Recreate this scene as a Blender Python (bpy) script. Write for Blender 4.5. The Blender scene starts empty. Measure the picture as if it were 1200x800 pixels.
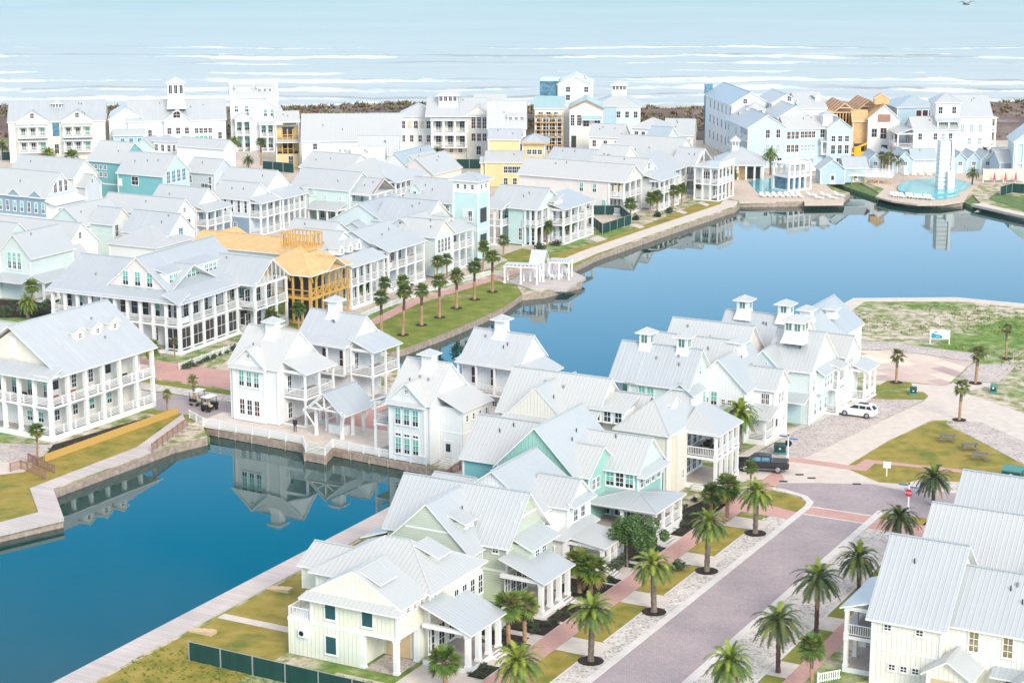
import bpy, bmesh, math, random
from mathutils import Vector, Matrix
R = math.radians
rng = random.Random(7)
sc = bpy.context.scene
COL = sc.collection
# ---------------------------------------------------------------- camera survey (drone 66 m up)
F_, C_, HC = 2350.0, 550.0, 66.0
TH = math.atan(C_ / F_)
def G(px, py, z=0.0):
    """point of the horizontal plane z seen at a photo pixel"""
    a = (px - 600) / F_; b = (400 - py) / F_
    d = (a, math.cos(TH) + b * math.sin(TH), -math.sin(TH) + b * math.cos(TH))
    t = (z - HC) / d[2]
    return (a * t, d[1] * t)
def P(x, y, z):
    z -= HC
    f = y * math.cos(TH) - z * math.sin(TH); u = y * math.sin(TH) + z * math.cos(TH)
    return (600 + F_ * x / f, 400 - F_ * u / f)
S0 = G(692.5, 800)
ANG = 28.0
_c, _s = math.cos(R(ANG)), math.sin(R(ANG))
def S(o, a):
    """street grid: o metres right of the left kerb, a metres along the street"""
    return (S0[0] + o * _c + a * _s, S0[1] - o * _s + a * _c)
def fr(p, o, ang):
    a = R(ang); dx, dy = p[0] - o[0], p[1] - o[1]
    return (dx * math.cos(a) - dy * math.sin(a), dx * math.sin(a) + dy * math.cos(a))
# ---------------------------------------------------------------- materials
MATS = {}
def nt(name):
    m = bpy.data.materials.new(name); m.use_nodes = True
    n = m.node_tree; b = n.nodes['Principled BSDF']
    MATS[name] = m
    return m, n, b
def N(n, t, **k):
    x = n.nodes.new(t)
    for a, v in k.items(): setattr(x, a, v)
    return x
def mathn(n, op, a, b=None, c=None):
    x = N(n, 'ShaderNodeMath', operation=op)
    for i, v in enumerate((a, b, c)):
        if v is None: continue
        if isinstance(v, (int, float)): x.inputs[i].default_value = v
        else: n.links.new(v, x.inputs[i])
    return x.outputs[0]
def ramp(n, fac, stops, interp='LINEAR'):
    r = N(n, 'ShaderNodeValToRGB'); r.color_ramp.interpolation = interp
    e = r.color_ramp.elements
    while len(e) < len(stops): e.new(.5)
    for i, (p, c) in enumerate(stops):
        e[i].position = p; e[i].color = (*c, 1) if len(c) == 3 else c
    n.links.new(fac, r.inputs[0]); return r.outputs[0]
def noise(n, vec, scale, detail=3, rough=.55, out=0):
    x = N(n, 'ShaderNodeTexNoise'); x.inputs['Scale'].default_value = scale
    x.inputs['Detail'].default_value = detail; x.inputs['Roughness'].default_value = rough
    if vec is not None: n.links.new(vec, x.inputs['Vector'])
    return x.outputs[out]
def mixc(n, fac, a, b, mode='MIX'):
    x = N(n, 'ShaderNodeMix', data_type='RGBA', blend_type=mode)
    for i, v in ((0, fac), (6, a), (7, b)):
        if isinstance(v, (int, float)): x.inputs[i].default_value = v
        elif isinstance(v, (tuple, list)): x.inputs[i].default_value = (*v, 1) if len(v) == 3 else v
        else: n.links.new(v, x.inputs[i])
    return x.outputs[2]
def bump(n, b, h, dist=.02, st=1.0):
    x = N(n, 'ShaderNodeBump'); x.inputs['Distance'].default_value = dist; x.inputs['Strength'].default_value = st
    n.links.new(h, x.inputs['Height']); n.links.new(x.outputs[0], b.inputs['Normal'])
def flat(name, c, rough=.6, metal=0, var=0.06, scale=1.5, spec=.4):
    m, n, b = nt(name)
    tc = N(n, 'ShaderNodeTexCoord')
    f = noise(n, tc.outputs['Object'], scale, 4)
    lo = tuple(v * (1 - var) for v in c); hi = tuple(min(1, v * (1 + var)) for v in c)
    n.links.new(ramp(n, f, [(.3, lo), (.7, hi)]), b.inputs['Base Color'])
    b.inputs['Roughness'].default_value = rough; b.inputs['Metallic'].default_value = metal
    b.inputs['Specular IOR Level'].default_value = spec
    return m
def uvseam(n, coord, period, w, axis=0):
    tc = N(n, 'ShaderNodeUVMap'); s = N(n, 'ShaderNodeSeparateXYZ'); n.links.new(tc.outputs[0], s.inputs[0])
    v = mathn(n, 'DIVIDE', s.outputs[axis], period)
    fr_ = mathn(n, 'FRACT', v)
    d = mathn(n, 'ABSOLUTE', mathn(n, 'SUBTRACT', fr_, .5))
    line = mathn(n, 'SUBTRACT', 1.0, mathn(n, 'SMOOTH_MIN', mathn(n, 'DIVIDE', d, w), 1.0, .3))
    return line, mathn(n, 'FLOOR', v), tc.outputs[0]
def roofmat(name, c, period=.46, var=.05, rough=.42):
    m, n, b = nt(name)
    line, cell, uv = uvseam(n, 0, period, .12)
    wn = N(n, 'ShaderNodeTexWhiteNoise', noise_dimensions='1D'); n.links.new(cell, wn.inputs['W'])
    oi = N(n, 'ShaderNodeObjectInfo')
    tc = N(n, 'ShaderNodeTexCoord')
    f = noise(n, tc.outputs['Object'], .35, 4)
    c0 = mixc(n, wn.outputs[0], tuple(v * (1 - var) for v in c), tuple(v * (1 + var * .6) for v in c))
    c1 = mixc(n, ramp(n, f, [(.35, (0, 0, 0)), (.75, (1, 1, 1))]), c0, tuple(v * .93 for v in c))
    uvs = N(n, 'ShaderNodeMapping'); uvs.inputs['Scale'].default_value = (2.2, .22, 1); n.links.new(uv, uvs.inputs[0]); st = noise(n, uvs.outputs[0], 1.0, 5, .65)
    c1 = mixc(n, ramp(n, st, [(.42, (0, 0, 0)), (.72, (.8, .8, .8))]), c1, tuple(v * .86 for v in c))      # run-off streaks down the pans
    # every roof weathers a little differently
    c2 = mixc(n, oi.outputs['Random'], c1, tuple(v * k for v, k in zip(c, (1.12, 1.06, .98))))
    c3 = mixc(n, mathn(n, 'MULTIPLY', line, .22), c2, tuple(min(1, v * 1.25) for v in c))
    n.links.new(c3, b.inputs['Base Color'])
    b.inputs['Roughness'].default_value = rough; b.inputs['Metallic'].default_value = .25
    bump(n, b, line, .04, .8)
    return m
def sidemat(name, c, axis=0, period=.42, depth=.02, var=.04):
    m, n, b = nt(name)
    line, cell, uv = uvseam(n, 0, period, .1, axis)
    tc = N(n, 'ShaderNodeTexCoord')
    f = noise(n, tc.outputs['Object'], .8, 5)
    col = ramp(n, f, [(.3, tuple(v * (1 - var) for v in c)), (.72, tuple(min(1, v * (1 + var * .6)) for v in c))])
    n.links.new(col, b.inputs['Base Color'])
    b.inputs['Roughness'].default_value = .55; b.inputs['Specular IOR Level'].default_value = .3
    bump(n, b, line, depth * 1.8, .8)
    return m
roofmat('roof', (.50, .535, .56)); roofmat('roof_pale', (.55, .575, .595)); roofmat('roof_blue', (.42, .51, .57)); roofmat('roof_white', (.62, .63, .64))
roofmat('roof_teal', (.38, .56, .58))
W_ = dict(white=(.80, .79, .77), cream=(.80, .74, .64), butter=(.80, .79, .66), sage=(.55, .59, .48), mint=(.66, .76, .71), seafoam=(.33, .57, .49),
          teal=(.20, .48, .50), tealpale=(.54, .70, .68), slate=(.27, .38, .48), paleblue=(.52, .68, .80), skyblue=(.45, .59, .67), grey=(.62, .65, .68),
          greymint=(.69, .74, .71), yellow=(.80, .62, .32), ivory=(.82, .79, .70), icy=(.74, .79, .84), aqua=(.55, .68, .70), pink=(.80, .72, .68))
for k, c in W_.items(): sidemat('wall_' + k, c, axis=0 if k in ('cream', 'ivory', 'butter', 'white', 'seafoam') else 1, period=.42 if k in ('cream', 'ivory', 'butter', 'white', 'seafoam') else .24)
flat('trim', (.82, .81, .79), .5, var=.03); flat('gable_tan', (.66, .52, .34), .7); flat('framing', (.62, .36, .10), .75, var=.15, scale=3)
flat('osb', (.66, .42, .20), .8, var=.12, scale=1.2); flat('redwood', (.36, .20, .14), .7, var=.2); flat('deckwood', (.42, .36, .32), .8, var=.12)
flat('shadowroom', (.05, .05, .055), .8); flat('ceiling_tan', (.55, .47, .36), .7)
def glassmat(name, c, rough=.08):
    m, n, b = nt(name); b.inputs['Base Color'].default_value = (*c, 1); b.inputs['Roughness'].default_value = rough
    oi = N(n, 'ShaderNodeTexCoord'); f = noise(n, oi.outputs['Object'], 1.3, 2)
    n.links.new(ramp(n, f, [(.35, tuple(v * .6 for v in c)), (.65, tuple(v * 1.3 for v in c))]), b.inputs['Base Color'])
    b.inputs['Specular IOR Level'].default_value = .5
glassmat('pane_dark', (.025, .03, .038)); glassmat('pane_teal', (.02, .10, .10)); glassmat('pane_tan', (.28, .22, .10), .2); glassmat('pane_maroon', (.075, .03, .035)); glassmat('pane_brown', (.05, .038, .042)); glassmat('pane_tealblind', (.16, .46, .38), .25); glassmat('pane_green', (.10, .22, .19)); glassmat('pane_blue', (.10, .22, .30)); glassmat('pane_pale', (.45, .5, .5), .3)
flat('shutter', (.02, .09, .10), .6); flat('door_white', (.7, .69, .67), .5); flat('door_teal', (.03, .24, .22), .5); flat('door_wood', (.62, .45, .27), .6)
flat('rim_grey', (.3, .3, .31), .5, .4); flat('metal_dark', (.04, .04, .045), .4, .6); flat('black', (.015, .015, .016), .5)
# ---------------------------------------------------------------- mesh builder
class MB:
    def __init__(s): s.v = []; s.f = []; s.m = []; s.mats = []
    def mi(s, name):
        if name not in s.mats: s.mats.append(name)
        return s.mats.index(name)
    def poly(s, pts, mat):
        i = len(s.v); s.v += [tuple(p) for p in pts]; s.f.append(tuple(range(i, i + len(pts)))); s.m.append(s.mi(mat))
    def box(s, x0, x1, y0, y1, z0, z1, mat, top=None, skip=''):
        if x0 > x1: x0, x1 = x1, x0
        if y0 > y1: y0, y1 = y1, y0
        i = len(s.v)
        s.v += [(x0, y0, z0), (x1, y0, z0), (x1, y1, z0), (x0, y1, z0), (x0, y0, z1), (x1, y0, z1), (x1, y1, z1), (x0, y1, z1)]
        fs = [(0, 3, 2, 1), (4, 5, 6, 7), (0, 1, 5, 4), (1, 2, 6, 5), (2, 3, 7, 6), (3, 0, 4, 7)]
        for k, q in enumerate(fs):
            s.f.append(tuple(i + j for j in q)); s.m.append(s.mi(top if (top and k == 1) else mat))
    def prism(s, pts, vec, mat, cap=None, side=None):
        """closed prism: polygon pts swept by vec"""
        n_ = len(pts); a = [Vector(p) for p in pts]; b = [p + Vector(vec) for p in a]
        s.poly([a[i] for i in reversed(range(n_))], cap or mat); s.poly(b, cap or mat)
        for i in range(n_):
            j = (i + 1) % n_; s.poly([a[i], a[j], b[j], b[i]], side or mat)
    def slab(s, pts, t, top, edge):
        """roof slab: pts anticlockwise seen from above"""
        a = [Vector(p) for p in pts]; b = [p - Vector((0, 0, t)) for p in a]; n_ = len(a)
        s.poly(a, top); s.poly(list(reversed(b)), edge)
        for i in range(n_):
            j = (i + 1) % n_; s.poly([b[i], b[j], a[j], a[i]], edge)
    def bar(s, p, q, w, mat, h=None):
        p = Vector(p); q = Vector(q); d = (q - p); l = d.length
        if l < 1e-6: return
        d.normalize(); up = Vector((0, 0, 1)) if abs(d.z) < .95 else Vector((1, 0, 0))
        a = d.cross(up).normalized() * w / 2; b = a.cross(d).normalized() * (h or w) / 2
        r = [p + a + b, p - a + b, p - a - b, p + a - b]; t = [x + d * l for x in r]
        for i in range(4):
            j = (i + 1) % 4; s.poly([r[i], t[i], t[j], r[j]], mat)
        s.poly(list(reversed(t)), mat); s.poly(r, mat)
    def cyl(s, p, q, r0, r1, mat, n_=10, cap=True):
        p = Vector(p); q = Vector(q); d = (q - p).normalized(); up = Vector((0, 0, 1)) if abs(d.z) < .95 else Vector((1, 0, 0))
        a = d.cross(up).normalized(); b = a.cross(d)
        c = [a * math.cos(k * 2 * math.pi / n_) + b * math.sin(k * 2 * math.pi / n_) for k in range(n_)]
        for i in range(n_):
            j = (i + 1) % n_; s.poly([p + c[i] * r0, q + c[i] * r1, q + c[j] * r1, p + c[j] * r0], mat)
        if cap:
            s.poly([q + x * r1 for x in reversed(c)], mat); s.poly([p + x * r0 for x in c], mat)
    def mesh(s, name):
        me = bpy.data.meshes.new(name); me.from_pydata(s.v, [], s.f)
        for m in s.mats: me.materials.append(MATS[m])
        me.polygons.foreach_set('material_index', s.m)
        uv = me.uv_layers.new(name='UVMap'); buf = [0.0] * (2 * len(me.loops))
        for k, f in enumerate(s.f):
            a, b, c = (Vector(s.v[f[0]]), Vector(s.v[f[1]]), Vector(s.v[f[2]]))
            nn = (b - a).cross(c - a)
            if nn.length < 1e-9: continue
            nn.normalize()
            if abs(nn.z) > .999: u = Vector((1, 0, 0))
            else: u = Vector((-nn.y, nn.x, 0)).normalized()
            w = nn.cross(u)
            ls = me.polygons[k].loop_start
            for j, vi in enumerate(f):
                p = Vector(s.v[vi]); buf[2 * (ls + j)] = p.dot(u); buf[2 * (ls + j) + 1] = p.dot(w)
        uv.data.foreach_set('uv', buf)
        me.update(); return me
    def build(s, name, parent=None):
        if not s.f: return None
        o = bpy.data.objects.new(name, s.mesh(name)); COL.objects.link(o)
        if parent: o.parent = parent
        return o
def split(mb, gap):
    """split a builder's faces into clusters that do not come near one another"""
    if not mb.f: return []
    par = list(range(len(mb.v)))
    def find(i):
        while par[i] != i: par[i] = par[par[i]]; i = par[i]
        return i
    for f in mb.f:
        for j in f[1:]: par[find(j)] = find(f[0])
    isl = {}
    for k, f in enumerate(mb.f): isl.setdefault(find(f[0]), []).append(k)
    items = list(isl.values()); bb = []
    for fs in items:
        ps = [mb.v[i] for k in fs for i in mb.f[k]]
        bb.append([min(p[a] for p in ps) for a in range(3)] + [max(p[a] for p in ps) for a in range(3)])
    g = list(range(len(items)))
    def fd(i):
        while g[i] != i: g[i] = g[g[i]]; i = g[i]
        return i
    for i in range(len(items)):
        for j in range(i):
            if all(bb[i][a] - gap < bb[j][a + 3] and bb[j][a] - gap < bb[i][a + 3] for a in range(3)): g[fd(i)] = fd(j)
    out = {}
    for i, fs in enumerate(items): out.setdefault(fd(i), []).extend(fs)
    if len(out) == 1: return [mb]
    res = []
    for fs in out.values():
        m = MB()
        for k in fs: m.poly([mb.v[i] for i in mb.f[k]], mb.mats[mb.m[k]])
        res.append(m)
    return res
def tag(o, label=None, cat=None, group=None, kind=None):
    if label: o['label'] = label
    if cat: o['category'] = cat
    if group: o['group'] = group
    if kind: o['kind'] = kind
    return o
def empty(name, loc, rz=0, label=None, cat=None, group=None):
    o = bpy.data.objects.new(name, None); COL.objects.link(o); o.location = loc; o.rotation_euler = (0, 0, rz)
    o.empty_display_size = .5
    return tag(o, label, cat, group)
def inst(name, me, parent, loc=(0, 0, 0), rz=0):
    o = bpy.data.objects.new(name, me); COL.objects.link(o); o.location = loc; o.rotation_euler = (0, 0, rz); o.parent = parent
    return o
def copy_tree(o, parent=None):
    c = o.copy(); COL.objects.link(c); c.parent = parent
    for ch in o.children: copy_tree(ch, c)
    return c
# ---------------------------------------------------------------- shared window / column / railing meshes
CACHE = {}
def win_mesh(w, h, nx, ny, sill=True):
    k = ('w', round(w, 2), round(h, 2), nx, ny)
    if k not in CACHE:
        m = MB(); t = .11
        m.box(-w / 2 - t, -w / 2, -.07, 0, -.02, h + t, 'trim'); m.box(w / 2, w / 2 + t, -.07, 0, -.02, h + t, 'trim')
        m.box(-w / 2, w / 2, -.07, 0, h, h + t, 'trim'); m.box(-w / 2 - t - .04, w / 2 + t + .04, -.11, 0, -.12, -.02, 'trim')
        m.box(-w / 2, w / 2, -.06, -.001, -.02, .05, 'trim')
        for i in range(1, nx): x = -w / 2 + w * i / nx; m.box(x - .025, x + .025, -.055, -.001, .05, h, 'trim')
        for i in range(1, ny): z = h * i / ny; m.box(-w / 2, w / 2, -.052, -.001, z - .03, z + .03, 'trim')
        CACHE[k] = m.mesh('window')
    return CACHE[k]
def pane_mesh(w, h, mat):
    k = ('p', round(w, 2), round(h, 2), mat)
    if k not in CACHE:
        m = MB()
        if mat == 'pane_teal' and h > .7:      # blind drawn part of the way down behind the glass
            m.box(-w / 2 + .003, w / 2 - .003, -.03, -.002, .052, h * .38, 'pane_dark'); m.box(-w / 2 + .003, w / 2 - .003, -.03, -.002, h * .38, h - .003, 'pane_tealblind')
        else: m.box(-w / 2 + .003, w / 2 - .003, -.03, -.002, .052, h - .003, mat)
        CACHE[k] = m.mesh('pane')
    return CACHE[k]
def col_mesh(w, h, brk=False):
    k = ('c', round(w, 2), round(h, 2), brk)
    if k not in CACHE:
        m = MB(); m.box(-w / 2, w / 2, -w / 2, w / 2, 0, h, 'trim')
        m.box(-w / 2 - .05, w / 2 + .05, -w / 2 - .05, w / 2 + .05, 0, .22, 'trim'); m.box(-w / 2 - .05, w / 2 + .05, -w / 2 - .05, w / 2 + .05, h - .16, h - .002, 'trim')
        CACHE[k] = m.mesh('column')
    return CACHE[k]
def rail_mesh(l, style='v'):
    k = ('r', round(l, 1), style)
    if k not in CACHE:
        m = MB(); mat = 'redwood' if style == 'wood' else 'trim'
        m.box(0, l, -.05, .05, .95, 1.03, mat); m.box(0, l, -.03, .03, .12, .18, mat)
        if style == 'v':
            n_ = max(2, int(l / .2))
            for i in range(n_ + 1): x = .03 + (l - .06) * i / n_; m.box(x - .025, x + .025, -.02, .02, .18, .95, mat)
        else:
            for z in (.32, .5, .68, .84): m.box(0, l, -.02, .02, z - .04, z + .04, mat)
            n_ = max(1, int(l / 2))
            for i in range(n_ + 1): x = .06 + (l - .12) * i / n_; m.box(x - .06, x + .06, -.06, .06, 0, 1.08, mat)
        CACHE[k] = m.mesh('railing')
    return CACHE[k]
FROT = {'F': 0, 'R': math.pi / 2, 'L': -math.pi / 2, 'B': math.pi}
# ---------------------------------------------------------------- house
class House:
    cnt = 0
    def __init__(s, label, at, name='house', ang=ANG, o0=0, a0=0, roof='roof', cat='house', group=None, px=None):
        """at: world xy of the local origin"""
        s.ang = ang; s.ox, s.oy = o0, a0; s.roofm = roof; s.at = at
        s.root = empty(name, (at[0], at[1], 0), -R(ang), label, cat, group)
        s.w = MB(); s.r = MB(); s.t = MB(); s.k = 0; s.W = s.D = 0
    def loc(s, px, py, z): return fr(G(px, py, z), s.at, s.ang)
    def wl(s, x, y):
        a = R(s.ang); return (s.at[0] + x * math.cos(a) + y * math.sin(a), s.at[1] - x * math.sin(a) + y * math.cos(a))
    def solve(s, ax, px, z):
        """local distance along -x / +x / +y whose screen x equals px"""
        lo, hi = 0.0, 120.0; d = {'-x': (-1, 0), '+x': (1, 0), '+y': (0, 1)}[ax]
        sg = 1 if P(*s.wl(d[0] * 10, d[1] * 10), z)[0] > P(*s.at, z)[0] else -1
        for _ in range(40):
            m = (lo + hi) / 2
            if (P(*s.wl(d[0] * m, d[1] * m), z)[0] - px) * sg > 0: hi = m
            else: lo = m
        return lo
    def blk(s, x0, x1, y0, y1, z0, ze, roof='gx', p=.8, wall='white', oh=.45, og=.35, rm=None, t=.16, gab=None):
        x0 -= s.ox; x1 -= s.ox; y0 -= s.oy; y1 -= s.oy
        e = .004 * s.k; s.k += 1; x0 += e; x1 -= e; y0 += e; y1 -= e
        wm = ('wall_' + wall if wall and 'wall_' + wall in MATS else wall); rm = rm or s.roofm; gm = ('wall_' + gab) if gab and 'wall_' + gab in MATS else gab
        if wall:
            if roof == 'gx':
                h = ze + p * (y1 - y0) / 2; ym = (y0 + y1) / 2
                if gm:
                    s.w.box(x0, x1, y0, y1, z0, ze, wm); s.w.prism([(x0, y0, ze), (x0, y1, ze), (x0, ym, h)], (x1 - x0, 0, 0), gm)
                else: s.w.prism([(x0, y0, z0), (x0, y1, z0), (x0, y1, ze), (x0, ym, h), (x0, y0, ze)], (x1 - x0, 0, 0), wm)
            elif roof == 'gy':
                h = ze + p * (x1 - x0) / 2; xm = (x0 + x1) / 2
                if gm:
                    s.w.box(x0, x1, y0, y1, z0, ze, wm); s.w.prism([(x0, y0, ze), (xm, y0, h), (x1, y0, ze)], (0, y1 - y0, 0), gm)
                else: s.w.prism([(x0, y0, z0), (x0, y0, ze), (xm, y0, h), (x1, y0, ze), (x1, y0, z0)], (0, y1 - y0, 0), wm)
            else: s.w.box(x0, x1, y0, y1, z0, ze, wm)
            # corner boards
            if roof and 'trim' != wm:
                for (cx, cy) in ((x0, y0), (x1, y0), (x1, y1)):
                    s.t.box(cx - .09, cx + .09, cy - .09, cy + .09, z0, ze - .05, 'trim')
        if roof: s.roof(x0, x1, y0, y1, ze, roof, p, oh, og, rm, t)
    def roof(s, x0, x1, y0, y1, ze, kind, p, oh=.45, og=.35, rm=None, t=.16):
        rm = rm or s.roofm; z = ze + t + .01; E = 'trim'; r = s.r; zo = z - p * oh
        if kind in ('gx', 'gy') and min(x1 - x0, y1 - y0) > 5 and rm != 'osb' and rm != 'roof_teal':      # plumbing vents and a flue through the front or right slope
            rg = random.Random(int(abs(x0 * 13 + y1 * 7 + ze * 31) * 10) + int(s.at[0] * 7))
            for _ in range(rg.choice((1, 2, 2, 3))):
                u = rg.uniform(.2, .8); v = rg.uniform(.35, .85); hw = ((y1 - y0) if kind == 'gx' else (x1 - x0)) / 2
                q = (x0 + (x1 - x0) * u, y0 + hw * v) if kind == 'gx' else (x1 - hw * v, y0 + (y1 - y0) * u)
                k_ = 'vent%d' % rg.randrange(2)
                if k_ not in CACHE:
                    m_ = MB(); m_.cyl((0, 0, -.15), (0, 0, .42 if k_ == 'vent0' else .3), .06 if k_ == 'vent0' else .11, .06 if k_ == 'vent0' else .13, 'metal_dark' if k_ == 'vent0' else 'rim_grey', 8); CACHE[k_] = m_.mesh('vent_pipe')
                inst('vent_pipe', CACHE[k_], s.root, (q[0], q[1], z + p * hw * v))
        xm = (x0 + x1) / 2; ym = (y0 + y1) / 2
        if kind == 'gx':
            h = z + p * (y1 - y0) / 2; a, b = x0 - og, x1 + og
            r.slab([(a, y0 - oh, zo), (b, y0 - oh, zo), (b, ym, h), (a, ym, h)], t, rm, E)
            r.slab([(b, y1 + oh, zo), (a, y1 + oh, zo), (a, ym, h), (b, ym, h)], t, rm, E)
            r.bar((a, ym, h + .02), (b, ym, h + .02), .22, rm, .08)
        elif kind == 'gy':
            h = z + p * (x1 - x0) / 2; a, b = y0 - og, y1 + og
            r.slab([(x1 + oh, a, zo), (x1 + oh, b, zo), (xm, b, h), (xm, a, h)], t, rm, E)
            r.slab([(x0 - oh, b, zo), (x0 - oh, a, zo), (xm, a, h), (xm, b, h)], t, rm, E)
            r.bar((xm, a, h + .02), (xm, b, h + .02), .22, rm, .08)
        elif kind == 'hip':
            X0, X1, Y0, Y1 = x0 - oh, x1 + oh, y0 - oh, y1 + oh; d = min(X1 - X0, Y1 - Y0) / 2; h = zo + p * d
            if X1 - X0 >= Y1 - Y0:
                A = (X0 + d, (Y0 + Y1) / 2, h); B = (X1 - d, (Y0 + Y1) / 2, h)
                fs = [[(X0, Y0, zo), (X1, Y0, zo), B, A], [(X1, Y0, zo), (X1, Y1, zo), B], [(X1, Y1, zo), (X0, Y1, zo), A, B], [(X0, Y1, zo), (X0, Y0, zo), A]]
            else:
                A = ((X0 + X1) / 2, Y0 + d, h); B = ((X0 + X1) / 2, Y1 - d, h)
                fs = [[(X0, Y0, zo), (X1, Y0, zo), A], [(X1, Y0, zo), (X1, Y1, zo), B, A], [(X1, Y1, zo), (X0, Y1, zo), B], [(X0, Y1, zo), (X0, Y0, zo), A, B]]
            for f in fs:
                if abs(A[0] - B[0]) + abs(A[1] - B[1]) < .02:
                    f = [q for i_, q in enumerate(f) if not (q == B and A in f)]
                r.poly(f, rm)
            r.box(X0, X1, Y0, Y1, zo - t, zo - .004, E)
            for q in ((X0, Y0), (X1, Y0), (X1, Y1), (X0, Y1)):
                tip = min((A, B), key=lambda c: abs(c[0] - q[0]) + abs(c[1] - q[1])); r.bar((q[0], q[1], zo + .01), tip, .16, rm, .06)
            r.bar(A, B, .18, rm, .08)
        elif kind == 'flat':
            r.box(x0 - oh, x1 + oh, y0 - oh, y1 + oh, z - t, z + .06, E, top=rm)
    def fp(s, face, plane, a, d, z):
        if face == 'F': return (a - s.ox, plane - s.oy - d, z)
        if face == 'R': return (plane - s.ox + d, a - s.oy, z)
        if face == 'L': return (plane - s.ox - d, a - s.oy, z)
        return (a - s.ox, plane - s.oy + d, z)
    def fbox(s, mb, face, plane, a0, a1, d0, d1, z0, z1, mat, top=None):
        p = s.fp(face, plane, a0, d0, z0); q = s.fp(face, plane, a1, d1, z1)
        mb.box(p[0], q[0], p[1], q[1], z0, z1, mat, top=top)
    def shed(s, face, plane, a0, a1, d, zt, p=.35, oh=.35, og=.25, rm=None, hip=(0, 0), t=.14, mb=None, d0=0):
        """pent roof from height zt+p*d at the wall down to zt at distance d"""
        rm = rm or s.roofm; r = mb or s.r; f = s.fp
        zi = zt + p * d; zo = zt - p * oh
        A0, A1 = a0 - og, a1 + og; D = d + oh
        i0 = A0 + (D if hip[0] else 0); i1 = A1 - (D if hip[1] else 0)
        if hip[0]: i0 = a0 + .02 if hip[0] == 2 else A0 + D
        pts = [f(face, plane, A0, D, zo), f(face, plane, A1, D, zo), f(face, plane, i1, d0, zi), f(face, plane, i0, d0, zi)]
        if face in ('L', 'B'): pts = [pts[1], pts[0], pts[3], pts[2]]
        if hip[0] or hip[1]:
            r.slab(pts, t, rm, 'trim')
            if hip[1]:
                q = [f(face, plane, A1, D, zo), f(face, plane, A1, 0, zo), f(face, plane, i1, 0, zi)]
                r.slab(q if face in 'FR' else q[::-1], t, rm, 'trim')
            if hip[0]:
                q = [f(face, plane, A0, 0, zo), f(face, plane, A0, D, zo), f(face, plane, i0, 0, zi)]
                r.slab(q if face in 'FR' else q[::-1], t, rm, 'trim')
        else: r.slab(pts, t, rm, 'trim')
    def win(s, face, plane, a, z, w=.9, h=1.5, pane='pane_dark', nx=2, ny=2, name='window'):
        e = .005
        o = inst(name, win_mesh(w, h, nx, ny), s.root, s.fp(face, plane, a, e, z), FROT[face])
        inst('pane', pane_mesh(w, h, pane), o)
        return o
    def row(s, face, plane, a0, a1, n_, z, w=.9, h=1.5, pane='pane_dark', nx=2, ny=2):
        for i in range(n_):
            a = (a0 + a1) / 2 if n_ == 1 else a0 + (a1 - a0) * i / (n_ - 1)
            s.win(face, plane, a, z, w, h, pane[i % len(pane)] if isinstance(pane, (list, tuple)) else pane, nx, ny)
    def panel(s, name, face, plane, a, z, w, h, mat, d=.05):
        m = MB(); m.box(-w / 2, w / 2, -d, -.004, 0, h, mat); 
        return inst(name, m.mesh(name), s.root, s.fp(face, plane, a, 0, z), FROT[face])
    def door(s, face, plane, a, z, w=.95, h=2.15, mat='door_white', glass=True):
        m = MB(); t = .1
        m.box(-w / 2 - t, -w / 2, -.07, 0, 0, h + t, 'trim'); m.box(w / 2, w / 2 + t, -.07, 0, 0, h + t, 'trim'); m.box(-w / 2, w / 2, -.07, 0, h, h + t, 'trim')
        m.box(-w / 2, w / 2, -.04, -.002, 0, h, mat)
        o = inst('door', m.mesh('door'), s.root, s.fp(face, plane, a, .004, z), FROT[face])
        if glass:
            g = MB(); g.box(-w * .32, w * .32, -.055, -.041, h * .45, h * .88, 'pane_dark'); inst('pane', g.mesh('pane'), o)
    def porch(s, face, plane, a0, a1, d, floors=(.4, 3.6), ztop=6.7, n=4, roof=.3, rail=None, cw=.26, hip=(0, 0), rs='v', sides=True, mat='deckwood', beam=.35, rm=None, base=True):
        """gallery: decks, columns, railings and (roof=pitch) a pent roof"""
        if rail is None: rail = [i > 0 for i in range(len(floors))]
        for i, z in enumerate(floors):
            top = floors[i + 1] - .3 if i + 1 < len(floors) else ztop - beam
            if z > .05:
                m = MB(); th = .3 if (i or z > 1.3) else z
                s.fbox(m, face, plane, a0, a1, 0.003, d, z - th, z, 'trim', top=mat); m.build('porch_deck', s.root)
            for k in range(n):
                a = a0 + cw / 2 + .02 + (a1 - a0 - cw - .04) * (k / (n - 1) if n > 1 else .5)
                inst('column', col_mesh(cw, top - z), s.root, s.fp(face, plane, a, d - cw / 2 - .04, z))
            if rail[i]:
                l = abs(a1 - a0); 
                o = inst('railing', rail_mesh(l, rs), s.root, s.fp(face, plane, a0, d - .12, z), 0 if face in 'FB' else math.pi / 2)
                if sides and d > .8:
                    for a in (a0 + .1, a1 - .1):
                        inst('railing', rail_mesh(d, rs), s.root, s.fp(face, plane, a, 0 if face in 'BR' else d, z), math.pi / 2 if face in 'FB' else 0)
        s.fbox(s.t, face, plane, a0, a1, d - cw - .04, d - .03, ztop - beam, ztop - .01, 'trim')
        if d > .8:
            for a in (a0 + .02, a1 - cw):
                s.fbox(s.t, face, plane, a, a + cw - .04, 0.003, d - cw - .05, ztop - beam, ztop - .012, 'trim')
        if roof is not None: s.shed(face, plane, a0, a1, d, ztop, roof, hip=hip, rm=rm)
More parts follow.
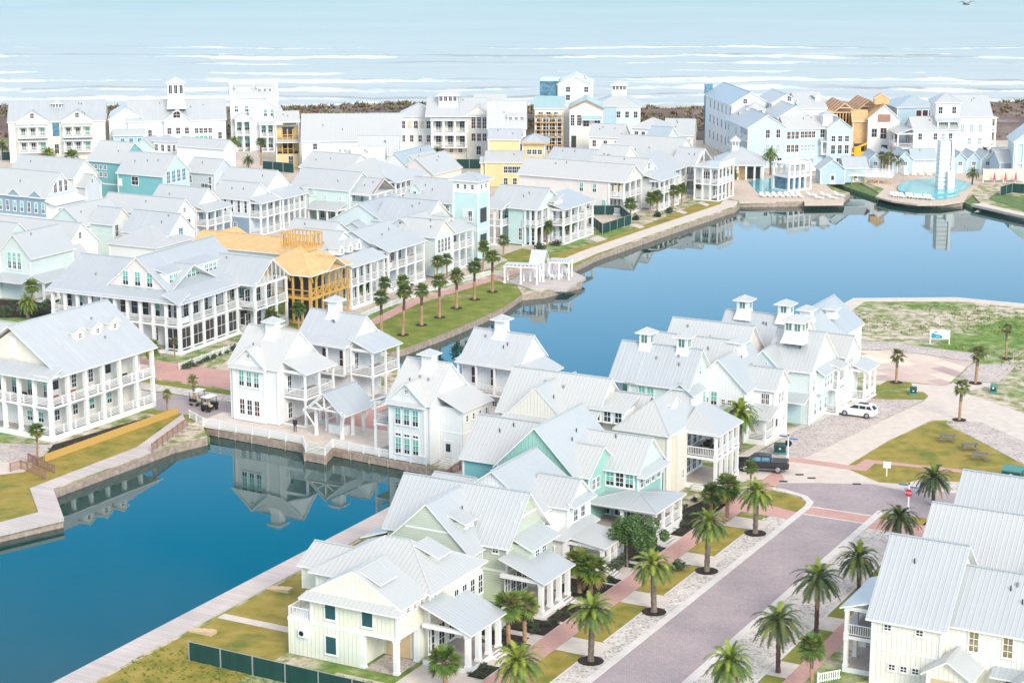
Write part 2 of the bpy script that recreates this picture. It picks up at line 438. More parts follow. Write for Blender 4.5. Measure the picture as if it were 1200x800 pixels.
    def dormer(s, face, plane, a, z, w, h, depth, p=.7, roof='g', wall='white', wins=1, ww=.6, wh=.8, pane='pane_dark', rm=None):
        """small roofed box standing on a slope: front plane, sill z"""
        pl = plane
        A, B = a - w / 2, a + w / 2
        mb = s.w; wm = 'wall_' + wall if 'wall_' + wall in MATS else wall
        f = s.fp; q = lambda aa, dd, zz: f(face, pl, aa, dd, zz)
        if roof == 'g':
            hh = h + p * w / 2
            pts = [q(A, 0, z), q(A, 0, z + h), q(a, 0, z + hh), q(B, 0, z + h), q(B, 0, z)]
            dv = Vector(q(A, -depth, z)) - Vector(q(A, 0, z)); mb.prism(pts, dv, wm)
            rm = rm or s.roofm; t = .1; o = .2; ex = .2; zt = z + h + t + .01
            l = [q(A - o, ex, zt - p * o), q(a, ex, zt + p * w / 2), q(a, -depth, zt + p * w / 2), q(A - o, -depth, zt - p * o)]
            r_ = [q(a, ex, zt + p * w / 2), q(B + o, ex, zt - p * o), q(B + o, -depth, zt - p * o), q(a, -depth, zt + p * w / 2)]
            for g in (l, r_):
                nn = (Vector(g[1]) - Vector(g[0])).cross(Vector(g[2]) - Vector(g[0]))
                s.r.slab(g if nn.z > 0 else g[::-1], t, rm, 'trim')
        else:
            s.fbox(mb, face, pl, A, B, -depth, 0, z, z + h, wm)
            s.shed(face, pl, A, B, 0.0, z + h + .1, p, oh=.35, og=.25, rm=rm, t=.1)
            # extend the pent roof back over the box
            g = [q(A - .25, .0, z + h + .1), q(B + .25, .0, z + h + .1), q(B + .25, -depth, z + h + .1 + p * depth), q(A - .25, -depth, z + h + .1 + p * depth)]
            nn = (Vector(g[1]) - Vector(g[0])).cross(Vector(g[2]) - Vector(g[0]))
            s.r.slab(g if nn.z > 0 else g[::-1], .1, rm or s.roofm, 'trim')
        for i in range(wins):
            aa = a if wins == 1 else A + w * (i + .5) / wins
            s.win(face, pl, aa, z + (h - wh) * .55, ww, wh, pane)
    def cupola(s, x, y, z, w=1.9, h=2.6, p=.55, flare=.7, wins=1, pane='pane_green', oh=.5, rm='roof_pale'):
        x -= s.ox; y -= s.oy; k0 = .78 if w < 2.3 else (.86 if w < 3 else 1); w *= k0; h *= (.86 if k0 < 1 else 1); oh = .42 if k0 < 1 else oh
        m = MB(); b = w / 2; c = b + flare * .45
        lv = [(c, 0), (b + flare * .12, h * .3), (b, h * .5), (b, h)]
        for (r0, z0), (r1, z1) in zip(lv, lv[1:]):
            q0 = [(-r0, -r0), (r0, -r0), (r0, r0), (-r0, r0)]; q1 = [(-r1, -r1), (r1, -r1), (r1, r1), (-r1, r1)]
            for i in range(4):
                j = (i + 1) % 4; m.poly([(*q0[i], z0), (*q0[j], z0), (*q1[j], z1), (*q1[i], z1)], 'wall_white')
        o = inst('cupola', m.mesh('cupola'), s.root, (x, y, z))
        r = MB(); e = b + oh; q = [(-e, -e), (e, -e), (e, e), (-e, e)]
        for i in range(4):
            j = (i + 1) % 4; r.poly([(*q[i], h), (*q[j], h), (0, 0, h + p * e)], rm)
        r.box(-e, e, -e, e, h - .14, h - .003, 'trim'); inst('cupola_roof', r.mesh('cupola_roof'), o)
        if wins:
            g = MB()
            for k in range(wins):
                cx = -b + w * (k + .5) / wins; sw = min(.36, w / wins * .34)
                g.box(cx - sw - .06, cx + sw + .06, -b - .03, -b, h * .55, h * .93, 'trim'); g.box(cx - sw, cx + sw, -b - .045, -b - .031, h * .58, h * .9, pane)
                g.box(b, b + .03, cx - sw - .06, cx + sw + .06, h * .55, h * .93, 'trim'); g.box(b + .031, b + .045, cx - sw, cx + sw, h * .58, h * .9, pane)
                g.box(cx - .03, cx + .03, -b - .06, -b - .046, h * .58, h * .9, 'trim'); g.box(b + .046, b + .06, cx - .03, cx + .03, h * .58, h * .9, 'trim')
            inst('window', g.mesh('window'), o)
    def band(s, x0, x1, y0, y1, z, h=.22, d=.035):
        x0 -= s.ox; x1 -= s.ox; y0 -= s.oy; y1 -= s.oy
        s.t.box(x0 - d, x1 + d, y0 - d, y1 + d, z, z + h, 'trim')
    def steps(s, face, plane, a, d, z, w=1.4, n=4, mat='trim'):
        m = MB()
        for i in range(n):
            zz = z * (1 - (i + .5) / (n)); s.fbox(m, face, plane, a - w / 2, a + w / 2, d + i * .28, d + (i + 1) * .28, 0, max(.08, zz), mat, top='deckwood')
        m.build('stairs', s.root)
    def done(s):
        for mb, nm, gap in ((s.w, 'wall', .3), (s.r, 'roof', .3), (s.t, 'trim', .25)):
            for piece in split(mb, gap): piece.build(nm, s.root)
        return s
def HS(label, o0, a0, **k):
    """house set out on the street grid; coordinates given in grid metres"""
    return House(label, S(o0, a0), o0=o0, a0=a0, **k)
def HP(label, px, py, ze, xl=None, xr=None, side='R', **k):
    """house set out from its surveyed near eave corner (photo pixel, eave height)"""
    h = House(label, G(px, py, ze), **k)
    if side == 'R':
        h.W = h.solve('-x', xl, ze) if xl is not None else 10; h.D = h.solve('+y', xr, ze) if xr is not None else 8
    else:
        h.W = h.solve('+x', xr, ze) if xr is not None else 10; h.D = h.solve('+y', xl, ze) if xl is not None else 10
    return h
# ---------------------------------------------------------------- ground materials
def gmat(name, stops, scale=1.0, detail=5, rough=.85, bscale=None, bd=.03, vec=None, stops2=None, scale2=.08):
    m, n, b = nt(name); tc = N(n, 'ShaderNodeTexCoord')
    f = noise(n, tc.outputs['Object'], scale, detail, .62); c = ramp(n, f, stops)
    if stops2:
        f2 = noise(n, tc.outputs['Object'], scale2, 4, .6)
        c = mixc(n, ramp(n, f2, [(stops2[0], (0, 0, 0)), (stops2[1], (1, 1, 1))]), c, ramp(n, f, stops2[2]))
    n.links.new(c, b.inputs['Base Color']); b.inputs['Roughness'].default_value = rough; b.inputs['Specular IOR Level'].default_value = .2
    if bscale: bump(n, b, noise(n, tc.outputs['Object'], bscale, 3), bd, .8)
    return m
gmat('scrub', [(.32, (.13, .20, .04)), (.44, (.26, .27, .11)), (.53, (.56, .48, .38)), (.75, (.74, .66, .56))], .55, 7, bscale=2.5, bd=.15,
     stops2=(.455, .57, [(.35, (.09, .17, .035)), (.55, (.19, .28, .06)), (.75, (.45, .42, .25))]), scale2=.045)
gmat('lawn', [(.3, (.20, .18, .03)), (.5, (.31, .245, .05)), (.72, (.40, .30, .085))], .45, 7, bscale=9, bd=.03, stops2=(.52, .66, [(.3, (.11, .15, .025)), (.7, (.22, .22, .04))]), scale2=.22)
gmat('green_lawn', [(.3, (.14, .17, .03)), (.55, (.23, .235, .045)), (.75, (.40, .33, .12))], .5, 7, bscale=9, bd=.03)
gmat('lagoon_grass', [(.3, (.11, .16, .025)), (.55, (.20, .235, .04)), (.75, (.32, .30, .08))], .4, 7, bscale=9, bd=.03, stops2=(.58, .68, [(.3, (.30, .26, .12)), (.7, (.50, .42, .28))]), scale2=.12)
gmat('mulch', [(.3, (.018, .013, .012)), (.7, (.06, .04, .035))], 4, 4, bscale=9, bd=.05)
gmat('concrete', [(.3, (.58, .51, .445)), (.7, (.70, .62, .545))], .8, 6, .8)
gmat('kerb_concrete', [(.3, (.60, .565, .53)), (.7, (.72, .68, .64))], .8, 5, .8)
gmat('deck_tan', [(.3, (.52, .42, .33)), (.7, (.66, .56, .46))], 1, 5, .8)
gmat('sand', [(.3, (.45, .39, .31)), (.7, (.62, .55, .46))], .4, 6, .9)
gmat('bank_green', [(.3, (.06, .13, .04)), (.7, (.20, .26, .10))], .8, 6, .9, bscale=4, bd=.1)
gmat('dune', [(.3, (.10, .07, .06)), (.45, (.17, .12, .105)), (.6, (.23, .18, .16)), (.8, (.42, .36, .32))], .10, 8, .9, bscale=.4, bd=1.0, stops2=(.5, .62, [(.3, (.045, .06, .025)), (.7, (.12, .13, .06))]), scale2=.03)
def bricks(name, a, bb, mortar, w, h, rot=0.0, rough=.8, ms=.02, var=1.0, big=None, off=.5):
    m, n, b = nt(name); tc = N(n, 'ShaderNodeTexCoord'); mp = N(n, 'ShaderNodeMapping'); mp.inputs['Rotation'].default_value = (0, 0, rot)
    n.links.new(tc.outputs['Object'], mp.inputs[0]); t = N(n, 'ShaderNodeTexBrick'); n.links.new(mp.outputs[0], t.inputs[0])
    t.inputs['Scale'].default_value = 1; t.inputs['Brick Width'].default_value = w; t.inputs['Row Height'].default_value = h; t.inputs['Mortar Size'].default_value = ms; t.offset = off
    for i, c in ((1, a), (2, bb), (3, mortar)): t.inputs[i].default_value = (*c, 1)
    f = noise(n, tc.outputs['Object'], .25, 6)
    c = mixc(n, 1.0, t.outputs[0], ramp(n, f, [(.3, (.88, .88, .88)), (.7, (1.08, 1.06, 1.05))]), 'MULTIPLY')
    n.links.new(c, b.inputs['Base Color']); b.inputs['Roughness'].default_value = rough; b.inputs['Specular IOR Level'].default_value = .25
    bump(n, b, t.outputs['Fac'], .01, -.6)
    return m
bricks('road_paver', (.37, .315, .325), (.465, .40, .405), (.33, .28, .285), .28, .16, R(45))
bricks('pink_paver', (.56, .32, .28), (.64, .40, .35), (.50, .30, .26), .3, .15, R(28))
bricks('plaza_tile', (.50, .36, .34), (.82, .70, .56), (.6, .5, .45), 5.2, 2.4, R(62), ms=.02, off=.5)
bricks('boardwalk', (.53, .47, .44), (.62, .56, .53), (.30, .26, .24), 40, .24, R(28), ms=.012, off=0)
bricks('boardwalk_turned', (.53, .47, .44), (.62, .56, .53), (.30, .26, .24), 40, .24, R(-28), ms=.012, off=0)
bricks('retaining_wood', (.60, .36, .10), (.68, .44, .15), (.4, .2, .05), 3, .22, 0)
flat('dockwall', (.40, .30, .24), .8, var=.3, scale=2)
def cobbles(name, a, bb, mortar, size):
    m, n, b = nt(name); tc = N(n, 'ShaderNodeTexCoord'); v = N(n, 'ShaderNodeTexVoronoi'); v.inputs['Scale'].default_value = 1 / size; v.inputs['Randomness'].default_value = .8; n.links.new(tc.outputs['Object'], v.inputs['Vector'])
    e = N(n, 'ShaderNodeTexVoronoi', feature='DISTANCE_TO_EDGE'); e.inputs['Scale'].default_value = 1 / size; e.inputs['Randomness'].default_value = .8; n.links.new(tc.outputs['Object'], e.inputs['Vector'])
    s_ = N(n, 'ShaderNodeSeparateXYZ'); n.links.new(v.outputs['Color'], s_.inputs[0]); c = mixc(n, s_.outputs[0], a, bb)
    c = mixc(n, ramp(n, e.outputs['Distance'], [(.04, (1, 1, 1)), (.12, (0, 0, 0))]), c, mortar)
    f = noise(n, tc.outputs['Object'], .3, 6); c = mixc(n, 1.0, c, ramp(n, f, [(.3, (.86, .86, .87)), (.7, (1.08, 1.06, 1.04))]), 'MULTIPLY')
    n.links.new(c, b.inputs['Base Color']); b.inputs['Roughness'].default_value = .85; b.inputs['Specular IOR Level'].default_value = .2; bump(n, b, e.outputs['Distance'], .03, .6)
cobbles('cobble', (.36, .335, .32), (.62, .58, .53), (.70, .65, .58), .42)
cobbles('cobble_brown', (.36, .31, .30), (.56, .49, .46), (.62, .55, .50), .42)
# water
def water(name, base, rough, bsc, bdist, spec=.5, tint=None, ior=1.45):
    m, n, b = nt(name); b.inputs['Base Color'].default_value = (*base, 1); b.inputs['Roughness'].default_value = rough
    b.inputs['IOR'].default_value = ior; b.inputs['Specular IOR Level'].default_value = spec
    if tint: b.inputs['Specular Tint'].default_value = (*tint, 1)
    tc = N(n, 'ShaderNodeTexCoord'); mp = N(n, 'ShaderNodeMapping'); mp.inputs['Scale'].default_value = (1, .6, 1); n.links.new(tc.outputs['Object'], mp.inputs[0])
    bump(n, b, noise(n, mp.outputs[0], bsc, 3), bdist, .5)
    return m, n, b
wm_, wn_, wb_ = water('water', (.0, .048, .046), .02, .35, .01, ior=1.56)
wn_.links.new(ramp(wn_, noise(wn_, N(wn_, 'ShaderNodeTexCoord').outputs['Object'], .03, 4), [(.45, (.012,) * 3), (.7, (.075,) * 3)]), wb_.inputs['Roughness'])      # faint wind patches
water('pool_water', (.13, .45, .49), .08, 1.2, .05)
def sheet(name, pts, z, mat, thick=0.0, px=True, kind='structure', zb=None):
    """flat polygon from surveyed points; thick > 0 gives it an edge"""
    w = [(*G(p[0], p[1], z if abs(z) > .2 else 0), z) for p in pts] if px else [(p[0], p[1], z) for p in pts]
    bm = bmesh.new(); vs = [bm.verts.new(p) for p in w]; f = bm.faces.new(vs); bm.normal_update()
    if f.normal.z < 0: bmesh.ops.reverse_faces(bm, faces=[f])
    if thick:
        r = bmesh.ops.extrude_face_region(bm, geom=[f]); nv = [v for v in r['geom'] if isinstance(v, bmesh.types.BMVert)]
        for v in nv: v.co.z += 0
        for v in vs: v.co.z -= thick
    bmesh.ops.triangulate(bm, faces=[f_ for f_ in bm.faces if len(f_.verts) > 4])
    bmesh.ops.recalc_face_normals(bm, faces=bm.faces)
    me = bpy.data.meshes.new(name); bm.to_mesh(me); bm.free(); me.materials.append(MATS[mat])
    o = bpy.data.objects.new(name, me); COL.objects.link(o)
    if not thick and me.polygons and me.polygons[0].normal.z < 0: me.flip_normals()
    if kind: o['kind'] = kind
    return o
def ss(name, pts, z, mat, thick=0.0, **k): return sheet(name, [S(*p) for p in pts], z, mat, thick, px=False, **k)
def g2(*p): return [G(*q) for q in p]
# ---------------------------------------------------------------- land with the two basins cut out
near_basin = [S(-39.3, -75), S(-39.3, 50.5)] + g2((540, 552), (500, 546), (390, 524.5), (381, 534), (358, 530), (355, 521), (238, 499), (243, 512), (205, 521), (178, 531), (62, 574), (74, 607), (0, 624)) + [G(-400, 705), S(-150, -75)]
lagoon = g2((455, 413), (475, 408), (520, 391), (560, 374), (590, 360), (612, 345), (640, 342), (682, 331), (670, 314), (700, 299), (780, 271), (862, 243), (868, 237), (985, 236), (996, 226), (962, 214), (1000, 209),
             (1030, 226), (1060, 235), (1100, 238), (1128, 236), (1140, 228), (1150, 239), (1200, 253), (1500, 330), (1900, 480), (1500, 400), (1200, 357), (1120, 350), (1000, 350), (985, 358), (965, 372)) + \
    [S(-30.8, 130), S(-30.8, 90), S(-33.5, 78), S(-37.5, 74.5), S(-52, 76.5), S(-66, 80)]
SH = 575.0
def land():
    bm = bmesh.new(); edges = []
    outer = [(-700, 60), (700, 60), (700, SH), (-700, SH)]
    walls = []
    for loop in (outer, near_basin, lagoon):
        vs = [bm.verts.new((x, y, 0)) for x, y in loop]
        for i in range(len(vs)): edges.append(bm.edges.new((vs[i], vs[(i + 1) % len(vs)])))
        walls.append(loop)
    bmesh.ops.triangle_fill(bm, use_beauty=True, use_dissolve=False, edges=edges)
    for f in bm.faces:
        f.normal_update()
        if f.normal.z < 0: f.normal_flip()
    bm.normal_update()
    for loop in walls[1:]:
        for i in range(len(loop)):
            (x0, y0), (x1, y1) = loop[i], loop[(i + 1) % len(loop)]
            f = bm.faces.new([bm.verts.new(p) for p in ((x0, y0, 0), (x1, y1, 0), (x1, y1, -2.5), (x0, y0, -2.5))]); f.material_index = 1
    me = bpy.data.meshes.new('ground'); bm.to_mesh(me); bm.free(); me.materials.append(MATS['scrub']); me.materials.append(MATS['dockwall'])
    o = bpy.data.objects.new('ground', me); COL.objects.link(o); o['kind'] = 'structure'
land()
sheet('canal_water', [(-450, 40), (450, 40), (450, 430), (-450, 430)], -1.0, 'water', px=False)
# ---------------------------------------------------------------- street and its bands
ss('road', [(0, -60), (6.7, -60), (6.7, 56), (40, 56), (40, 67.5), (18, 67.0), (9, 65.6), (3.5, 65.2), (-2.5, 62.5), (-6, 60.6), (-6, 58.6), (-4.2, 58.3), (-1.6, 57.3), (-.3, 55.6), (0, 53.8)], .012, 'road_paver')
ss('crosswalk', [(0.02, 51.5), (6.68, 51.5), (6.68, 54.0), (0.02, 54.0)], .022, 'pink_paver')
ss('crosswalk_edge', [(0.02, 51.2), (6.68, 51.2), (6.68, 51.5), (0.02, 51.5)], .023, 'kerb_concrete'); ss('crosswalk_edge', [(0.02, 54.0), (6.68, 54.0), (6.68, 54.3), (0.02, 54.3)], .023, 'kerb_concrete')
ss('kerb', [(-.7, -60), (-.002, -60), (-.002, 53.8), (-.3, 55.6), (-1.6, 57.3), (-4.2, 58.3), (-6, 58.6), (-6, 57.9), (-4.4, 57.6), (-2.1, 56.7), (-1.0, 55.2), (-.7, 53.8)], .10, 'kerb_concrete', .1)
ss('kerb', [(6.702, -60), (7.5, -60), (7.5, 56), (6.702, 56)], .10, 'kerb_concrete', .1)
ss('parking_bay', [(-2.9, -60), (-.702, -60), (-.702, 49), (-2.9, 49)], .016, 'cobble')
ss('parking_bay', [(7.502, -60), (12.0, -60), (12.0, 50), (7.502, 50)], .016, 'cobble')
ss('parking_edge', [(12.0, -60), (12.25, -60), (12.25, 50), (12.0, 50)], .03, 'kerb_concrete')
ss('walkway', [(-8.2, -60), (-6.0, -60), (-6.0, 62), (-8.2, 66)], .02, 'pink_paver')
ss('walkway', [(14.1, -60), (15.7, -60), (15.7, 55), (14.1, 55)], .02, 'pink_paver')
ss('walkway', [(-6, 49.0), (-.702, 49.0), (-.702, 51.6), (-4.2, 52.6), (-6, 52.6)], .021, 'pink_paver')
ss('walkway', [(7.5, 50.0), (14.1, 50), (14.1, 53.6), (7.5, 53.6)], .021, 'pink_paver')
ss('lawn', [(-6, 52.7), (-4.2, 52.7), (-.8, 51.7), (-.75, 53.8), (-1.1, 55.1), (-2.2, 56.6), (-4.5, 57.5), (-6, 57.8)], .018, 'lawn')
ss('lawn', [(7.6, 53.7), (14.0, 53.7), (14.0, 55.9), (7.6, 55.9)], .018, 'lawn')
PALM_A = [-21.4, -8.6, 4.3, 17.6, 30.1, 43.0]
for i, a in enumerate(PALM_A):
    nx = PALM_A[i + 1] if i + 1 < len(PALM_A) else 48.2
    ss('lawn_strip', [(-5.98, a + 4.4), (-3.1, a + 4.4), (-3.1, nx + .8 if i < 5 else nx), (-5.98, nx + .8 if i < 5 else nx)], .018, 'lawn')
    ss('parking_edge', [(-3.1, a + 4.4), (-2.9, a + 4.4), (-2.9, nx + .8 if i < 5 else nx), (-3.1, nx + .8 if i < 5 else nx)], .034, 'kerb_concrete')
    ss('concrete_pad', [(-5.98, a + .9), (-2.0, a + .9), (-2.0, a + 4.3), (-5.98, a + 4.3)], .024, 'concrete')
    if i == 0: continue
    c = S(-2.1, a); sheet('mulch_ring', [(c[0] + 1.15 * math.cos(t * .4488), c[1] + 1.15 * math.sin(t * .4488)) for t in range(14)], .05, 'mulch', px=False)
for i in range(7):
    a = -24 + i * 12
    ss('lawn_strip', [(12.26, a), (14.08, a), (14.08, a + 8.6), (12.26, a + 8.6)], .018, 'green_lawn')
    ss('concrete_pad', [(12.26, a + 8.6), (14.08, a + 8.6), (14.08, a + 12), (12.26, a + 12)], .024, 'concrete')
# yards of the house row: pale drives between dark planting beds
ss('driveway', [(-14.5, -8), (-8.2, -8), (-8.2, 48), (-14.5, 48)], .008, 'concrete')
for a0, a1, oo in ((-3.6, -.6, -9.9), (2.9, 5.2, -12.5), (7.6, 10.9, -12.5), (11.4, 16.0, -10), (17.6, 22.2, -12.8), (22.6, 24.0, -9.8), (27.5, 28.6, -9.8), (29.4, 34.6, -12.6), (38.5, 42.2, -9.7), (43, 50.5, -11)):
    ss('planting_bed', [(oo, a0), (-8.3, a0), (-8.3, a1), (oo, a1)], .03, 'mulch')
ss('planting_bed', [(-14.4, 5.2), (-9.2, 5.2), (-9.2, 6.6), (-14.4, 6.6)], .031, 'mulch'); ss('planting_bed', [(-13, 40), (-8.3, 42), (-8.3, 51), (-11, 51)], .029, 'mulch')
ss('driveway', [(-18.4, -6.3), (-15.1, -6.3), (-15.1, -2.7), (-18.4, -2.7)], .012, 'cobble_brown')
ss('planting_bed', [(15.8, -20), (20, -20), (20, 8), (15.8, 8)], .03, 'mulch')
# yards behind the row, towards the canal boardwalk
ss('lawn', [(-36.6, -45), (-26.2, -45), (-26.2, -8.6), (-26.2, 2), (-28, 12), (-29, 46), (-36.6, 46)], .006, 'lawn')
ss('footpath', [(-36.6, -2.4), (-26.2, -2.4), (-26.2, -1.2), (-36.6, -1.2)], .02, 'concrete')
# ---------------------------------------------------------------- right: drive, plaza, lawns
sheet('concrete_drive', [(905, 541), (942, 537), (1084, 469), (1068, 455), (1014, 449), (1010, 444), (1108, 452), (1120, 447), (1170, 449), (1130, 460), (1200, 484), (1290, 520), (1290, 560), (1200, 518), (1150, 495), (1092, 492), (1042, 516), (995, 545), (1000, 553), (1040, 568), (980, 560), (925, 553)], .014, 'concrete')
ss('apron', [(-6.5, 57.5), (-6.5, 68), (8, 70), (40, 74), (40, 58)], .004, 'concrete')
ss('driveway', [(-20, -14), (-8.3, -14), (-8.3, -8), (-20, -8)], .006, 'sand')
sheet('apron', [(862, 545), (995, 549), (1060, 569), (1060, 575), (1000, 562), (930, 556), (862, 566)], .016, 'concrete')
sheet('parking_bay', [(868, 540), (905, 521), (924, 509), (985, 482), (1012, 468), (1032, 466), (1084, 468.5), (942, 537), (905, 541)], .02, 'cobble_brown')
sheet('sidewalk', [(860, 536), (900, 514), (960, 489), (1022, 458), (1030, 464), (985, 482), (924, 509), (868, 540)], .026, 'concrete')
sheet('plaza', [(1008, 411), (1045, 410), (1140, 424), (1109, 452), (1070, 448), (1014, 445)], .018, 'plaza_tile')
sheet('parking_bay', [(1004, 399), (1050, 402), (1162, 416.5), (1140, 423.5), (1045, 409.5), (1004, 410)], .016, 'cobble_brown')
sheet('parking_bay', [(1137, 427), (1194, 426), (1170, 448), (1121, 446)], .018, 'cobble_brown')
sheet('parking_bay', [(1109, 496), (1150, 494.5), (1200, 517), (1290, 560), (1290, 600), (1200, 544)], .02, 'cobble_brown')
sheet('parking_bay', [(1100, 560), (1200, 571), (1290, 582), (1290, 600), (1200, 587), (1098, 570)], .02, 'cobble')
sheet('lawn', [(994, 545), (1040, 517), (1095, 492.5), (1110, 492.5), (1108, 497), (1200, 545), (1200, 558), (1014, 538), (1003, 545)], .022, 'lawn')
sheet('lawn', [(995, 550), (1015, 552), (1025, 543), (1080, 548), (1200, 563), (1200, 569), (1075, 562), (1060, 567), (1030, 565)], .022, 'lawn')
sheet('walkway', [(862, 534), (940, 537), (994, 545), (1003, 545), (1014, 538), (1200, 558), (1200, 563), (1080, 548), (1025, 543), (1015, 552), (995, 550), (930, 541), (860, 541)], .025, 'pink_paver')
sheet('lawn', [(1018, 458), (1040, 446), (1068, 449), (1070, 454), (1050, 456)], .03, 'green_lawn')
sheet('lawn', [(1020, 467), (1035, 459), (1082, 459), (1088, 464), (1084, 468), (1040, 468)], .03, 'green_lawn')
sheet('sand', [(1090, 345 + 60), (1200, 392), (1260, 400), (1260, 440), (1200, 424), (1165, 418)], .004, 'scrub')
# ---------------------------------------------------------------- promenades and decks
def strip(name, line, w, z, mat, thick, px=True):
    """walk following a line of points, w metres wide to the right of the direction of travel"""
    pts = [Vector(G(*p) if px else p) for p in line]; off = []
    for i, p in enumerate(pts):
        d = ((pts[min(i + 1, len(pts) - 1)] - p).normalized() + (p - pts[max(i - 1, 0)]).normalized()).normalized()
        off.append(p + Vector((d.y, -d.x)) * w)
    return sheet(name, [tuple(p) for p in pts] + [tuple(p) for p in reversed(off)], z, mat, thick, px=False)
ss('boardwalk', [(-39.6, -70), (-36.9, -70), (-36.9, 51.5), (-39.6, 51.5)], .16, 'boardwalk', .3)
sheet('boardwalk', [(-200, 668), (0, 626), (75, 608), (62, 572), (178, 530.5), (220, 499), (214, 486), (160, 525), (35, 573), (45, 601), (0, 613), (-200, 650)], .14, 'boardwalk', .35)
strip('promenade', [(672, 309), (700, 297), (780, 269), (862, 241), (866, 236)], -3.2, .12, 'concrete', .5)
strip('promenade', [(940, 388), (965, 371.5), (985, 358), (1000, 350), (1120, 349), (1200, 356.5), (1330, 372)], 2.6, .12, 'concrete', .5)
strip('walkway', [(405, 388), (440, 372), (480, 352), (540, 335), (580, 323), (612, 313)], 2.2, .02, 'pink_paver', 0)
sheet('lawn', [(420, 405), (455, 413), (475, 408), (520, 391), (560, 374), (590, 360), (612, 345), (606, 334), (580, 329), (540, 341), (480, 359), (440, 381)], .012, 'lagoon_grass')
sheet('lawn', [(640, 300), (672, 311), (700, 298), (780, 269), (862, 240), (838, 230), (760, 262), (700, 284)], .008, 'lawn')
for p in (((700, 276), (712, 280), (700, 284), (690, 280)), ((745, 262), (756, 266), (750, 268), (738, 264)), ((797, 246), (806, 249), (802, 251), (792, 248)), ((822, 236), (832, 240), (828, 242), (817, 238))):
    sheet('footpath', p, .02, 'concrete')
sheet('green_court', [(586, 300), (612, 291), (640, 296), (606, 310)], .016, 'green_lawn')
sheet('lawn', [(52, 541), (208, 484), (214, 487), (160, 526), (70, 560), (35, 573), (45, 601), (0, 613), (-100, 640), (-100, 545), (20, 548)], .008, 'lawn')
sheet('road', [(-120, 515), (62, 521), (52, 534), (22, 542), (-120, 560)], .012, 'cobble_brown')
sheet('sidewalk', [(-120, 548), (22, 541), (40, 545), (28, 553), (-120, 570)], .02, 'concrete')
sheet('planting_bed', [(62, 521), (175, 488), (208, 483), (52, 537)], .014, 'mulch')
# street through the island and in front of the long gallery house
ss('road', [(-130, 60.2), (-68, 60.2), (-60, 60.2), (-60, 53.2), (-130, 53.2)], .012, 'road_paver')
ss('walkway', [(-68, 58.5), (-36, 58.5), (-36, 68.5), (-68, 68.5)], .022, 'pink_paver')
ss('parking_bay', [(-130, 60.5), (-69, 60.5), (-69, 63.4), (-130, 63.4)], .016, 'cobble')
ss('lawn', [(-130, 63.5), (-69, 63.5), (-69, 65.4), (-130, 65.4)], .016, 'green_lawn'); ss('lawn', [(-90, 51.2), (-78, 51.2), (-78, 53), (-90, 53)], .016, 'green_lawn')
ss('walkway', [(-130, 66), (-69, 66), (-69, 74), (-130, 74)], .018, 'pink_paver')
ss('quay', [(-78.4, 49.2), (-39.6, 48.9), (-39.6, 58.4), (-68, 58.4), (-78.4, 56)], .03, 'concrete')
sheet('yard', [(340, 470), (456, 414), (330, 380), (240, 440), (260, 455)], .006, 'sand')
sheet('street_far', [(262, 200), (330, 240), (352, 240), (310, 196), (300, 176), (270, 176)], .02, 'concrete')
sheet("planting_bed", [(-40, 372), (60, 372), (70, 350), (40, 352), (-40, 350)], .01, "mulch")
sheet("bank", [(196, 524), (221, 500), (240, 500), (246, 513)], -.25, 'bank_green', .8)
sheet('bank', [(975, 213), (1000, 210), (1034, 226), (1030, 232), (1000, 222)], -.3, 'bank_green', .8)
sheet('bank', [(1128, 236), (1134, 226), (1150, 236), (1140, 242)], -.3, 'bank_green', .8)
sheet('bank', [(1158, 233), (1200, 247), (1280, 268), (1280, 250), (1200, 232), (1168, 226)], .05, 'bank_green')
strip('promenade', [(1138, 240), (1200, 254), (1330, 285)], -2.6, .15, 'concrete', .5)
# town floor behind
sheet('town_ground', [(-300, 300), (-300, 170), (820, 165), (1300, 160), (1300, 215), (1030, 215), (950, 205), (850, 222), (640, 285), (560, 320), (400, 380), (330, 350), (200, 330)], .004, 'sand')
# ---------------------------------------------------------------- dunes, sea
def grid_sheet(name, x0, x1, y0, y1, nx, ny, fz, mat, kind='structure'):
    vs = [(x0 + (x1 - x0) * i / nx, y0 + (y1 - y0) * j / ny) for j in range(ny + 1) for i in range(nx + 1)]
    fs = [(j * (nx + 1) + i, j * (nx + 1) + i + 1, (j + 1) * (nx + 1) + i + 1, (j + 1) * (nx + 1) + i) for j in range(ny) for i in range(nx)]
    me = bpy.data.meshes.new(name); me.from_pydata([(x, y, fz(x, y)) for x, y in vs], [], fs); me.materials.append(MATS[mat])
    for p in me.polygons: p.use_smooth = True
    o = bpy.data.objects.new(name, me); COL.objects.link(o); o['kind'] = kind; return o
from mathutils import noise as mn
def dz(x, y):
    t = (y - 505) / 62.0
    e = max(0, math.sin(math.pi * min(1, max(0, t)))) ** .6
    return .03 + e * (3.4 + 3.0 * mn.noise((x * .03, y * .05, 0)) + 1.2 * mn.noise((x * .12, y * .15, 3)))
grid_sheet('dunes', -420, 420, 505, 567, 300, 30, dz, 'dune')
sheet('beach', [(-700, 560), (700, 560), (700, SH + 6), (-700, SH + 6)], .02, 'sand', px=False)
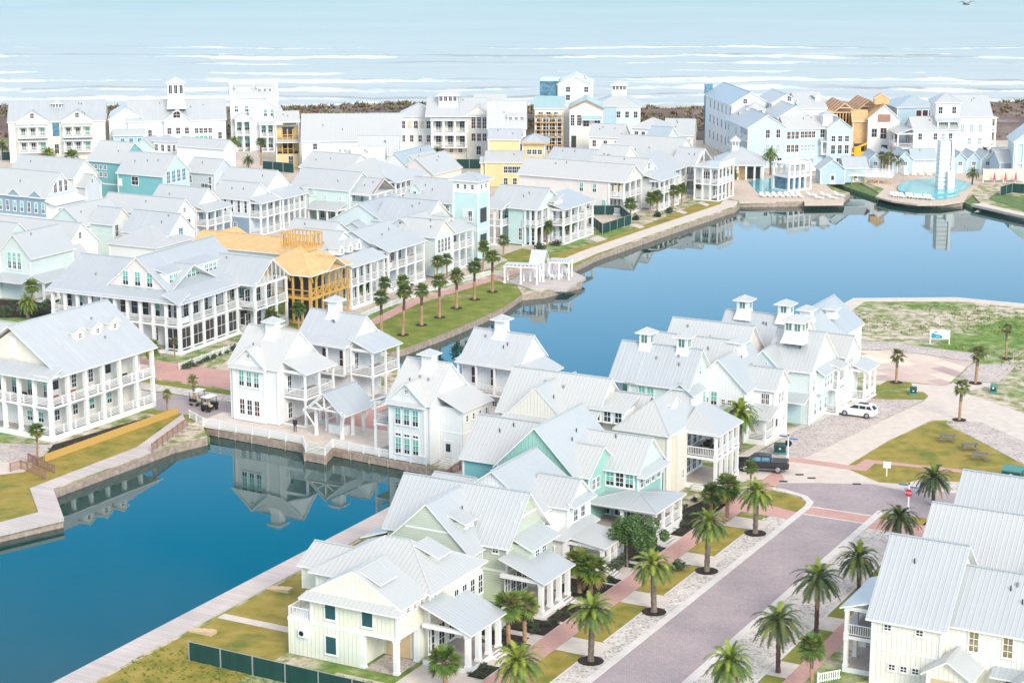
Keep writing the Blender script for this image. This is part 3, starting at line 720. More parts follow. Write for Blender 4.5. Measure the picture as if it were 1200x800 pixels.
def sea():
    m, n, b = nt('sea'); tc = N(n, 'ShaderNodeTexCoord'); ob = tc.outputs['Object']
    sp = N(n, 'ShaderNodeSeparateXYZ'); n.links.new(ob, sp.inputs[0]); y = sp.outputs[1]
    def ms(sx, sy, sc, det=4, rg=.6):
        mp = N(n, 'ShaderNodeMapping'); mp.inputs['Scale'].default_value = (sx, sy, 1); n.links.new(ob, mp.inputs[0]); return noise(n, mp.outputs[0], sc, det, rg)
    wob = mathn(n, 'ADD', mathn(n, 'MULTIPLY', mathn(n, 'SUBTRACT', ms(.008, .004, 1, 3), .5), 46), mathn(n, 'MULTIPLY', mathn(n, 'SUBTRACT', ms(.05, .03, 1, 5), .5), 22))
    yy = mathn(n, 'ADD', y, wob)
    foam = None
    fine = ms(.16, .12, 1, 8, .85); gate = ms(.016, .008, 1, 4); dirt = None
    for i, (c, w, g) in enumerate(((578, 3.5, .44), (590, 4, .46), (608, 5.5, .46), (634, 6, .48), (662, 6, .47), (690, 4, .55), (722, 4, .54), (750, 6, .51), (790, 4, .57))):
        dy = mathn(n, 'SUBTRACT', yy, c); d = mathn(n, 'ABSOLUTE', dy); e = mathn(n, 'SUBTRACT', .85, mathn(n, 'DIVIDE', d, w))
        e = mathn(n, 'ADD', e, mathn(n, 'MULTIPLY', mathn(n, 'SUBTRACT', fine, .5), 4.6)); e = mathn(n, 'ADD', e, mathn(n, 'MULTIPLY', mathn(n, 'SUBTRACT', gate, g), 9 if i > 1 else 6))
        e = mathn(n, 'MULTIPLY', e, mathn(n, 'LESS_THAN', d, w * 1.5)); e.node.use_clamp = True
        foam = e if foam is None else mathn(n, 'MAXIMUM', foam, e)
        if i in (2, 3, 4, 6, 7, 8):      # sandy face of the breaking wave
            q = mathn(n, 'SUBTRACT', 1.0, mathn(n, 'DIVIDE', mathn(n, 'ABSOLUTE', mathn(n, 'ADD', dy, -w * 1.2)), w * .8)); q.node.use_clamp = True; q = mathn(n, 'MULTIPLY', q, mathn(n, 'MULTIPLY', mathn(n, 'SUBTRACT', ms(.012, .05, 1.7, 4), .47), 9)); q.node.use_clamp = True
            dirt = q if dirt is None else mathn(n, 'MAXIMUM', dirt, q)
    swell = ms(.008, .02, 1, 5, .6); rip = ms(.03, .12, 1, 5, .65)
    t = mathn(n, 'DIVIDE', mathn(n, 'SUBTRACT', y, 560), 600); t.node.use_clamp = True
    deep = ramp(n, t, [(0, (.52, .54, .53)), (.3, (.44, .51, .51)), (.75, (.36, .48, .485)), (1, (.32, .46, .47))])
    c = mixc(n, ramp(n, swell, [(.4, (0, 0, 0)), (.7, (.5, .5, .5))]), deep, (.46, .54, .54))
    c = mixc(n, ramp(n, rip, [(.52, (0, 0, 0)), (.68, (.28, .28, .28))]), c, (.27, .40, .43))
    c = mixc(n, mathn(n, 'MULTIPLY', dirt, .75), c, (.30, .28, .27))
    c = mixc(n, foam, c, (.80, .83, .84))
    n.links.new(c, b.inputs['Base Color'])
    b.inputs['Roughness'].default_value = .55; b.inputs['Specular IOR Level'].default_value = .25
sea()
def seaz(x, y):
    z = -.9
    for yc, am, ph in ((604, .55, 0), (622, .6, 2), (651, .7, 4), (716, .8, 1), (754, .7, 3)):
        c = yc + 14 * mn.noise((x * .006, yc * .1, 0)) - 20 * 0
        z += am * math.exp(-((y - c) / 3.2) ** 2) * max(0, mn.noise((x * .012 + ph, yc * .3, 1)) * 2 + .4)
    return z
grid_sheet('sea', -700, 700, SH - 4, 1200, 100, 420, seaz, 'sea')
sheet('sea', [(-6000, 1200), (6000, 1200), (6000, 9000), (-6000, 9000)], -.9, 'sea', px=False)
# ================================================================ houses on the street (grid metres)
PD, PT, PM = 'pane_dark', 'pane_teal', 'pane_maroon'
# 1 butter-yellow house with carport, nearest the viewer
h = HS('butter yellow house with open carport and dark shuttered windows behind the green screen fence', -15, -6.5)
h.blk(-26, -18.7, -6.4, -2, .05, 3.35, None, wall='butter'); h.blk(-18.7, -15, -2.6, -1.9, .05, 3.35, None, wall='butter')
h.blk(-23.6, -15, -6.4, -1.6, 3.4, 6.1, 'gy', .56, 'butter', oh=.5, og=.05)
h.shed('F', -6.4, -24, -14.6, .15, 6.1, .5, oh=.75, og=.3, hip=(2, 2))
for x in (-18.5, -15.2):
    inst('column', col_mesh(.42, 3.05), h.root, h.fp('F', -6.4, x, -.22, .05))
inst('column', col_mesh(.42, 3.05), h.root, h.fp('F', -6.4, -15.2, -3.6, .05))
h.band(-26, -15, -6.4, -1.9, 3.12, .3)
h.panel('garage_door', 'F', -2.6, -17.2, .05, 2.4, 2.4, 'door_wood')
h.blk(-26, -14.5, -1.8, 7, .05, 6.3, 'hip', .52, 'butter', oh=.6); h.blk(-14.6, -13.5, .6, 5.8, 3.2, 6.0, None, wall='butter')
h.band(-26, -14.5, -1.8, 7, 3.12, .22)
h.blk(-29, -24, .4, 5.4, 3.3, 5.6, 'gx', .5, 'butter'); h.blk(-27.5, -26, .6, 5.2, 0.05, 3.3, None, wall='butter')
for x in (-21.6, -17.9): h.win('F', -6.4, x, 3.9, 1.05, 1.75, 'shutter', 1, 1)
h.win('F', -6.4, -21.6, .75, 1.05, 1.6, 'shutter', 1, 1)
h.row('R', -15, -5.8, -2.3, 4, 5.1, .42, .55, PM)
h.row('R', -13.5, 1.0, 5.3, 4, 3.9, .72, 1.7, PD, 2, 3); h.win('R', -14.5, -.9, 4.9, .4, .7, PM)
h.dormer('R', -17.2, -4.6, 7.0, 2.2, .7, 1.6, .45, 's', 'butter', 2, .32, .4, PM); h.dormer('R', -16.2, 3.3, 7.0, 2.0, .75, 2.2, .35, 's', 'butter', 2, .32, .4, PM)
h.porch('R', -14.5, -3.1, 2.7, 4.6, (.45,), 3.7, 4, .38, [False], .42)
h.row('R', -14.5, -1.6, 1.9, 3, .6, .95, 2.1, PD, 2, 3)
h.porch('F', -1.8, -26, -24, 3.4, (3.35,), 3.45, 0, None, [False]); inst('railing', rail_mesh(2.4), h.root, h.fp('F', -6.4, -26, -.1, 3.35)); inst('railing', rail_mesh(4.4), h.root, h.fp('F', -6.3, -25.9, 0, 3.35), R(90))
h.steps('R', -14.5, 1.6, 4.6, .45, 1.6, 2)
m = MB(); m.box(-.45, .45, -.35, 0, 0, .7, 'trim'); m.cyl((-.12, -.36, .35), (-.12, -.35, .35), .24, .24, 'black', 14); inst('air_conditioner', m.mesh('air_conditioner'), h.root, h.fp('F', -6.4, -24.3, .02, 1.9))
h.done()
# 2 sage house
h = HS('sage green house with a steep cross gable and white collar band, second along the street', -15, 12.8)
h.blk(-27.5, -14.8, 12.8, 20.2, .05, 6.0, 'gx', 1.02, 'sage', oh=.5, og=.5)
h.blk(-25.9, -17.3, 10.0, 16.4, .05, 5.5, 'gy', .93, 'sage', oh=.4, og=.3)
h.shed('L', -27.5, 12.6, 20.0, 2.6, 4.4, .35); h.blk(-29.8, -27.4, 13.2, 19.4, 2.2, 4.3, None, wall='sage')
h.t.box(-24.0 + 15, -19.2 + 15, -2.84, -2.78, 7.05, 7.22, 'trim')
for x in (-23.8, -20.9): h.win('F', 10.0, x, 3.9, 1.1, .6, 'pane_blue', 1, 1)
h.win('F', 12.8, -16.0, 4.9, .55, .6, PM)
h.dormer('R', -18.6, 12.4, 7.0, 1.9, .75, 2.0, .35, 's', 'sage', 2, .3, .4, PM)
h.row('R', -17.3, 11.0, 12.2, 2, 3.9, .6, 1.4, 'pane_pale')
h.blk(-14.9, -13.0, 14.0, 18.6, 3.4, 5.6, None, wall='sage'); h.shed('R', -14.8, 13.9, 19.0, 1.9, 5.5, .42, og=.3)
h.row('R', -13.0, 15.3, 16.7, 2, 4.0, .75, 1.3, PD, 2, 2)
h.t.box(.2, .24, 1.4, 6.0, 7.6, 7.8, 'trim'); h.win('R', -14.8, 15.8, 8.3, .5, .8, 'pane_blue', 1, 1)
h.porch('R', -14.8, 11.4, 17.2, 4.4, (.45,), 3.5, 4, .36, [False], .42); h.row('R', -14.8, 12.8, 16.2, 4, .6, .85, 2.1, PD, 2, 3)
h.band(-17.3, -14.8, 12.8, 20.2, 3.1, .22); h.steps('R', -14.8, 16.2, 4.4, .45, 1.6, 2)
h.done()
# 3 white house between sage and seafoam
h = HS('white house with grey stepped porch roofs between the sage green and the seafoam houses', -15, 25.5)
h.blk(-26.6, -17, 23.0, 31.8, .05, 5.7, 'gy', .72, 'white', oh=.45, og=.4); h.blk(-19, -14.9, 25.6, 30.4, .05, 6.0, 'gx', .8, 'white')
h.blk(-24.4, -19.6, 21.4, 23.2, .05, 5.6, 'gy', .8, 'white'); h.blk(-31, -26.8, 24.5, 31.5, .05, 4.6, 'gx', .5, 'white')
h.shed('R', -14.9, 25.6, 30.4, .45, 6.05, .6, og=.2); h.row('R', -14.9, 27.2, 28.8, 2, 4.0, .8, 1.6, PD, 2, 3)
h.blk(-17.2, -14.2, 23.2, 30.2, .05, 3.4, None, wall='white'); h.shed('R', -15.0, 23.0, 30.3, .9, 3.55, .35, hip=(1, 0)); h.win('F', 23.0, -17.9, 4.2, .8, 1.3, PD)
h.win('F', 23.2, -15.7, 1.0, .9, 1.5, PD, 2, 3)
h.porch('R', -14.2, 24.0, 28.8, 3.9, (.7,), 3.0, 4, .13, [True], .34, sides=False); h.row('R', -14.2, 24.8, 28, 3, .9, .8, 1.9, PD, 2, 3)
h.steps('R', -14.2, 24.8, 3.9, .7, 1.5, 4); h.done()
# 4 seafoam house
h = HS('seafoam green house with a long wrap-around porch roof and a three-window bay', -13.5, 39)
h.blk(-27.0, -18.2, 33.6, 44, .05, 6.4, 'gy', 1.0, 'seafoam', oh=.4, og=.4); h.blk(-21.2, -17.2, 35.0, 41, .05, 6.2, 'gx', .72, 'seafoam')
h.blk(-21, -13.4, 38.8, 44.6, .05, 6.2, 'gx', .92, 'seafoam', gab='mint'); h.shed('R', -13.4, 38.6, 44.8, .1, 6.1, .5, oh=.9, hip=(2, 2))
h.blk(-33, -26, 37, 45, .05, 5.6, 'gx', .85, 'teal')
h.row('F', 38.8, -16.6, -14.4, 3, 4.2, .85, 1.5, [PT, PD, PT], 2, 3); h.row('R', -13.4, 39.6, 43.8, 4, 4.2, .7, 1.5, PM, 2, 3); h.row('R', -17.2, 36.0, 37.1, 2, 4.4, .6, 1.1, PM)
h.t.box(-3.75, -.32, -.215, -.2, 3.95, 5.95, 'trim')
h.roof(-4.2, 3.5, -3.6, 3.2, 3.22, 'hip', .19, .4)
h.porch('R', -13.4, 35.4, 42.2, 3.5, (.9,), 3.2, 4, None, [True], .3, rs='h'); h.porch('F', 38.8, -17.6, -13.6, 3.3, (.9,), 3.2, 2, None, [False], .3)
h.row('F', 38.8, -17, -14.2, 3, 1.1, .8, 1.6, PD); h.row('R', -13.4, 39.8, 41.6, 2, 1.0, .85, 1.9, PD, 2, 3)
h.steps('R', -13.4, 36.4, 3.5, .9, 2.0, 5); h.done()
# 5 cream house with pyramid roof
h = HS('large cream house with a pyramid roof corner and gallery facing the black pickup', -15.5, 52.6)
h.blk(-36, -24.2, 50.6, 58.6, .05, 7.2, 'gx', .95, 'cream'); h.blk(-34, -27.4, 49.2, 55, .05, 7.3, 'gy', .95, 'cream', og=.1); h.shed('F', 49.2, -34.6, -26.8, .1, 7.2, .5, oh=.8, hip=(2, 2))
h.blk(-28, -20, 52.8, 59, .05, 6.9, 'gx', .78, 'cream'); h.blk(-21.5, -15.5, 51.0, 60.6, .05, 6.9, 'hip', .85, 'cream')
h.dormer('F', 51.6, -23.0, 6.9, 4.0, 1.5, 3.4, .3, 's', 'white', 3, .78, 1.25, PD)
h.dormer('R', -17.0, 56.4, 8.2, 2.0, .6, 1.6, .6, 'g', 'white', 1, .35, .4, PM)
h.blk(-15.7, -14.6, 52.0, 54.4, .05, 6.5, None, wall='cream'); h.win('F', 51.0, -18.5, 4.4, .7, .95, PT); h.win('F', 51.0, -17.2, 3.9, .7, 1.6, PT)
h.win('F', 51.0, -18.5, 3.0, .7, .9, PM)
h.porch('R', -15.5, 54.4, 61.0, 4.4, (.6, 3.7), 6.5, 5, .36, [False, True], .34, hip=(1, 0)); h.row('R', -15.5, 55.2, 60.2, 4, .9, .9, 2.1, PD, 2, 3); h.row('R', -15.5, 55.2, 60.2, 4, 3.9, .9, 2.1, PD, 2, 3)
h.steps('F', 54.4, -13.2, 0, .6, 1.2, 3); h.win('R', -14.6, 53.2, 1.4, .4, .9, PD); h.door('F', 51.0, -16.4, .1, 1.0, 2.3, 'door_teal')
h.done()
# 6 pale mint cottage with two cupolas on its ridge
h = HS('pale mint house with two cupolas on its ridge and a corner balcony over the lagoon', -22.5, 67.4)
h.blk(-27.6, -20.2, 67.4, 74.2, .05, 7.8, 'gx', 1.05, 'mint', oh=.45, og=.5); h.blk(-29.9, -27.5, 69.2, 74.1, .05, 7.7, None, wall='mint'); h.roof(-29.9 + 22.5, -27 + 22.5, 0, 6.8, 7.83, 'gx', 1.05, .45, .35)
h.porch('F', 69.3, -30, -27.6, 1.9, (.3, 4.8), 7.7, 2, None, [True, True], .28); h.win('F', 69.2, -28.7, 4.9, 1.2, 2.0, PT, 2, 1)
h.row('F', 67.4, -26.0, -24.9, 2, 5.0, .8, 2.1, PT, 2, 3); h.blk(-22.4, -19.6, 67.2, 70.5, .05, 7.0, 'gy', .7, 'white')
h.row('R', -20.2, 69.4, 72.4, 3, 4.3, .8, 2.0, PT, 2, 3); h.win('R', -20.2, 71, 8.4, .5, 1.1, PT)
h.cupola(-27.0, 70.8, 10.0, 1.7, 3.4, .55, .8, 1); h.cupola(-22.2, 70.8, 10.0, 1.7, 3.4, .55, .8, 1); h.done()
h = HS('pale house with plain grey ridge roof just behind the two-cupola mint house', -20, 78)
h.blk(-29, -19.0, 75.8, 82.0, .05, 7.8, 'gx', 1.0, 'white', gab='pink'); h.done()
# 7 white gabled house
h = HS('white gabled house with a small square cupola beside the cobbled parking area', -13, 77)
h.blk(-22.2, -15.4, 73.4, 83, .05, 6.6, 'gy', .95, 'white'); h.blk(-18, -12.8, 76.4, 80.6, .05, 6.4, 'gx', .85, 'white')
h.cupola(-18.8, 79.5, 9.0, 1.9, 2.2, .5, .6, 0); h.row('F', 73.4, -19.3, -19.3, 1, 4.3, .7, 1.6, PT, 2, 3); h.row('F', 73.4, -21.0, -20.2, 2, 4.5, .4, .6, PM); h.row('F', 73.4, -18.1, -17.3, 2, 4.5, .4, .6, PM)
h.row('F', 76.4, -14.2, -13.7, 2, 4.3, .42, 1.3, PM); h.row('R', -12.8, 78, 79, 2, 4.2, .5, 1.3, PM); h.shed('F', 73.4, -22, -15.4, 2.4, 3.6, .3); h.shed('F', 76.4, -15.6, -12.4, 2.6, 3.4, .35)
h.porch('F', 76.4, -15.4, -12.9, 2.5, (.6,), 3.3, 2, None, [True], .28, rs='h'); h.door('R', -12.8, 77.2, .6); h.win('R', -12.8, 79.6, .9, .7, 1.5, 'pane_pale'); h.done()
# 8 pale aqua house with lantern
h = HS('pale aqua house with a wide four-window roof lantern and bracketed bay', -11.4, 84.8)
h.blk(-17, -11.3, 84.6, 93.4, .05, 7.0, 'gx', .85, 'greymint', gab='ivory'); h.blk(-19.2, -14.4, 82.9, 88, .05, 6.9, 'gy', .95, 'aqua')
h.cupola(-14.4, 87.6, 9.6, 2.6, 3.2, .5, .9, 2); h.blk(-11.4, -10.5, 87.0, 91.0, 3.4, 6.2, None, wall='greymint'); h.shed('R', -11.3, 86.8, 91.2, .9, 6.2, .6)
h.row('R', -10.5, 87.9, 89.9, 3, 4.2, .6, 1.4, PT); h.row('R', -11.3, 85.8, 85.8, 1, 4.1, .6, 1.5, PT); h.row('R', -11.3, 86.6, 90.4, 3, .9, .7, 1.5, PT); h.win('F', 82.9, -16.8, 6.3, 1.0, 1.5, PD); h.win('F', 82.9, -16.8, 3.2, 1.0, 1.4, PD)
h.porch('R', -11.3, 90.8, 93.4, 1.6, (.3, 3.4), 6.2, 2, .3, [True, True], .25); h.shed('F', 84.6, -15.0, -11.4, 2.0, 3.4, .3)
h.panel('garage_door', 'F', 84.6, -13.6, .05, 2.5, 2.7, 'wall_aqua'); h.done()
# 9 white house at the end
h = HS('white house with paired dark window at the end of the row beside the plaza', -10.6, 95.8)
h.blk(-15, -10.6, 95.6, 100.4, .05, 6.6, 'gx', .8, 'white'); h.blk(-20, -14, 94, 104, .05, 7.2, 'gy', .9, 'white'); h.blk(-13.6, -10.8, 92.6, 95.7, .05, 3.4, None, wall='white'); h.shed('F', 95.6, -13.8, -10.6, 3.1, 3.5, .35)
h.row('F', 95.6, -13.0, -12.2, 2, 4.2, .6, 1.6, PD, 2, 3); h.row('R', -10.6, 97.2, 98.0, 2, 4.3, .5, 1.5, PM); h.porch('R', -10.6, 98.6, 103, 1.8, (.4,), 4.2, 3, .35, [True], .25); h.cupola(-16.8, 98, 9.8, 1.8, 2.0, .5, .6, 0); h.done()
h = HS('pale grey house with a low dormer behind the white end house by the lagoon walk', -19, 106)
h.blk(-23, -15, 104, 115, .05, 6.6, 'gy', .8, 'white'); h.blk(-26, -21, 106, 110, .05, 6, 'gx', .6, 'pink', rm='roof_white'); h.cupola(-16.5, 107, 8.6, 1.5, 1.6, .5, .5, 0); h.done()
# back row along the lagoon
h = HS('pale grey house with two tall cupolas, farthest cupola house before the lagoon', -17, 92)
h.blk(-28, -21, 86.0, 92.4, .05, 7.2, 'gx', .95, 'icy', gab='pink'); h.blk(-26.5, -15.6, 92.2, 98.6, .05, 7.6, 'gx', 1.0, 'icy', gab='pink'); h.cupola(-24.2, 95.2, 10, 2.0, 3.0, .5, .8, 1); h.cupola(-18.6, 95.2, 10, 2.0, 3.0, .5, .8, 1); h.done()
h = HS('long grey roofed house between the mint cupola house and the lagoon', -22, 84)
h.blk(-30, -19.6, 82.4, 90, .05, 7.4, 'gx', 1.0, 'white', gab='pink'); h.done()
# small roof in front of lagoon between cottages and row
h = HS('low white pavilion roof at the lagoon edge behind the cream house', -31, 62)
h.blk(-35.6, -30.8, 58.8, 64, .05, 6.6, 'gy', .8, 'white', gab='pink'); h.done()
# right side houses
h = HS('white farmhouse-style house with a long metal roof and corner gallery, nearest on the right', 20, 11)
h.blk(20.6, 26.4, 11.0, 22.4, .05, 5.9, 'gx', .93, 'ivory', og=.55, oh=.35); h.blk(26.3, 42, 12.2, 21.0, .05, 6.0, 'gx', .80, 'ivory', oh=.35, rm='roof')
h.row('F', 11.0, 21.9, 24.6, 2, 4.9, .55, .5, PD); h.row('F', 11.0, 22.4, 24.4, 3, 1.5, .5, .5, PD); h.row('F', 12.2, 28.8, 31.6, 2, 3.9, .75, 1.7, 'pane_tan', 2, 3)
h.band(20.6, 26.4, 11, 22.4, 3.1, .12)
h.blk(26.0, 29.4, 8.9, 12.3, .05, 2.9, 'gy', .65, 'ivory', og=.5, oh=.45, rm='roof_pale'); h.panel('garage_door', 'F', 8.9, 27.4, .05, 2.1, 2.3, 'door_wood')
h.shed('F', 12.2, 30.8, 33.0, 1.0, 2.7, .35); h.door('F', 12.2, 31.9, .1)
h.blk(33, 38, 9.0, 12.4, .05, 2.9, 'gy', .65, 'ivory', og=.3); h.win('F', 12.2, 34.3, 3.9, .75, 1.7, 'pane_tan', 2, 3)
h.porch('L', 20.6, 12.3, 20.2, 2.9, (.45, 3.3), 5.9, 4, .32, [False, True], .34, hip=(0, 0), rm='roof'); h.door('L', 20.6, 15, .45); h.door('L', 20.6, 17, 3.3); h.done()
h = HS('white house with long pale blue metal roof, middle of three on the right edge', 20, 24.6)
h.blk(20.6, 44, 24.4, 33.2, .05, 6.2, 'gx', 1.0, 'white', og=.5); h.blk(30.4, 34.0, 23.2, 28, 5.0, 7.2, 'gy', .8, 'white'); h.done()
h = HS('long pale metal roofed house at the street corner, farthest of three on the right', 20, 38)
h.blk(20.2, 44, 36.2, 44.4, .05, 6.4, 'gx', 1.0, 'white', og=.5); h.blk(29.2, 34.4, 34.6, 40, 4.6, 6.4, 'gy', .8, 'white'); h.done()
# ================================================================ left: gallery cottage
h = HP('white house with double galleries all round and three small roof dormers, far left', 62, 518, 0, ang=30, group=None)
D_, Wd = 19.0, 15.4
h.blk(-Wd + .2, -.4, 2.4, D_, 7.5, 7.6, 'gy', .64, 'cream', oh=0, og=0); h.blk(-Wd, -2.5, 2.4, D_, .3, 7.5, None, wall='cream')
h.r = MB(); h.roof(-Wd, -.1, 1.7, D_ + .3, 7.75, 'gy', .66, .35, .15, rm='roof_pale'); h.shed('F', 2.0, -Wd, -.1, 2.2, 7.75, .42, hip=(0, 0), rm='roof_pale', og=.35)
h.blk(-Wd, -2.5, 2.3, D_, .3, 4, None, wall='white')
h.porch('R', -2.5, 0, D_, 2.45, (.7, 4.2), 7.9, 7, None, [True, True], .42, rs='h'); h.porch('F', 2.3, -Wd, -.1, 2.2, (.7, 4.2), 7.9, 7, None, [False, True], .42, rs='h')
for i, a in enumerate((3.6, 6.8, 9.8, 13.0)):
    (h.door if i % 3 == 0 else h.win)('R', -2.5, a, 4.25 if i % 3 == 0 else 4.9, **(dict(w=1.5, h=2.5, mat='door_white') if i % 3 == 0 else dict(w=.75, h=1.7, pane=PD, ny=3)))
    h.win('R', -2.5, a, 1.5, .8, 1.3, PT if i > 1 else PD); h.win('R', -2.5, a, 7.0, .8, .35, PM, 3, 1)
h.row('F', 2.3, -13, -2.8, 5, 4.6, .7, 2.4, PT, 2, 3); h.row('F', 2.3, -5.6, -3.8, 2, 1.4, .8, 1.2, PT)
h.panel('gable_panel', 'F', 2.38, -7.8, 8.9, 1.1, 2.6, 'trim')
for a in (9.6, 12.8, 16.0): h.dormer('R', -3.7, a, 10.1, 1.7, 1.0, 2.6, .6, 'g', 'cream', 1, .5, .6, PM, rm='roof_pale')
m = MB(); m.box(-.6, .6, -.3, .3, 0, .9, 'black'); inst('grill', m.mesh('grill'), h.root, (-9.5 + 3.5, .9, 4.2))
h.done()
h = HS('grey metal roof corner of a house cut by the left edge, behind the gallery house', -104, 50)
h.blk(-125, -103.4, 44, 52, .05, 7.0, 'gx', .8, 'cream'); h.done()
# ================================================================ island cottages
IA = 31.0
def island(label, px, py, ze, W, D, cup, wins, porchR=True, **k):
    h = HP(label, px, py, ze, ang=IA, group='white cottages with cupolas on the canal island', roof='roof_pale')
    return h
h = island('white waterside cottage with pale green upper windows beside the golf carts', 325, 500, 0, 9, 7, 1, 1)
h.blk(-7.2, 0, .3, 8.6, .1, 7.2, 'gx', .92, 'white', oh=.3); h.blk(-6.6, -1.8, 0, 5, .1, 7.2, 'gy', .85, 'white', oh=.4); h.shed('F', 0, -6.7, -1.7, .1, 7.1, .5, oh=.5, hip=(2, 2))
h.row('F', 0, -5.3, -3.0, 3, 4.5, .7, 1.9, [PT], 2, 3); h.row('F', 0, -5.3, -3.0, 3, .9, .7, 1.9, ['pane_maroon', PD, PM], 2, 3); h.win('F', 0, -4.2, 8.1, .4, .45, PM)
h.row('F', 0, -5.3, -3.0, 3, 6.6, .7, .35, [PT], 2, 1)
h.porch('R', 0, 1.4, 7.4, 3.4, (.25, 3.7), 6.9, 3, .35, [False, True], .24); h.row('R', 0, 2.6, 5.8, 2, 3.9, .7, 2.0, PD, 2, 3); h.row('R', 0, 2.6, 5.8, 2, .5, .7, 2.0, PD, 2, 3)
h.cupola(-3.3, 3.9, 9.4, 1.7, 3.2, .55, 1.0, 0, rm='roof_pale'); h.done()
h = island('white cottage with a bracketed wrap-around upper gallery, behind the small open pavilion', 402, 405, 8.2, 9, 7, 1, 1)
h.blk(-8.2, 0, 1.6, 8.0, .1, 8.0, 'gx', .95, 'white', oh=.2); h.shed('F', 1.6, -8.2, 0, 1.3, 8.0, .4, oh=.3); h.t.box(-8.2, 0, .25, 1.6, 4.1, 4.35, 'trim')
h.porch('F', 1.6, -8.2, 0, 1.4, (4.4,), 8.0, 4, None, [True], .2); h.row('F', 1.6, -6.8, -1.4, 3, 4.8, .6, 2.3, PM, 1, 2); h.win('F', 1.6, -3.6, 2.5, .6, .6, PD)
h.porch('R', 0, 1.6, 7.6, 3.4, (.3, 4.4), 7.6, 3, .35, [True, True], .24); h.row('R', 0, 2.8, 6.2, 2, 4.6, .7, 2.1, PD, 2, 3); h.row('R', 0, 2.8, 6.2, 2, .6, .7, 2.1, PD, 2, 3)
h.cupola(-4.6, 4.8, 10.0, 1.7, 3.2, .55, 1.0, 0, rm='roof_pale'); h.done()
h = island('white waterside cottage with teal windows on both floors, right of the open pavilion', 503, 546, 0, 9, 7, 1, 1)
h.blk(-5.6, 0, .3, 8.6, .1, 7.2, 'gx', .92, 'white', oh=.3); h.blk(-5.4, -.6, 0, 5, .1, 7.2, 'gy', .85, 'white', oh=.35); h.shed('F', 0, -5.5, -.6, .1, 7.1, .5, oh=.5, hip=(2, 2))
h.row('F', 0, -4.2, -1.8, 3, 4.4, .7, 1.9, [PT], 2, 3); h.row('F', 0, -4.2, -1.8, 3, .9, .7, 1.9, [PT], 2, 3); h.win('F', 0, -3.0, 8.1, .4, .45, PM)
h.row('F', 0, -4.2, -1.8, 3, 6.5, .7, .35, [PD], 2, 1); h.row('F', 0, -4.2, -1.8, 3, 3.0, .7, .3, [PD], 2, 1)
h.blk(-.1, 3.2, 2.2, 8.0, .1, 6.6, None, wall='white'); h.shed('R', 0, 2.0, 8.2, 3.2, 6.6, .42); h.row('R', 3.2, 3.0, 7.2, 4, 5.0, .35, .7, PD, 1, 2); h.band(-.1, 3.2, 2.2, 8, 3.6, .15)
h.porch('L', -5.6, 1.4, 7.0, 3.0, (.2, 3.7), 6.4, 3, .35, [False, True], .24); h.door('F', 2.2, 1.2, .4); h.steps('F', 2.2, 1.2, 0, .8, 1.5, 4)
h.cupola(-2.4, 3.9, 9.4, 1.7, 3.2, .55, 1.0, 0, rm='roof_pale'); h.done()
h = island('white cottage with an upper gallery standing against the lagoon, rightmost on the island', 600, 430, 8.2, 9, 7, 1, 1)
h.blk(-8.0, 0, 1.6, 8.0, .1, 8.0, 'gx', .95, 'white', oh=.2); h.shed('F', 1.6, -8.0, 0, 1.3, 8.0, .4, oh=.3); h.t.box(-8.0, 0, .25, 1.6, 4.1, 4.35, 'trim')
h.porch('F', 1.6, -8.0, 0, 1.4, (4.4,), 8.0, 4, None, [True], .2); h.row('F', 1.6, -6.4, -.9, 3, 4.8, .6, 2.3, PM, 1, 2); h.win('F', 1.6, -3.4, 2.5, .6, .6, PD)
h.blk(0, 2.4, 2.4, 7.4, .1, 7.0, None, wall='white'); h.shed('R', 0, 2.2, 7.6, 2.4, 7.0, .42); h.porch('L', -8, 3, 7, 1.6, (4.4,), 7.6, 2, .3, [True], .2)
h.cupola(-4.3, 4.8, 10.0, 1.7, 3.2, .55, 1.0, 0, rm='roof_pale'); h.done()
# open pavilion on the quay
h = HP('small open timber pavilion with truss gable and flared posts on the island quay', 402, 516, .03, ang=IA, name='pavilion', cat='pavilion')
h.roof(-4.6, 0, 0, 5.2, 3.6, 'gy', .85, .7, .8, rm='roof')
for x in (-4.2, -.4):
    for y in (.4, 2.6, 4.8): inst('column', col_mesh(.3, 3.5), h.root, (x, y, .03))
h.t.box(-4.6, -.05, .1, .3, 3.35, 3.62, 'trim'); h.t.box(-4.6, -.05, 4.8, 5.0, 3.35, 3.62, 'trim'); h.t.box(-4.5, -4.2, .3, 4.8, 3.35, 3.6, 'trim'); h.t.box(-.4, -.1, .3, 4.8, 3.35, 3.6, 'trim')
for (p, q) in (((-4.6, -.5, 3.6), (-2.3, -.5, 5.4)), ((0, -.5, 3.6), (-2.3, -.5, 5.4)), ((-2.3, -.5, 3.6), (-2.3, -.5, 5.4)), ((-3.6, -.5, 4.4), (-2.3, -.5, 3.6)), ((-1, -.5, 4.4), (-2.3, -.5, 3.6)), ((-5, -.5, 3.6), (.4, -.5, 3.6)),
               ((-5.3, -.6, 3.4), (-4.2, .3, 1.0)), ((.7, -.6, 3.4), (-.4, .3, 1.0)), ((.8, 5, 3.5), (-.4, 4.8, 1.2))): h.t.bar(p, q, .17, 'trim')
h.blk(-3.6, -1.0, 2.0, 3.0, .03, 1.1, None, wall='white'); h.done()
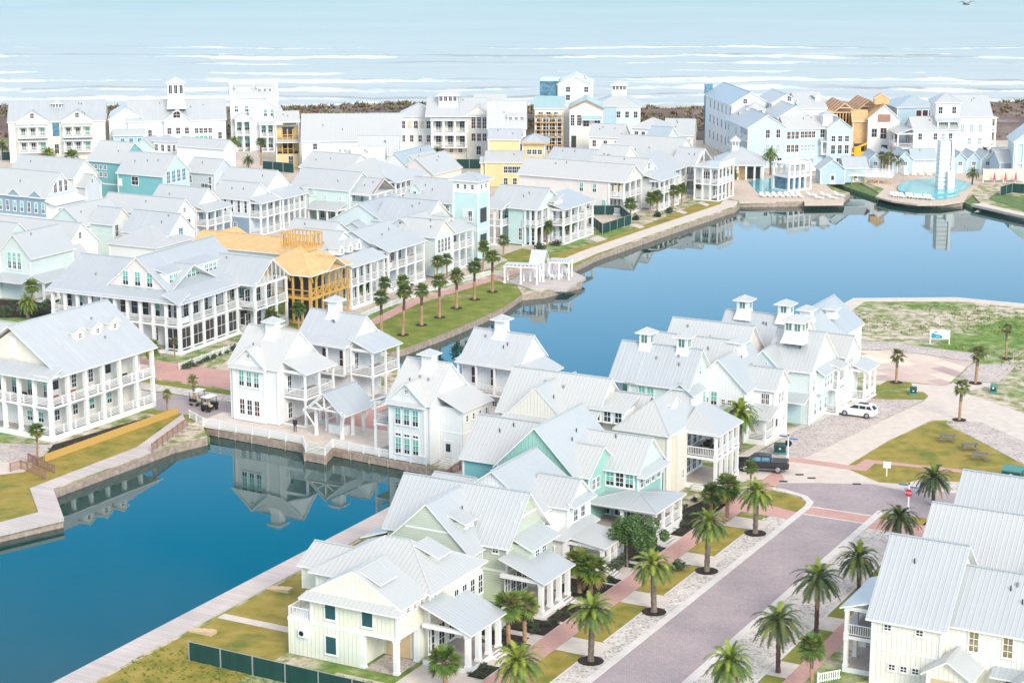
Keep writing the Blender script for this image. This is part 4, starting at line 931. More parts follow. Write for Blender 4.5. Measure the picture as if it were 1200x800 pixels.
# ================================================================ long gallery house + neighbours on the lagoon walk
h = HP('large white house with black windows, continuous double gallery and screened ground floor', 212, 414, .3, ang=26, name='house')
h.blk(-22.5, -2.4, 2.4, 16, .3, 7.5, None, wall='white')
h.blk(-14.6, -2.6, 2.45, 21, 7.5, 7.7, 'gy', .84, 'pink', oh=.1, og=.4)
h.shed('R', -2.4, -.2, 21, 2.5, 7.5, .45, og=.4); h.roof(-22.8, -3.5, 1.8, 15, 7.8, 'gx', .50, .2, .4); h.shed('F', 2.4, -22.8, -.1, 2.4, 7.5, .42, og=.35)
h.dormer('R', -4.6, 9.8, 8.9, 12.4, 1.7, 4.6, .26, 's', 'white', 0)
for a in (5.4, 9.8, 14.2): h.blk(-5.2, -4.35, a - 1.75, a + 1.75, 8.7, 10.55, None, wall='white'); h.row('R', -4.34, a - 1.05, a + 1.05, 3, 9.1, .8, 1.2, PT, 2, 2)
h.row('F', 2.45, -10.8, -6.6, 3, 8.7, .9, 2.0, PT, 2, 3)
h.porch('R', -2.4, 0, 20.6, 2.4, (.5, 4.2), 7.6, 8, None, [False, True], .42); h.porch('F', 2.4, -22.5, -.05, 2.3, (.5, 4.2), 7.6, 11, None, [False, True], .42)
h.row('F', 2.4, -21, -3.6, 10, 4.6, 1.0, 2.2, [PD, PT, PD, PT, PT, PD, PD], 1, 2)
h.row('R', -2.4, 2.5, 19.5, 8, 4.4, 1.1, 2.5, PD, 2, 2)
# dark insect screens of the ground floor
for i in range(7):
    a = .5 + i * 2.95
    o = inst('screen', win_mesh(2.2, 2.9, 2, 2), h.root, h.fp('R', -.3, a + 1.25, 0, .75), R(90)); inst('mesh_panel', pane_mesh(2.2, 2.9, 'pane_brown'), o)
o = inst('screen', win_mesh(1.9, 2.9, 2, 2), h.root, h.fp('F', .3, -1.4, 0, .75)); inst('mesh_panel', pane_mesh(1.9, 2.9, PD), o)
h.row('F', 2.4, -6, -3.4, 2, 1.0, 1.0, 2.1, PD, 2, 2); h.done()
h = HP('white house with a slatted truss gable directly left of the bare timber framed house', 299, 334, 7.6, 240, 337, ang=27)
h.blk(-h.W - 4, -2.5, 2.4, h.D - .5, .3, 7.5, None, wall='white'); h.roof(-h.W - 6, 0, 0, h.D, 7.6, 'gx', .72, .3, .35)
h.blk(-3.2, -2.6, .3, h.D - .3, 7.5, 7.6, 'gx', .70, 'gable_tan', oh=.0, og=0)
for k in range(-3, 4):
    y = h.D / 2 + k * h.D / 8; zt = 7.6 + .72 * (h.D / 2 - abs(k) * h.D / 8); h.t.bar((.1, y, 7.6), (.1, y, zt), .1, 'trim')
h.t.bar((.12, 0, 7.65), (.12, h.D / 2, 7.6 + .36 * h.D), .2, 'trim'); h.t.bar((.12, h.D, 7.65), (.12, h.D / 2, 7.6 + .36 * h.D), .2, 'trim')
h.porch('R', -2.5, 0, h.D, 2.5, (.4, 4.0), 7.5, 4, None, [True, True], .3); h.porch('F', 2.4, -5, -.1, 2.4, (.4, 4.0), 7.5, 2, None, [True, True], .3); h.row('R', -2.5, 1.5, h.D - 1.5, 3, 4.2, 1.2, 2.2, PD); h.row('R', -2.5, 1.5, h.D - 1.5, 3, .6, 1.2, 2.2, PD)
h.row('F', 2.4, -4, -3, 2, 4.3, .8, 2, PT); h.done()
# timber-framed house under construction
h = HP('unfinished timber-framed house with bare plywood roof and open stud lookout on top', 363, 322, 7.8, 300, 408, ang=27, roof='osb')
W, D = h.W, h.D
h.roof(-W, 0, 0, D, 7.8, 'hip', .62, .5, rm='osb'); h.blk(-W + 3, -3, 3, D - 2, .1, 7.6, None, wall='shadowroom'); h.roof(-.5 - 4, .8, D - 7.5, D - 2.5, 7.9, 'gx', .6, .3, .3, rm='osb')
fm = MB()
for z in (.1, 3.9, 7.4):
    fm.box(-W, 0, 0, .25, z, z + .35, 'framing'); fm.box(-.25, 0, .25, D, z, z + .35, 'framing')
fm.box(-W, -.01, .26, 3, 3.75, 3.9, 'framing'); fm.box(-3, -.26, 3, D, 3.75, 3.9, 'framing')
for k in range(7):
    fm.box(-W + k * W / 6.05, -W + k * W / 6.05 + .28, .02, .27, .4, 7.5, 'framing'); y = k * D / 6.1; fm.box(-.27, -.02, y, y + .28, .4, 7.5, 'framing')
for k in range(6):
    y = k * D / 6.1
    fm.bar((-.1, y + .2, 4.2), (-.1, y + D / 6.1, 5.4), .14, 'framing'); fm.bar((-.1, y + .2, 5.4), (-.1, y + D / 6.1, 4.2), .14, 'framing')
    fm.bar((.3, y, 7.6), (-.1, y, 6.4), .2, 'framing'); fm.bar((-W + k * 2, -.4, 7.6), (-W + k * 2, .1, 6.6), .2, 'framing')
fm.box(-.2, -.05, 0, D, 5.4, 5.52, 'framing'); fm.box(-W, 0, .05, .2, 5.2, 5.32, 'framing'); fm.build('timber_frame', h.root)
lk = MB(); cx, cy, z0 = -W / 2 - 1, D / 2 + 1.5, 10.6; a, b = 2.5, 2.0
lk.box(cx - a, cx + a, cy - b, cy + b, z0 - .4, z0, 'osb')
for zz in (z0, z0 + 1.9):
    lk.box(cx - a, cx + a, cy - b, cy - b + .2, zz, zz + .2, 'framing'); lk.box(cx - a, cx + a, cy + b - .2, cy + b, zz, zz + .2, 'framing'); lk.box(cx - a, cx - a + .2, cy - b + .2, cy + b - .2, zz, zz + .2, 'framing'); lk.box(cx + a - .2, cx + a, cy - b + .2, cy + b - .2, zz, zz + .2, 'framing')
for k in range(8):
    x = cx - a + (2 * a - .15) * k / 7
    for y in (cy - b, cy + b - .15): lk.box(x, x + .15, y + .01, y + .14, z0 + .2, z0 + 1.9, 'framing')
for k in range(1, 6):
    y = cy - b + (2 * b - .15) * k / 6
    for x in (cx - a, cx + a - .15): lk.box(x + .01, x + .14, y, y + .15, z0 + .2, z0 + 1.9, 'framing')
lk.build('lookout_frame', h.root); h.done()
h = HP('unfinished house with a long bare plywood ridge roof behind the slatted gable house', 262, 297, 6.2, 215, None, ang=27, roof='osb')
h.blk(-9, 9, 4, 11, .1, 6.4, 'gx', .45, 'white', rm='osb', oh=.6); h.blk(-9, -4, 8, 13, .1, 6.6, 'gy', .5, 'white', rm='osb', oh=.6); h.done()
# porch houses along the promenade, near to far
h = HP('white house with three tiny dormers and a double porch next to the timber-framed house', 412, 312, 6.9, 395, 452, ang=28)
W, D = h.W, h.D
h.blk(-9, -2.6, .3, D, .2, 6.9, 'gy', .5, 'white', oh=.1); h.shed('R', -2.6, 0, D, 2.6, 6.9, .42); h.porch('R', -2.6, 0, D, 2.5, (.6, 3.8), 6.8, 6, None, [True, True], .32); h.row('R', -2.6, 1.5, D - 1, 5, 4, .9, 2, PM); h.row('R', -2.6, 1.5, D - 1, 5, .8, .9, 2, PD)
for k in range(3): h.dormer('R', -3.3, 2.4 + 2.5 * k, 8.0, 1.5, 1.1, 2, .8, 'g', 'white', 1, .45, .8, PM)
h.blk(-13, -6, 2, 12, .2, 7.6, 'gx', .6, 'white'); h.done()
h = HP('white house with a broad hipped porch roof and upper balcony behind the tall palm row', 455, 294, 6.9, 425, 498, ang=28)
W, D = h.W, h.D
h.blk(-12, -3, 1.2, D, .2, 7.0, 'gy', .5, 'grey', oh=.1); h.shed('R', -3, 0, D, 3, 6.9, .4, og=.3); h.porch('R', -3, 0, D, 3, (.6, 3.8), 6.8, 5, None, [True, True], .3); h.row('R', -3, 1.5, D - 1, 5, 4, .9, 2, PM); h.row('R', -3, 1.5, D - 1, 4, .8, .9, 2, PD)
h.porch('F', 1.2, -3, -.05, 1.1, (.6, 3.8), 6.8, 2, None, [True, True], .3); h.done()
h = HP('pale grey-green gabled house with four narrow gable windows and a side balcony', 510, 277, 7.0, 466, 530, ang=28)
W, D = h.W, h.D
h.blk(-W, 0, 0, D, .2, 7, 'gx', .75, 'greymint', gab='cream'); h.row('R', 0, 1.2, D - 1.2, 4, 4.0, .7, 2.2, PM, 2, 3); h.blk(-W, -3, D + 1, D + 7, .2, 6.6, 'gx', .6, 'white'); h.porch('R', -3, D + .2, D + 7.4, 3, (.5, 3.7), 6.6, 4, .4, [True, True], .28)
h.row('R', -3, D + 1.5, D + 6, 3, 3.9, .9, 2, PD); h.done()
h = HP('mint green tower house with a hipped belvedere top and open corner balconies', 560, 306, 0, 532, 573, ang=28)
W, D = h.W, h.D; H3 = 14.2
h.blk(-W, 0, 0, D, .1, H3, 'hip', .45, 'tealpale', oh=.7); h.blk(-W - .06, .06, -.06, D + .06, 11.8, H3 - .02, None, wall='white')
h.row('F', -.06, -W * .8, -W * .2, 3, 12.5, .5, .75, PM, 1, 2); h.row('R', .06, D * .3, D * .7, 2, 12.5, .5, .75, PM, 1, 2)
for z in (6.6, 2.0):
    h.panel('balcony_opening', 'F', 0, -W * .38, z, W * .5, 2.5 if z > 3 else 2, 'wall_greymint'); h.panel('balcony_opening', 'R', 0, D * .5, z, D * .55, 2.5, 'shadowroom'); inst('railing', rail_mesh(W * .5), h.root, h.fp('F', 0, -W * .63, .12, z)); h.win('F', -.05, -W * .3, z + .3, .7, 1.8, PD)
h.band(-W, 0, 0, D, 5.2, .3); h.done()
h = HP('mint house with long galleries over two floors to the right of the mint tower', 629, 245, 7.0, 574, 657, ang=28)
W, D = h.W, h.D
h.roof(-W, 0, 0, D, 7.0, 'gx', .62, .4, .4); h.blk(-W + .5, -3, 2.6, D, .2, 6.9, None, wall='tealpale'); h.blk(-3.4, -.1, .3, D - .3, 6.9, 7.0, 'gx', .6, 'mint', oh=0, og=0); h.blk(-W * .62, -W * .28, .3, 3, .2, 6.9, None, wall='tealpale')
h.porch('R', -3, 0, D, 3, (.4, 3.8), 6.9, 5, None, [False, True], .3); h.porch('F', 2.6, -W * .27, -.1, 2.6, (.4, 3.8), 6.9, 3, None, [False, True], .3); h.porch('F', 2.6, -W - 1, -W * .64, 4.5, (.4, 3.8), 6.9, 4, .3, [True, True], .3)
h.row('R', -3, 1.5, D - 1.5, 5, 4.1, .9, 2.1, PD); h.row('R', -3, 1.5, D - 1.5, 5, .6, 1.1, 2.4, PD, 2, 3); h.row('F', 2.6, -W * .24, -3.6, 3, 4.1, .8, 2.1, PM); h.row('F', 2.6, -W * .24, -3.6, 3, .6, .9, 2.3, PD, 2, 3)
h.row('F', 2.6, -W + 1, -W * .66, 3, 4.1, .9, 2.1, PT); h.win('F', .3, -W * .36, 1, .6, 2.2, PD, 2, 3); h.done()
h = HP('white house with white double gallery beside the dark green fenced plot', 661, 245, 6.6, 640, 696, ang=28)
W, D = h.W, h.D
h.blk(-6, -2.6, .3, D, .2, 6.6, None, wall='white'); h.shed('R', -5.5, 0, D, 5.5, 6.6, .3); h.porch('R', -2.6, 0, D, 2.6, (.4, 3.7), 6.5, 5, None, [True, True], .3); h.row('R', -2.6, 1.2, D - 1, 5, 4, .9, 2, PM); h.row('R', -2.6, 1.2, D - 1, 5, .7, .9, 2.2, PD)
h.dormer('F', .4, -4, 7.0, 4, .8, 3, .3, 's', 'white', 4, .4, .4, PM); h.done()
h = HP('long white house with wide plain roof and gallery end above the green fenced plot', 732, 213, 6.8, 608, 753, ang=28)
W, D = h.W, h.D
h.roof(-W, 0, 0, D, 6.8, 'gx', .62, .4, .4); h.blk(-W, -3.6, .2, D, .2, 6.75, None, wall='pink'); h.blk(-3.8, -.1, .2, D - .2, 6.75, 6.85, 'gx', .6, 'white', oh=0, og=0)
h.porch('R', -3, 0, D, 3, (.4, 3.6), 6.7, 4, None, [True, True], .3); h.porch('F', .22, -3.6, -.1, .2, (.4, 3.6), 6.7, 2, None, [True, True], .3); h.row('R', -3.6, 1.5, D - 1.5, 4, 3.9, .9, 2, 'pane_maroon'); h.row('R', -3.6, 1.5, D - 1.5, 4, .6, .9, 2, PD)
h.row('F', .2, -9.5, -6.6, 2, 4.2, .7, 1.7, PT, 2, 2); h.row('F', .2, -8, -4.6, 2, .8, .7, 2.0, PT, 2, 3); h.win('R', -.1, D / 2, 8, .5, .7, PM); h.row('F', .2, -3.3, -.7, 3, 3.8, .6, 2, 'gable_tan'); h.done()
h = HP('white gabled house stepping up behind the long white house, paired gable window', 752, 203, 7.2, 690, 768, ang=28)
W, D = h.W, h.D
h.blk(-W, 0, 0, D, .2, 7.2, 'gx', .7, 'white'); h.win('R', 0, D / 2, 7.6, 1.0, 1.3, 'pane_blue'); h.shed('R', 0, -1, D + 2, 4.5, 6.2, .25); h.blk(0, 2.2, 0, D + 1, .2, 6.2, None, wall='white')
h.porch('R', 2.2, -1, D + 2, 2.3, (.4, 3.6), 6.1, 5, None, [True, True], .28); h.row('R', 2.2, .5, D, 4, 3.9, .9, 1.9, PM); h.row('R', 2.2, .5, D, 4, .6, .9, 1.9, PD); h.done()
h = HP('pale blue-roofed house with double galleries looking over the far promenade lawn', 770, 205, 6.6, 748, 812, ang=28)
W, D = h.W, h.D
h.blk(-9, -2.4, 0, D, .2, 6.6, None, wall='white'); h.shed('R', -8, 0, D, 8, 6.6, .28); h.porch('R', -2.4, 0, D, 2.4, (.4, 3.6), 6.5, 7, None, [True, True], .28); h.row('R', -2.4, 1, D - 1, 6, 3.9, 1, 1.9, [PM, PD]); h.row('R', -2.4, 1, D - 1, 6, .7, 1, 1.9, PD)
h.blk(-14, -8, -1, 9, .2, 7.8, 'gx', .7, 'cream'); h.done()
h = HP('white gallery house with a truss gable nearest the swimming pool', 815, 194, 6.6, 788, 833, ang=28)
W, D = h.W, h.D
h.roof(-W, 0, 0, D, 6.6, 'gx', .7, .4, .4); h.blk(-W, -2.6, .2, D, .2, 6.5, None, wall='white'); h.blk(-3.1, -2.5, .2, D - .2, 6.5, 6.6, 'gx', .68, 'white', oh=0, og=0); h.t.bar((.1, 0, 6.7), (.1, D / 2, 6.6 + .35 * D), .25, 'trim'); h.t.bar((.1, D, 6.7), (.1, D / 2, 6.6 + .35 * D), .25, 'trim'); h.t.bar((.1, D / 2, 6.7), (.1, D / 2, 6.6 + .33 * D), .25, 'trim')
h.porch('R', -2.6, 0, D, 2.6, (.4, 3.6), 6.5, 4, None, [True, True], .28); h.row('R', -2.6, 1.5, D - 1, 3, 3.9, 1, 1.9, PM); h.row('R', -2.6, 1.5, D - 1, 3, .7, 1, 1.9, PD); h.done()
h = HP('flat-roofed white terrace house with roof deck at the end of the promenade', 843, 197, 7.0, 829, 861, ang=28, roof='roof_white')
W, D = h.W, h.D
h.blk(-W - 3, -2, 1.4, D, .2, 6.7, None, wall='white'); h.row('R', -2, 2.2, D - 1, 4, 4.1, 1.2, 1.9, PM); h.row('R', -2, 2.2, D - 1, 4, .8, 1.2, 2.1, PD); h.row('F', 1.4, -W - 1, -3, 2, 4.2, 1, 1.6, PM)
h.porch('R', -2, 0, D, 2, (.3, 3.6), 7.0, 5, None, [False, True], .3); h.porch('F', 1.4, -W - 3, -.05, 1.35, (.3, 3.6), 7.0, 4, None, [False, True], .3); h.roof(-W - 3, 0, 0, D, 6.9, 'flat', 0, .25); inst('railing', rail_mesh(D), h.root, (0, 0, 7.0), R(90)); h.done()
# ================================================================ houses behind, packed roofs
def simple(label, px, py, ze, xl, xr, axis='gx', p=.62, wall='white', ang=28, rw=0, rp=PD, fw=0, fp_=PD, roof='roof', gab=None, side='R', porch=None, back=None, ww=.8, wh=1.5, name='house', oh=.4, rz=None):
    h = HP(label, px, py, ze, xl, xr, side=side, ang=ang, roof=roof, name=name)
    W, D = h.W, (back or h.D)
    x0, x1 = (-W, 0) if side == 'R' else (0, W)
    h.x0, h.x1, h.Dd = x0, x1, D
    h.blk(x0, x1, 0, D, .05, ze, axis, p, wall, gab=gab, oh=oh)
    if rw: h.row('R' if side == 'R' else 'L', x1 if side == 'R' else x0, D * .22, D * .78, rw, rz or ze - 2.4, ww, wh, rp, 2, 2)
    if fw: h.row('F', 0, x0 + (x1 - x0) * .15, x0 + (x1 - x0) * .85, fw, ze - 2.4, ww, wh, fp_, 2, 2)
    if porch: h.porch('R', 0, 0, D, 2.4, (.4, 3.6), ze - .3, 4, .3, [True, True], .28)
    return h
h = simple('slate blue house with bracketed gablets and three narrow gable windows, far left', 54, 231, 6.6, -20, 88, 'gx', .95, 'slate', rw=0, gab='grey')
W, D = h.W, h.D; h.w.box(-.02, .05, .1, D - .1, .1, 6.5, 'wall_white')
h.row('R', 0, D * .32, D * .68, 3, 7.0, .8, 2.2, PM); h.row('F', 0, -W * .95, -.8, 9, 3.4, .6, 1.9, [PD, PT, PT]); h.shed('R', 0, -.3, D + .5, 2.2, 5.4, .25, rm='trim'); h.blk(0, 2.0, .2, D, .05, 5.3, None, wall='white'); h.row('R', 2.0, 1.5, D - 1, 4, 2.8, 1, 1.6, PT)
for a in (-7.6, -2.4): h.dormer('F', -.3, a, 6.0, 3.0, .5, 2.5, .75, 'g', 'slate', 0)
h.t.box(-W, .05, -.12, .02, 2.3, 2.7, 'trim'); h.row('F', 0, -W * .9, -2, 4, .6, .9, 1.2, PM); h.done()
h = simple('cream gabled house whose ridge runs behind the slate blue house', 86, 208, 6.6, 12, 113, 'gx', .85, 'cream', rw=1); h.blk(-1, 2.2, 1.0, h.D * .8, .05, 4.9, 'gx', .8, 'grey'); h.win('R', 2.2, h.D * .42, 5.2, .5, .9, PD); h.done()
h = simple('teal house with a pale teal gable holding four tall white-framed windows', 191, 206, 6.4, 138, 221, 'gx', .85, 'teal', gab='tealpale')
W, D = h.W, h.D; h.row('R', 0, D * .2, D * .8, 4, 4.6, 1.1, 2.4, 'pane_blue', 2, 3); h.w.box(-.02, .03, .1, D - .1, .1, 6.4, 'wall_tealpale'); h.win('F', 0, -W * .62, 4.0, 1.6, 1.7, PD, 2, 2); h.win('F', 0, -W * .95, 3.7, .7, 1.3, 'trim', 1, 1)
x, y = h.loc(141, 190, 7.4); h.blk(x - 8.5, x, y, y + 9, .05, 7.4, 'gx', .75, 'teal'); h.row('F', y, x - 7.6, x - 4, 4, 5.6, .6, .8, PD); h.row('F', y, x - 7.6, x - 4, 4, 4.0, .6, .9, PD); h.t.box(x - 8.5, 0, y - .06, y - .01, 2.4, 2.7, 'trim'); h.row('F', 0, -W * .8, -W * .7, 2, .9, .7, .8, PM); h.done()
h = simple('small white house with a low pyramid roof behind the teal house', 201, 166, 5.5, 180, 212, 'hip', .5, 'white', rw=2, fw=3, fp_=PM); h.blk(-9, -5, -1, 3, .05, 4.4, 'gy', .8, 'mint'); h.done()
h = simple('white cottage with plain grey roof between the tower house and the teal gable', 262, 174, 5.6, 208, 275, 'gx', .7, 'white'); h.done()
h = simple('grey-walled cottage with a small truss porch gable, right of the teal house', 251, 203, 5.2, 218, 273, 'gx', .7, 'grey', fw=2, ww=.6); h.blk(0, 4.2, h.D * .2, h.D * .7, 3.0, 3.4, 'gx', .7, 'cream'); h.row('F', 0, -3, -1.2, 3, 1.0, .8, 1.8, PD); h.done()
h = simple('mint gabled house nestled behind the long roof at the left', 97, 264, 6.4, 58, None, 'gy', .75, 'mint', back=11); h.panel('gable_panel', 'F', 0, -h.W * .45, 5.2, 1.1, 1.2, 'trim'); h.done()
h = simple('mint house with a cream gable and slim shuttered windows in the packed left quarter', 132, 262, 6.8, 106, 153, 'gx', .9, 'mint', gab='cream'); h.row('R', 0, h.D * .2, h.D * .8, 3, 4.4, .8, 2.0, [PM, 'trim', PM]); h.done()
h = simple('white house with a rectangular shuttered gable window above the plywood roof', 197, 275, 6.4, 145, 226, 'gx', .85, 'white'); h.win('R', 0, h.D * .5, 5.6, 1.1, 1.4, 'pane_blue'); h.done()
h = simple('white gabled house with one small maroon window, second roof above the plywood ridge', 205, 252, 6.5, 118, 227, 'gx', .85, 'white'); h.win('R', 0, h.D * .5, 6.6, .6, .8, PM); h.row('R', 0, h.D * .3, h.D * .7, 2, 3.4, 1, 1.8, PD); h.done()
h = simple('pale house with a truss gable over a glazed bay, left of the slate gallery house', 229, 244, 6.4, 175, 258, 'gx', .8, 'greymint', rw=0, gab='pink'); h.porch('R', 0, 0, h.D, 2.6, (.3, 3.4), 6.1, 4, .3, [True, True], .28); h.row('R', 0, 1.5, h.D - 1.5, 3, 3.7, 1.2, 2, 'pane_blue'); h.done()
h = simple('two-storey slate and white house with tall narrow windows and white corner galleries', 292, 234, 6.6, 250, 316, 'gx', .75, 'icy', fw=0)
W, D = h.W, h.D; h.w.box(-W - .02, .02, -.03, .02, .05, 3.2, 'wall_slate'); h.t.box(-W, .05, -.09, -.03, 3.1, 3.4, 'trim'); h.row('F', 0, -W * .86, -W * .1, 5, 4.0, .5, 2.3, PM, 1, 3); h.win('F', -.03, -W * .4, 1.2, .6, .8, PM)
h.porch('R', 0, 0, D, 2.6, (.3, 3.5), 6.2, 4, .3, [True, True], .3); h.row('R', 0, 1, D - 1, 3, 3.8, 1, 2.1, PM); h.blk(-W - 3, -.5, D - 1, D + 7.5, .05, 7.2, 'gx', .8, 'white'); h.win('R', -.5, D + 3.2, 7.8, .4, 1, 'pane_pale')
h.porch('R', -.5, D + .2, D + 8, 3.4, (.3, 3.5), 6.2, 5, .35, [True, True], .3); h.row('R', -.5, D + 1.5, D + 7, 3, 3.8, 1, 2.1, PM); h.done()
h = simple('long pale mint house with a small front gable and a ground-floor veranda', 409, 223, 6.4, 342, 446, 'gx', .62, 'mint', back=9)
W, D = h.W, h.Dd; h.blk(-W + 1.6, -W + 5, -1.5, 3, .05, 5.2, 'gy', .8, 'mint'); h.win('F', -1.5, -W + 3.3, 3.6, .7, 1.3, PM); h.shed('F', 0, -W + 5.6, -.8, 3.2, 2.9, .3); h.porch('F', 0, -W + 5.6, -.8, 3.2, (.3,), 2.9, 4, None, [False], .3); h.row('F', 0, -W + 7, -2.5, 4, .5, .9, 2, PD)
h.row('F', 0, -W + 1, -2, 4, 4.2, .45, .8, 'pane_pale'); h.roof(-.1, 5.0, .6, D - .6, 5.9, 'gx', .6, .3, .3); h.porch('R', 0, .4, D - .4, 4.6, (.3, 3.2), 5.8, 4, None, [True, True], .3); h.t.bar((5, .6, 6), (5, D / 2, 8.3), .25, 'redwood'); h.t.bar((5, D - .6, 6), (5, D / 2, 8.3), .25, 'redwood'); h.row('R', 0, 1.5, D - 1.5, 3, 3.6, 1, 1.8, 'pane_blue'); h.done()
h = simple('grey hip-roofed house with a shadowy pillared porch, centre of the packed roofs', 452, 211, 6.0, 385, 476, 'hip', .5, 'grey', back=12, oh=.8); h.porch('R', 0, 0, 12, 2.4, (.3, 3.2), 5.8, 7, .4, [True, True], .28); h.row('R', 0, 1, 11, 7, 3.6, .9, 1.9, PM); h.done()
h = simple('plain roofed grey house with tiny roof vents left of the hip-roofed house', 408, 200, 5.8, 352, 440, 'gx', .5, 'white', back=10); h.done()
h = simple('tan garage building with two overlapping gables near the red stop sign', 507, 204, 4.2, 468, 517, 'gy', .75, 'cream', back=12, wh=1, gab='pink'); h.blk(-h.W - 2.5, -h.W * .4, 2.5, 12, .05, 4.6, 'gy', .75, 'cream'); h.done()
h = simple('mint house with a small gabled dormer just left of the mint tower', 530, 237, 6.4, 474, None, 'gx', .75, 'tealpale', back=9, oh=.5, gab='white'); h.dormer('F', .9, -h.W * .83, 6.2, 2.2, 1.9, 4, .85, 'g', 'mint', 1, .6, .9, PM); h.row('F', 0, -h.W * .42, -h.W * .1, 3, 4.6, .6, 1.1, PM); h.done()
h = simple('white house with wide pale gable facing the timber lookout, lowest of three', 455, 264, 6.5, 388, None, 'gy', .55, 'greymint', back=12); h.blk(-h.W * .82, -h.W * .18, -2.2, 3, .05, 4.8, 'gy', .55, 'greymint'); h.win('F', -2.2, -h.W * .5, 5.0, .4, .3, PM); h.done()
h = simple('white house with a maroon vent in its front gable behind the broad hipped porch', 492, 274, 6.8, 448, None, 'gy', .62, 'greymint', back=12); h.win('F', 0, -h.W * .5, 8.1, .6, .45, PM, 1, 1); h.done()
h = simple('pale roofed house with a cream side gable rising behind the gabled balcony house', 497, 262, 7.4, 440, 530, 'gx', .7, 'white', gab='cream', back=9); h.done()
h = simple('pale roofed bungalow left of the pale gables, above the three tiny dormers', 380, 285, 6.0, 330, None, 'gx', .6, 'white', back=9); h.done()
h = simple('white-green gabled house with nine-pane window at the left edge below the long roof', 44, 352, 0.0, None, 60, 'gx', .1, None, back=9)
h.blk(-14, 0, 0, 9.2, .05, 7.6, 'gx', .1, None); h.r = MB(); h.w = MB(); h.t = MB(); h.blk(-14, -6.2, -1.5, 8, .05, 7.0, 'gx', .9, 'mint'); h.blk(-6.2, 0, -1.2, 9, .05, 7.2, 'gy', 1.05, 'greymint'); h.row('F', -1.2, -4.2, -2.2, 3, 5.0, .6, 2.6, PT, 2, 4); h.porch('R', -.1, -1, 6, 2.4, (.4,), 3.4, 3, .35, [False], .3); h.shed('F', -1.2, -6, 0, 2.2, 3.5, .35); h.done()
h = simple('white house under the longest plain grey roof at the left edge', 78, 289, 6.6, -30, 113, 'gx', .85, 'white', fw=0); h.win('R', 0, h.D * .45, 7.4, .6, 1.0, PD); h.row('F', 0, -4.6, -1.6, 2, 4.8, .6, 1.6, PD); h.blk(-3.4, 1.6, -2.6, 3, .05, 5.0, 'gy', .9, 'white'); h.done()
h = simple('white house with a low pyramid porch roof right below the white gables', 182, 290, 5.2, 128, None, 'hip', .5, 'white', back=10); h.done()
h = simple('pale bungalow with a cream side gable in the packed left quarter', 113, 243, 5.0, 88, 122, 'hip', .5, 'white', rw=2); h.done()
# ---------------------------------------------------------------- beach front, houses turned towards the shore
SA = -9.0
def shore(label, px, py, ze, xl, xr, **k): return simple(label, px, py, ze, xl, xr, side='L', ang=k.pop('ang', SA), **k)
h = shore('large cream beach house with twin front gables and round gable windows', 10, 143, 9.6, None, 122, axis='gx', p=.55, wall='cream', back=14)
W = h.W
for x in (W * .25, W * .72):
    h.blk(x - W * .165, x + W * .165, -.8, 6, .05, 9.6, 'gy', .62, 'cream', oh=.3); 
    h.win('F', -.8, x, 10.4, .8, 1.1, PD)
    for z in (6.2, 2.8):
        h.porch('F', -.8, x - W * .15, x + W * .15, 1.4, (z,), z + 2.6, 4, .25, [True], .22); h.row('F', -.8, x - W * .1, x + W * .1, 3, z + .3, .9, 1.6, [PD, PD, PT])
h.win('F', 0, W * .49, 6.0, 1.6, 3.2, 'pane_blue', 1, 1); h.win('F', 0, W * .49, 2.0, .9, 2.2, PD); h.blk(W * .45, W * .95, 5, 12, 9, 11.4, 'hip', .5, 'white'); h.cupola(W * .5, 5.5, 11.0, 2.4, 2.6, .5, .3, 3, PM); h.done()
h = shore('icy blue gabled beach house at the left, its side wall to the dunes', 128, 140, 9.0, None, 168, axis='gy', p=.6, wall='icy', back=16); h.win('F', 0, h.W * .8, 5, .6, 1.6, PM); h.blk(1, h.W, -3, 1, .05, 5.6, 'gx', .5, 'skyblue'); h.row('F', -3, 3, h.W - 1, 3, 3, .9, 1.8, 'pane_blue'); h.done()
h = shore('white beach house with a tall flared square tower above its front gable', 150, 142, 8.6, None, 264, axis='gx', p=.62, wall='white', back=13)
W = h.W; h.blk(W * .37, W * .64, -.8, 6, .05, 8.6, 'gy', .78, 'mint'); h.cupola(W * .5, 4, 11.0, 3.8, 6.3, .5, .9, 3, PD); h.row('F', -.8, W * .42, W * .6, 3, 5.4, .9, 1.5, PM); h.row('F', -.8, W * .42, W * .6, 3, 2.6, .9, 1.8, PT); h.row('F', 0, W * .7, W * .84, 4, 5.4, .8, 1.2, PM); h.row('F', 0, W * .7, W * .84, 4, 3.2, .8, 1.6, PT); h.win('F', -.8, W * .5, 9.2, 1.6, 1.5, PM); h.win('F', 0, W * .22, 4.6, .8, 1.8, PM); h.win('F', 0, W * .94, 4.0, .8, 1.6, PM); h.done()
h = shore('small pale blue lookout cottage behind the tower house', 222, 130, 7.5, None, 246, axis='gy', p=.6, wall='paleblue', back=8); h.win('F', 0, h.W / 2, 6.8, .8, .9, PM); h.done()
h = shore('tall narrow grey-white beach house with two roof dormers and stacked balconies', 270, 114, 13.0, None, 325, axis='gx', p=.85, back=9, wall='white', roof='roof')
W, D = h.W, 9
for x in (W * .28, W * .74): h.dormer('F', 1.2, x, 13.6, W * .34, 1.5, 3, .3, 's', 'white', 3, .6, .7, 'pane_pale' if x < W / 2 else PM)
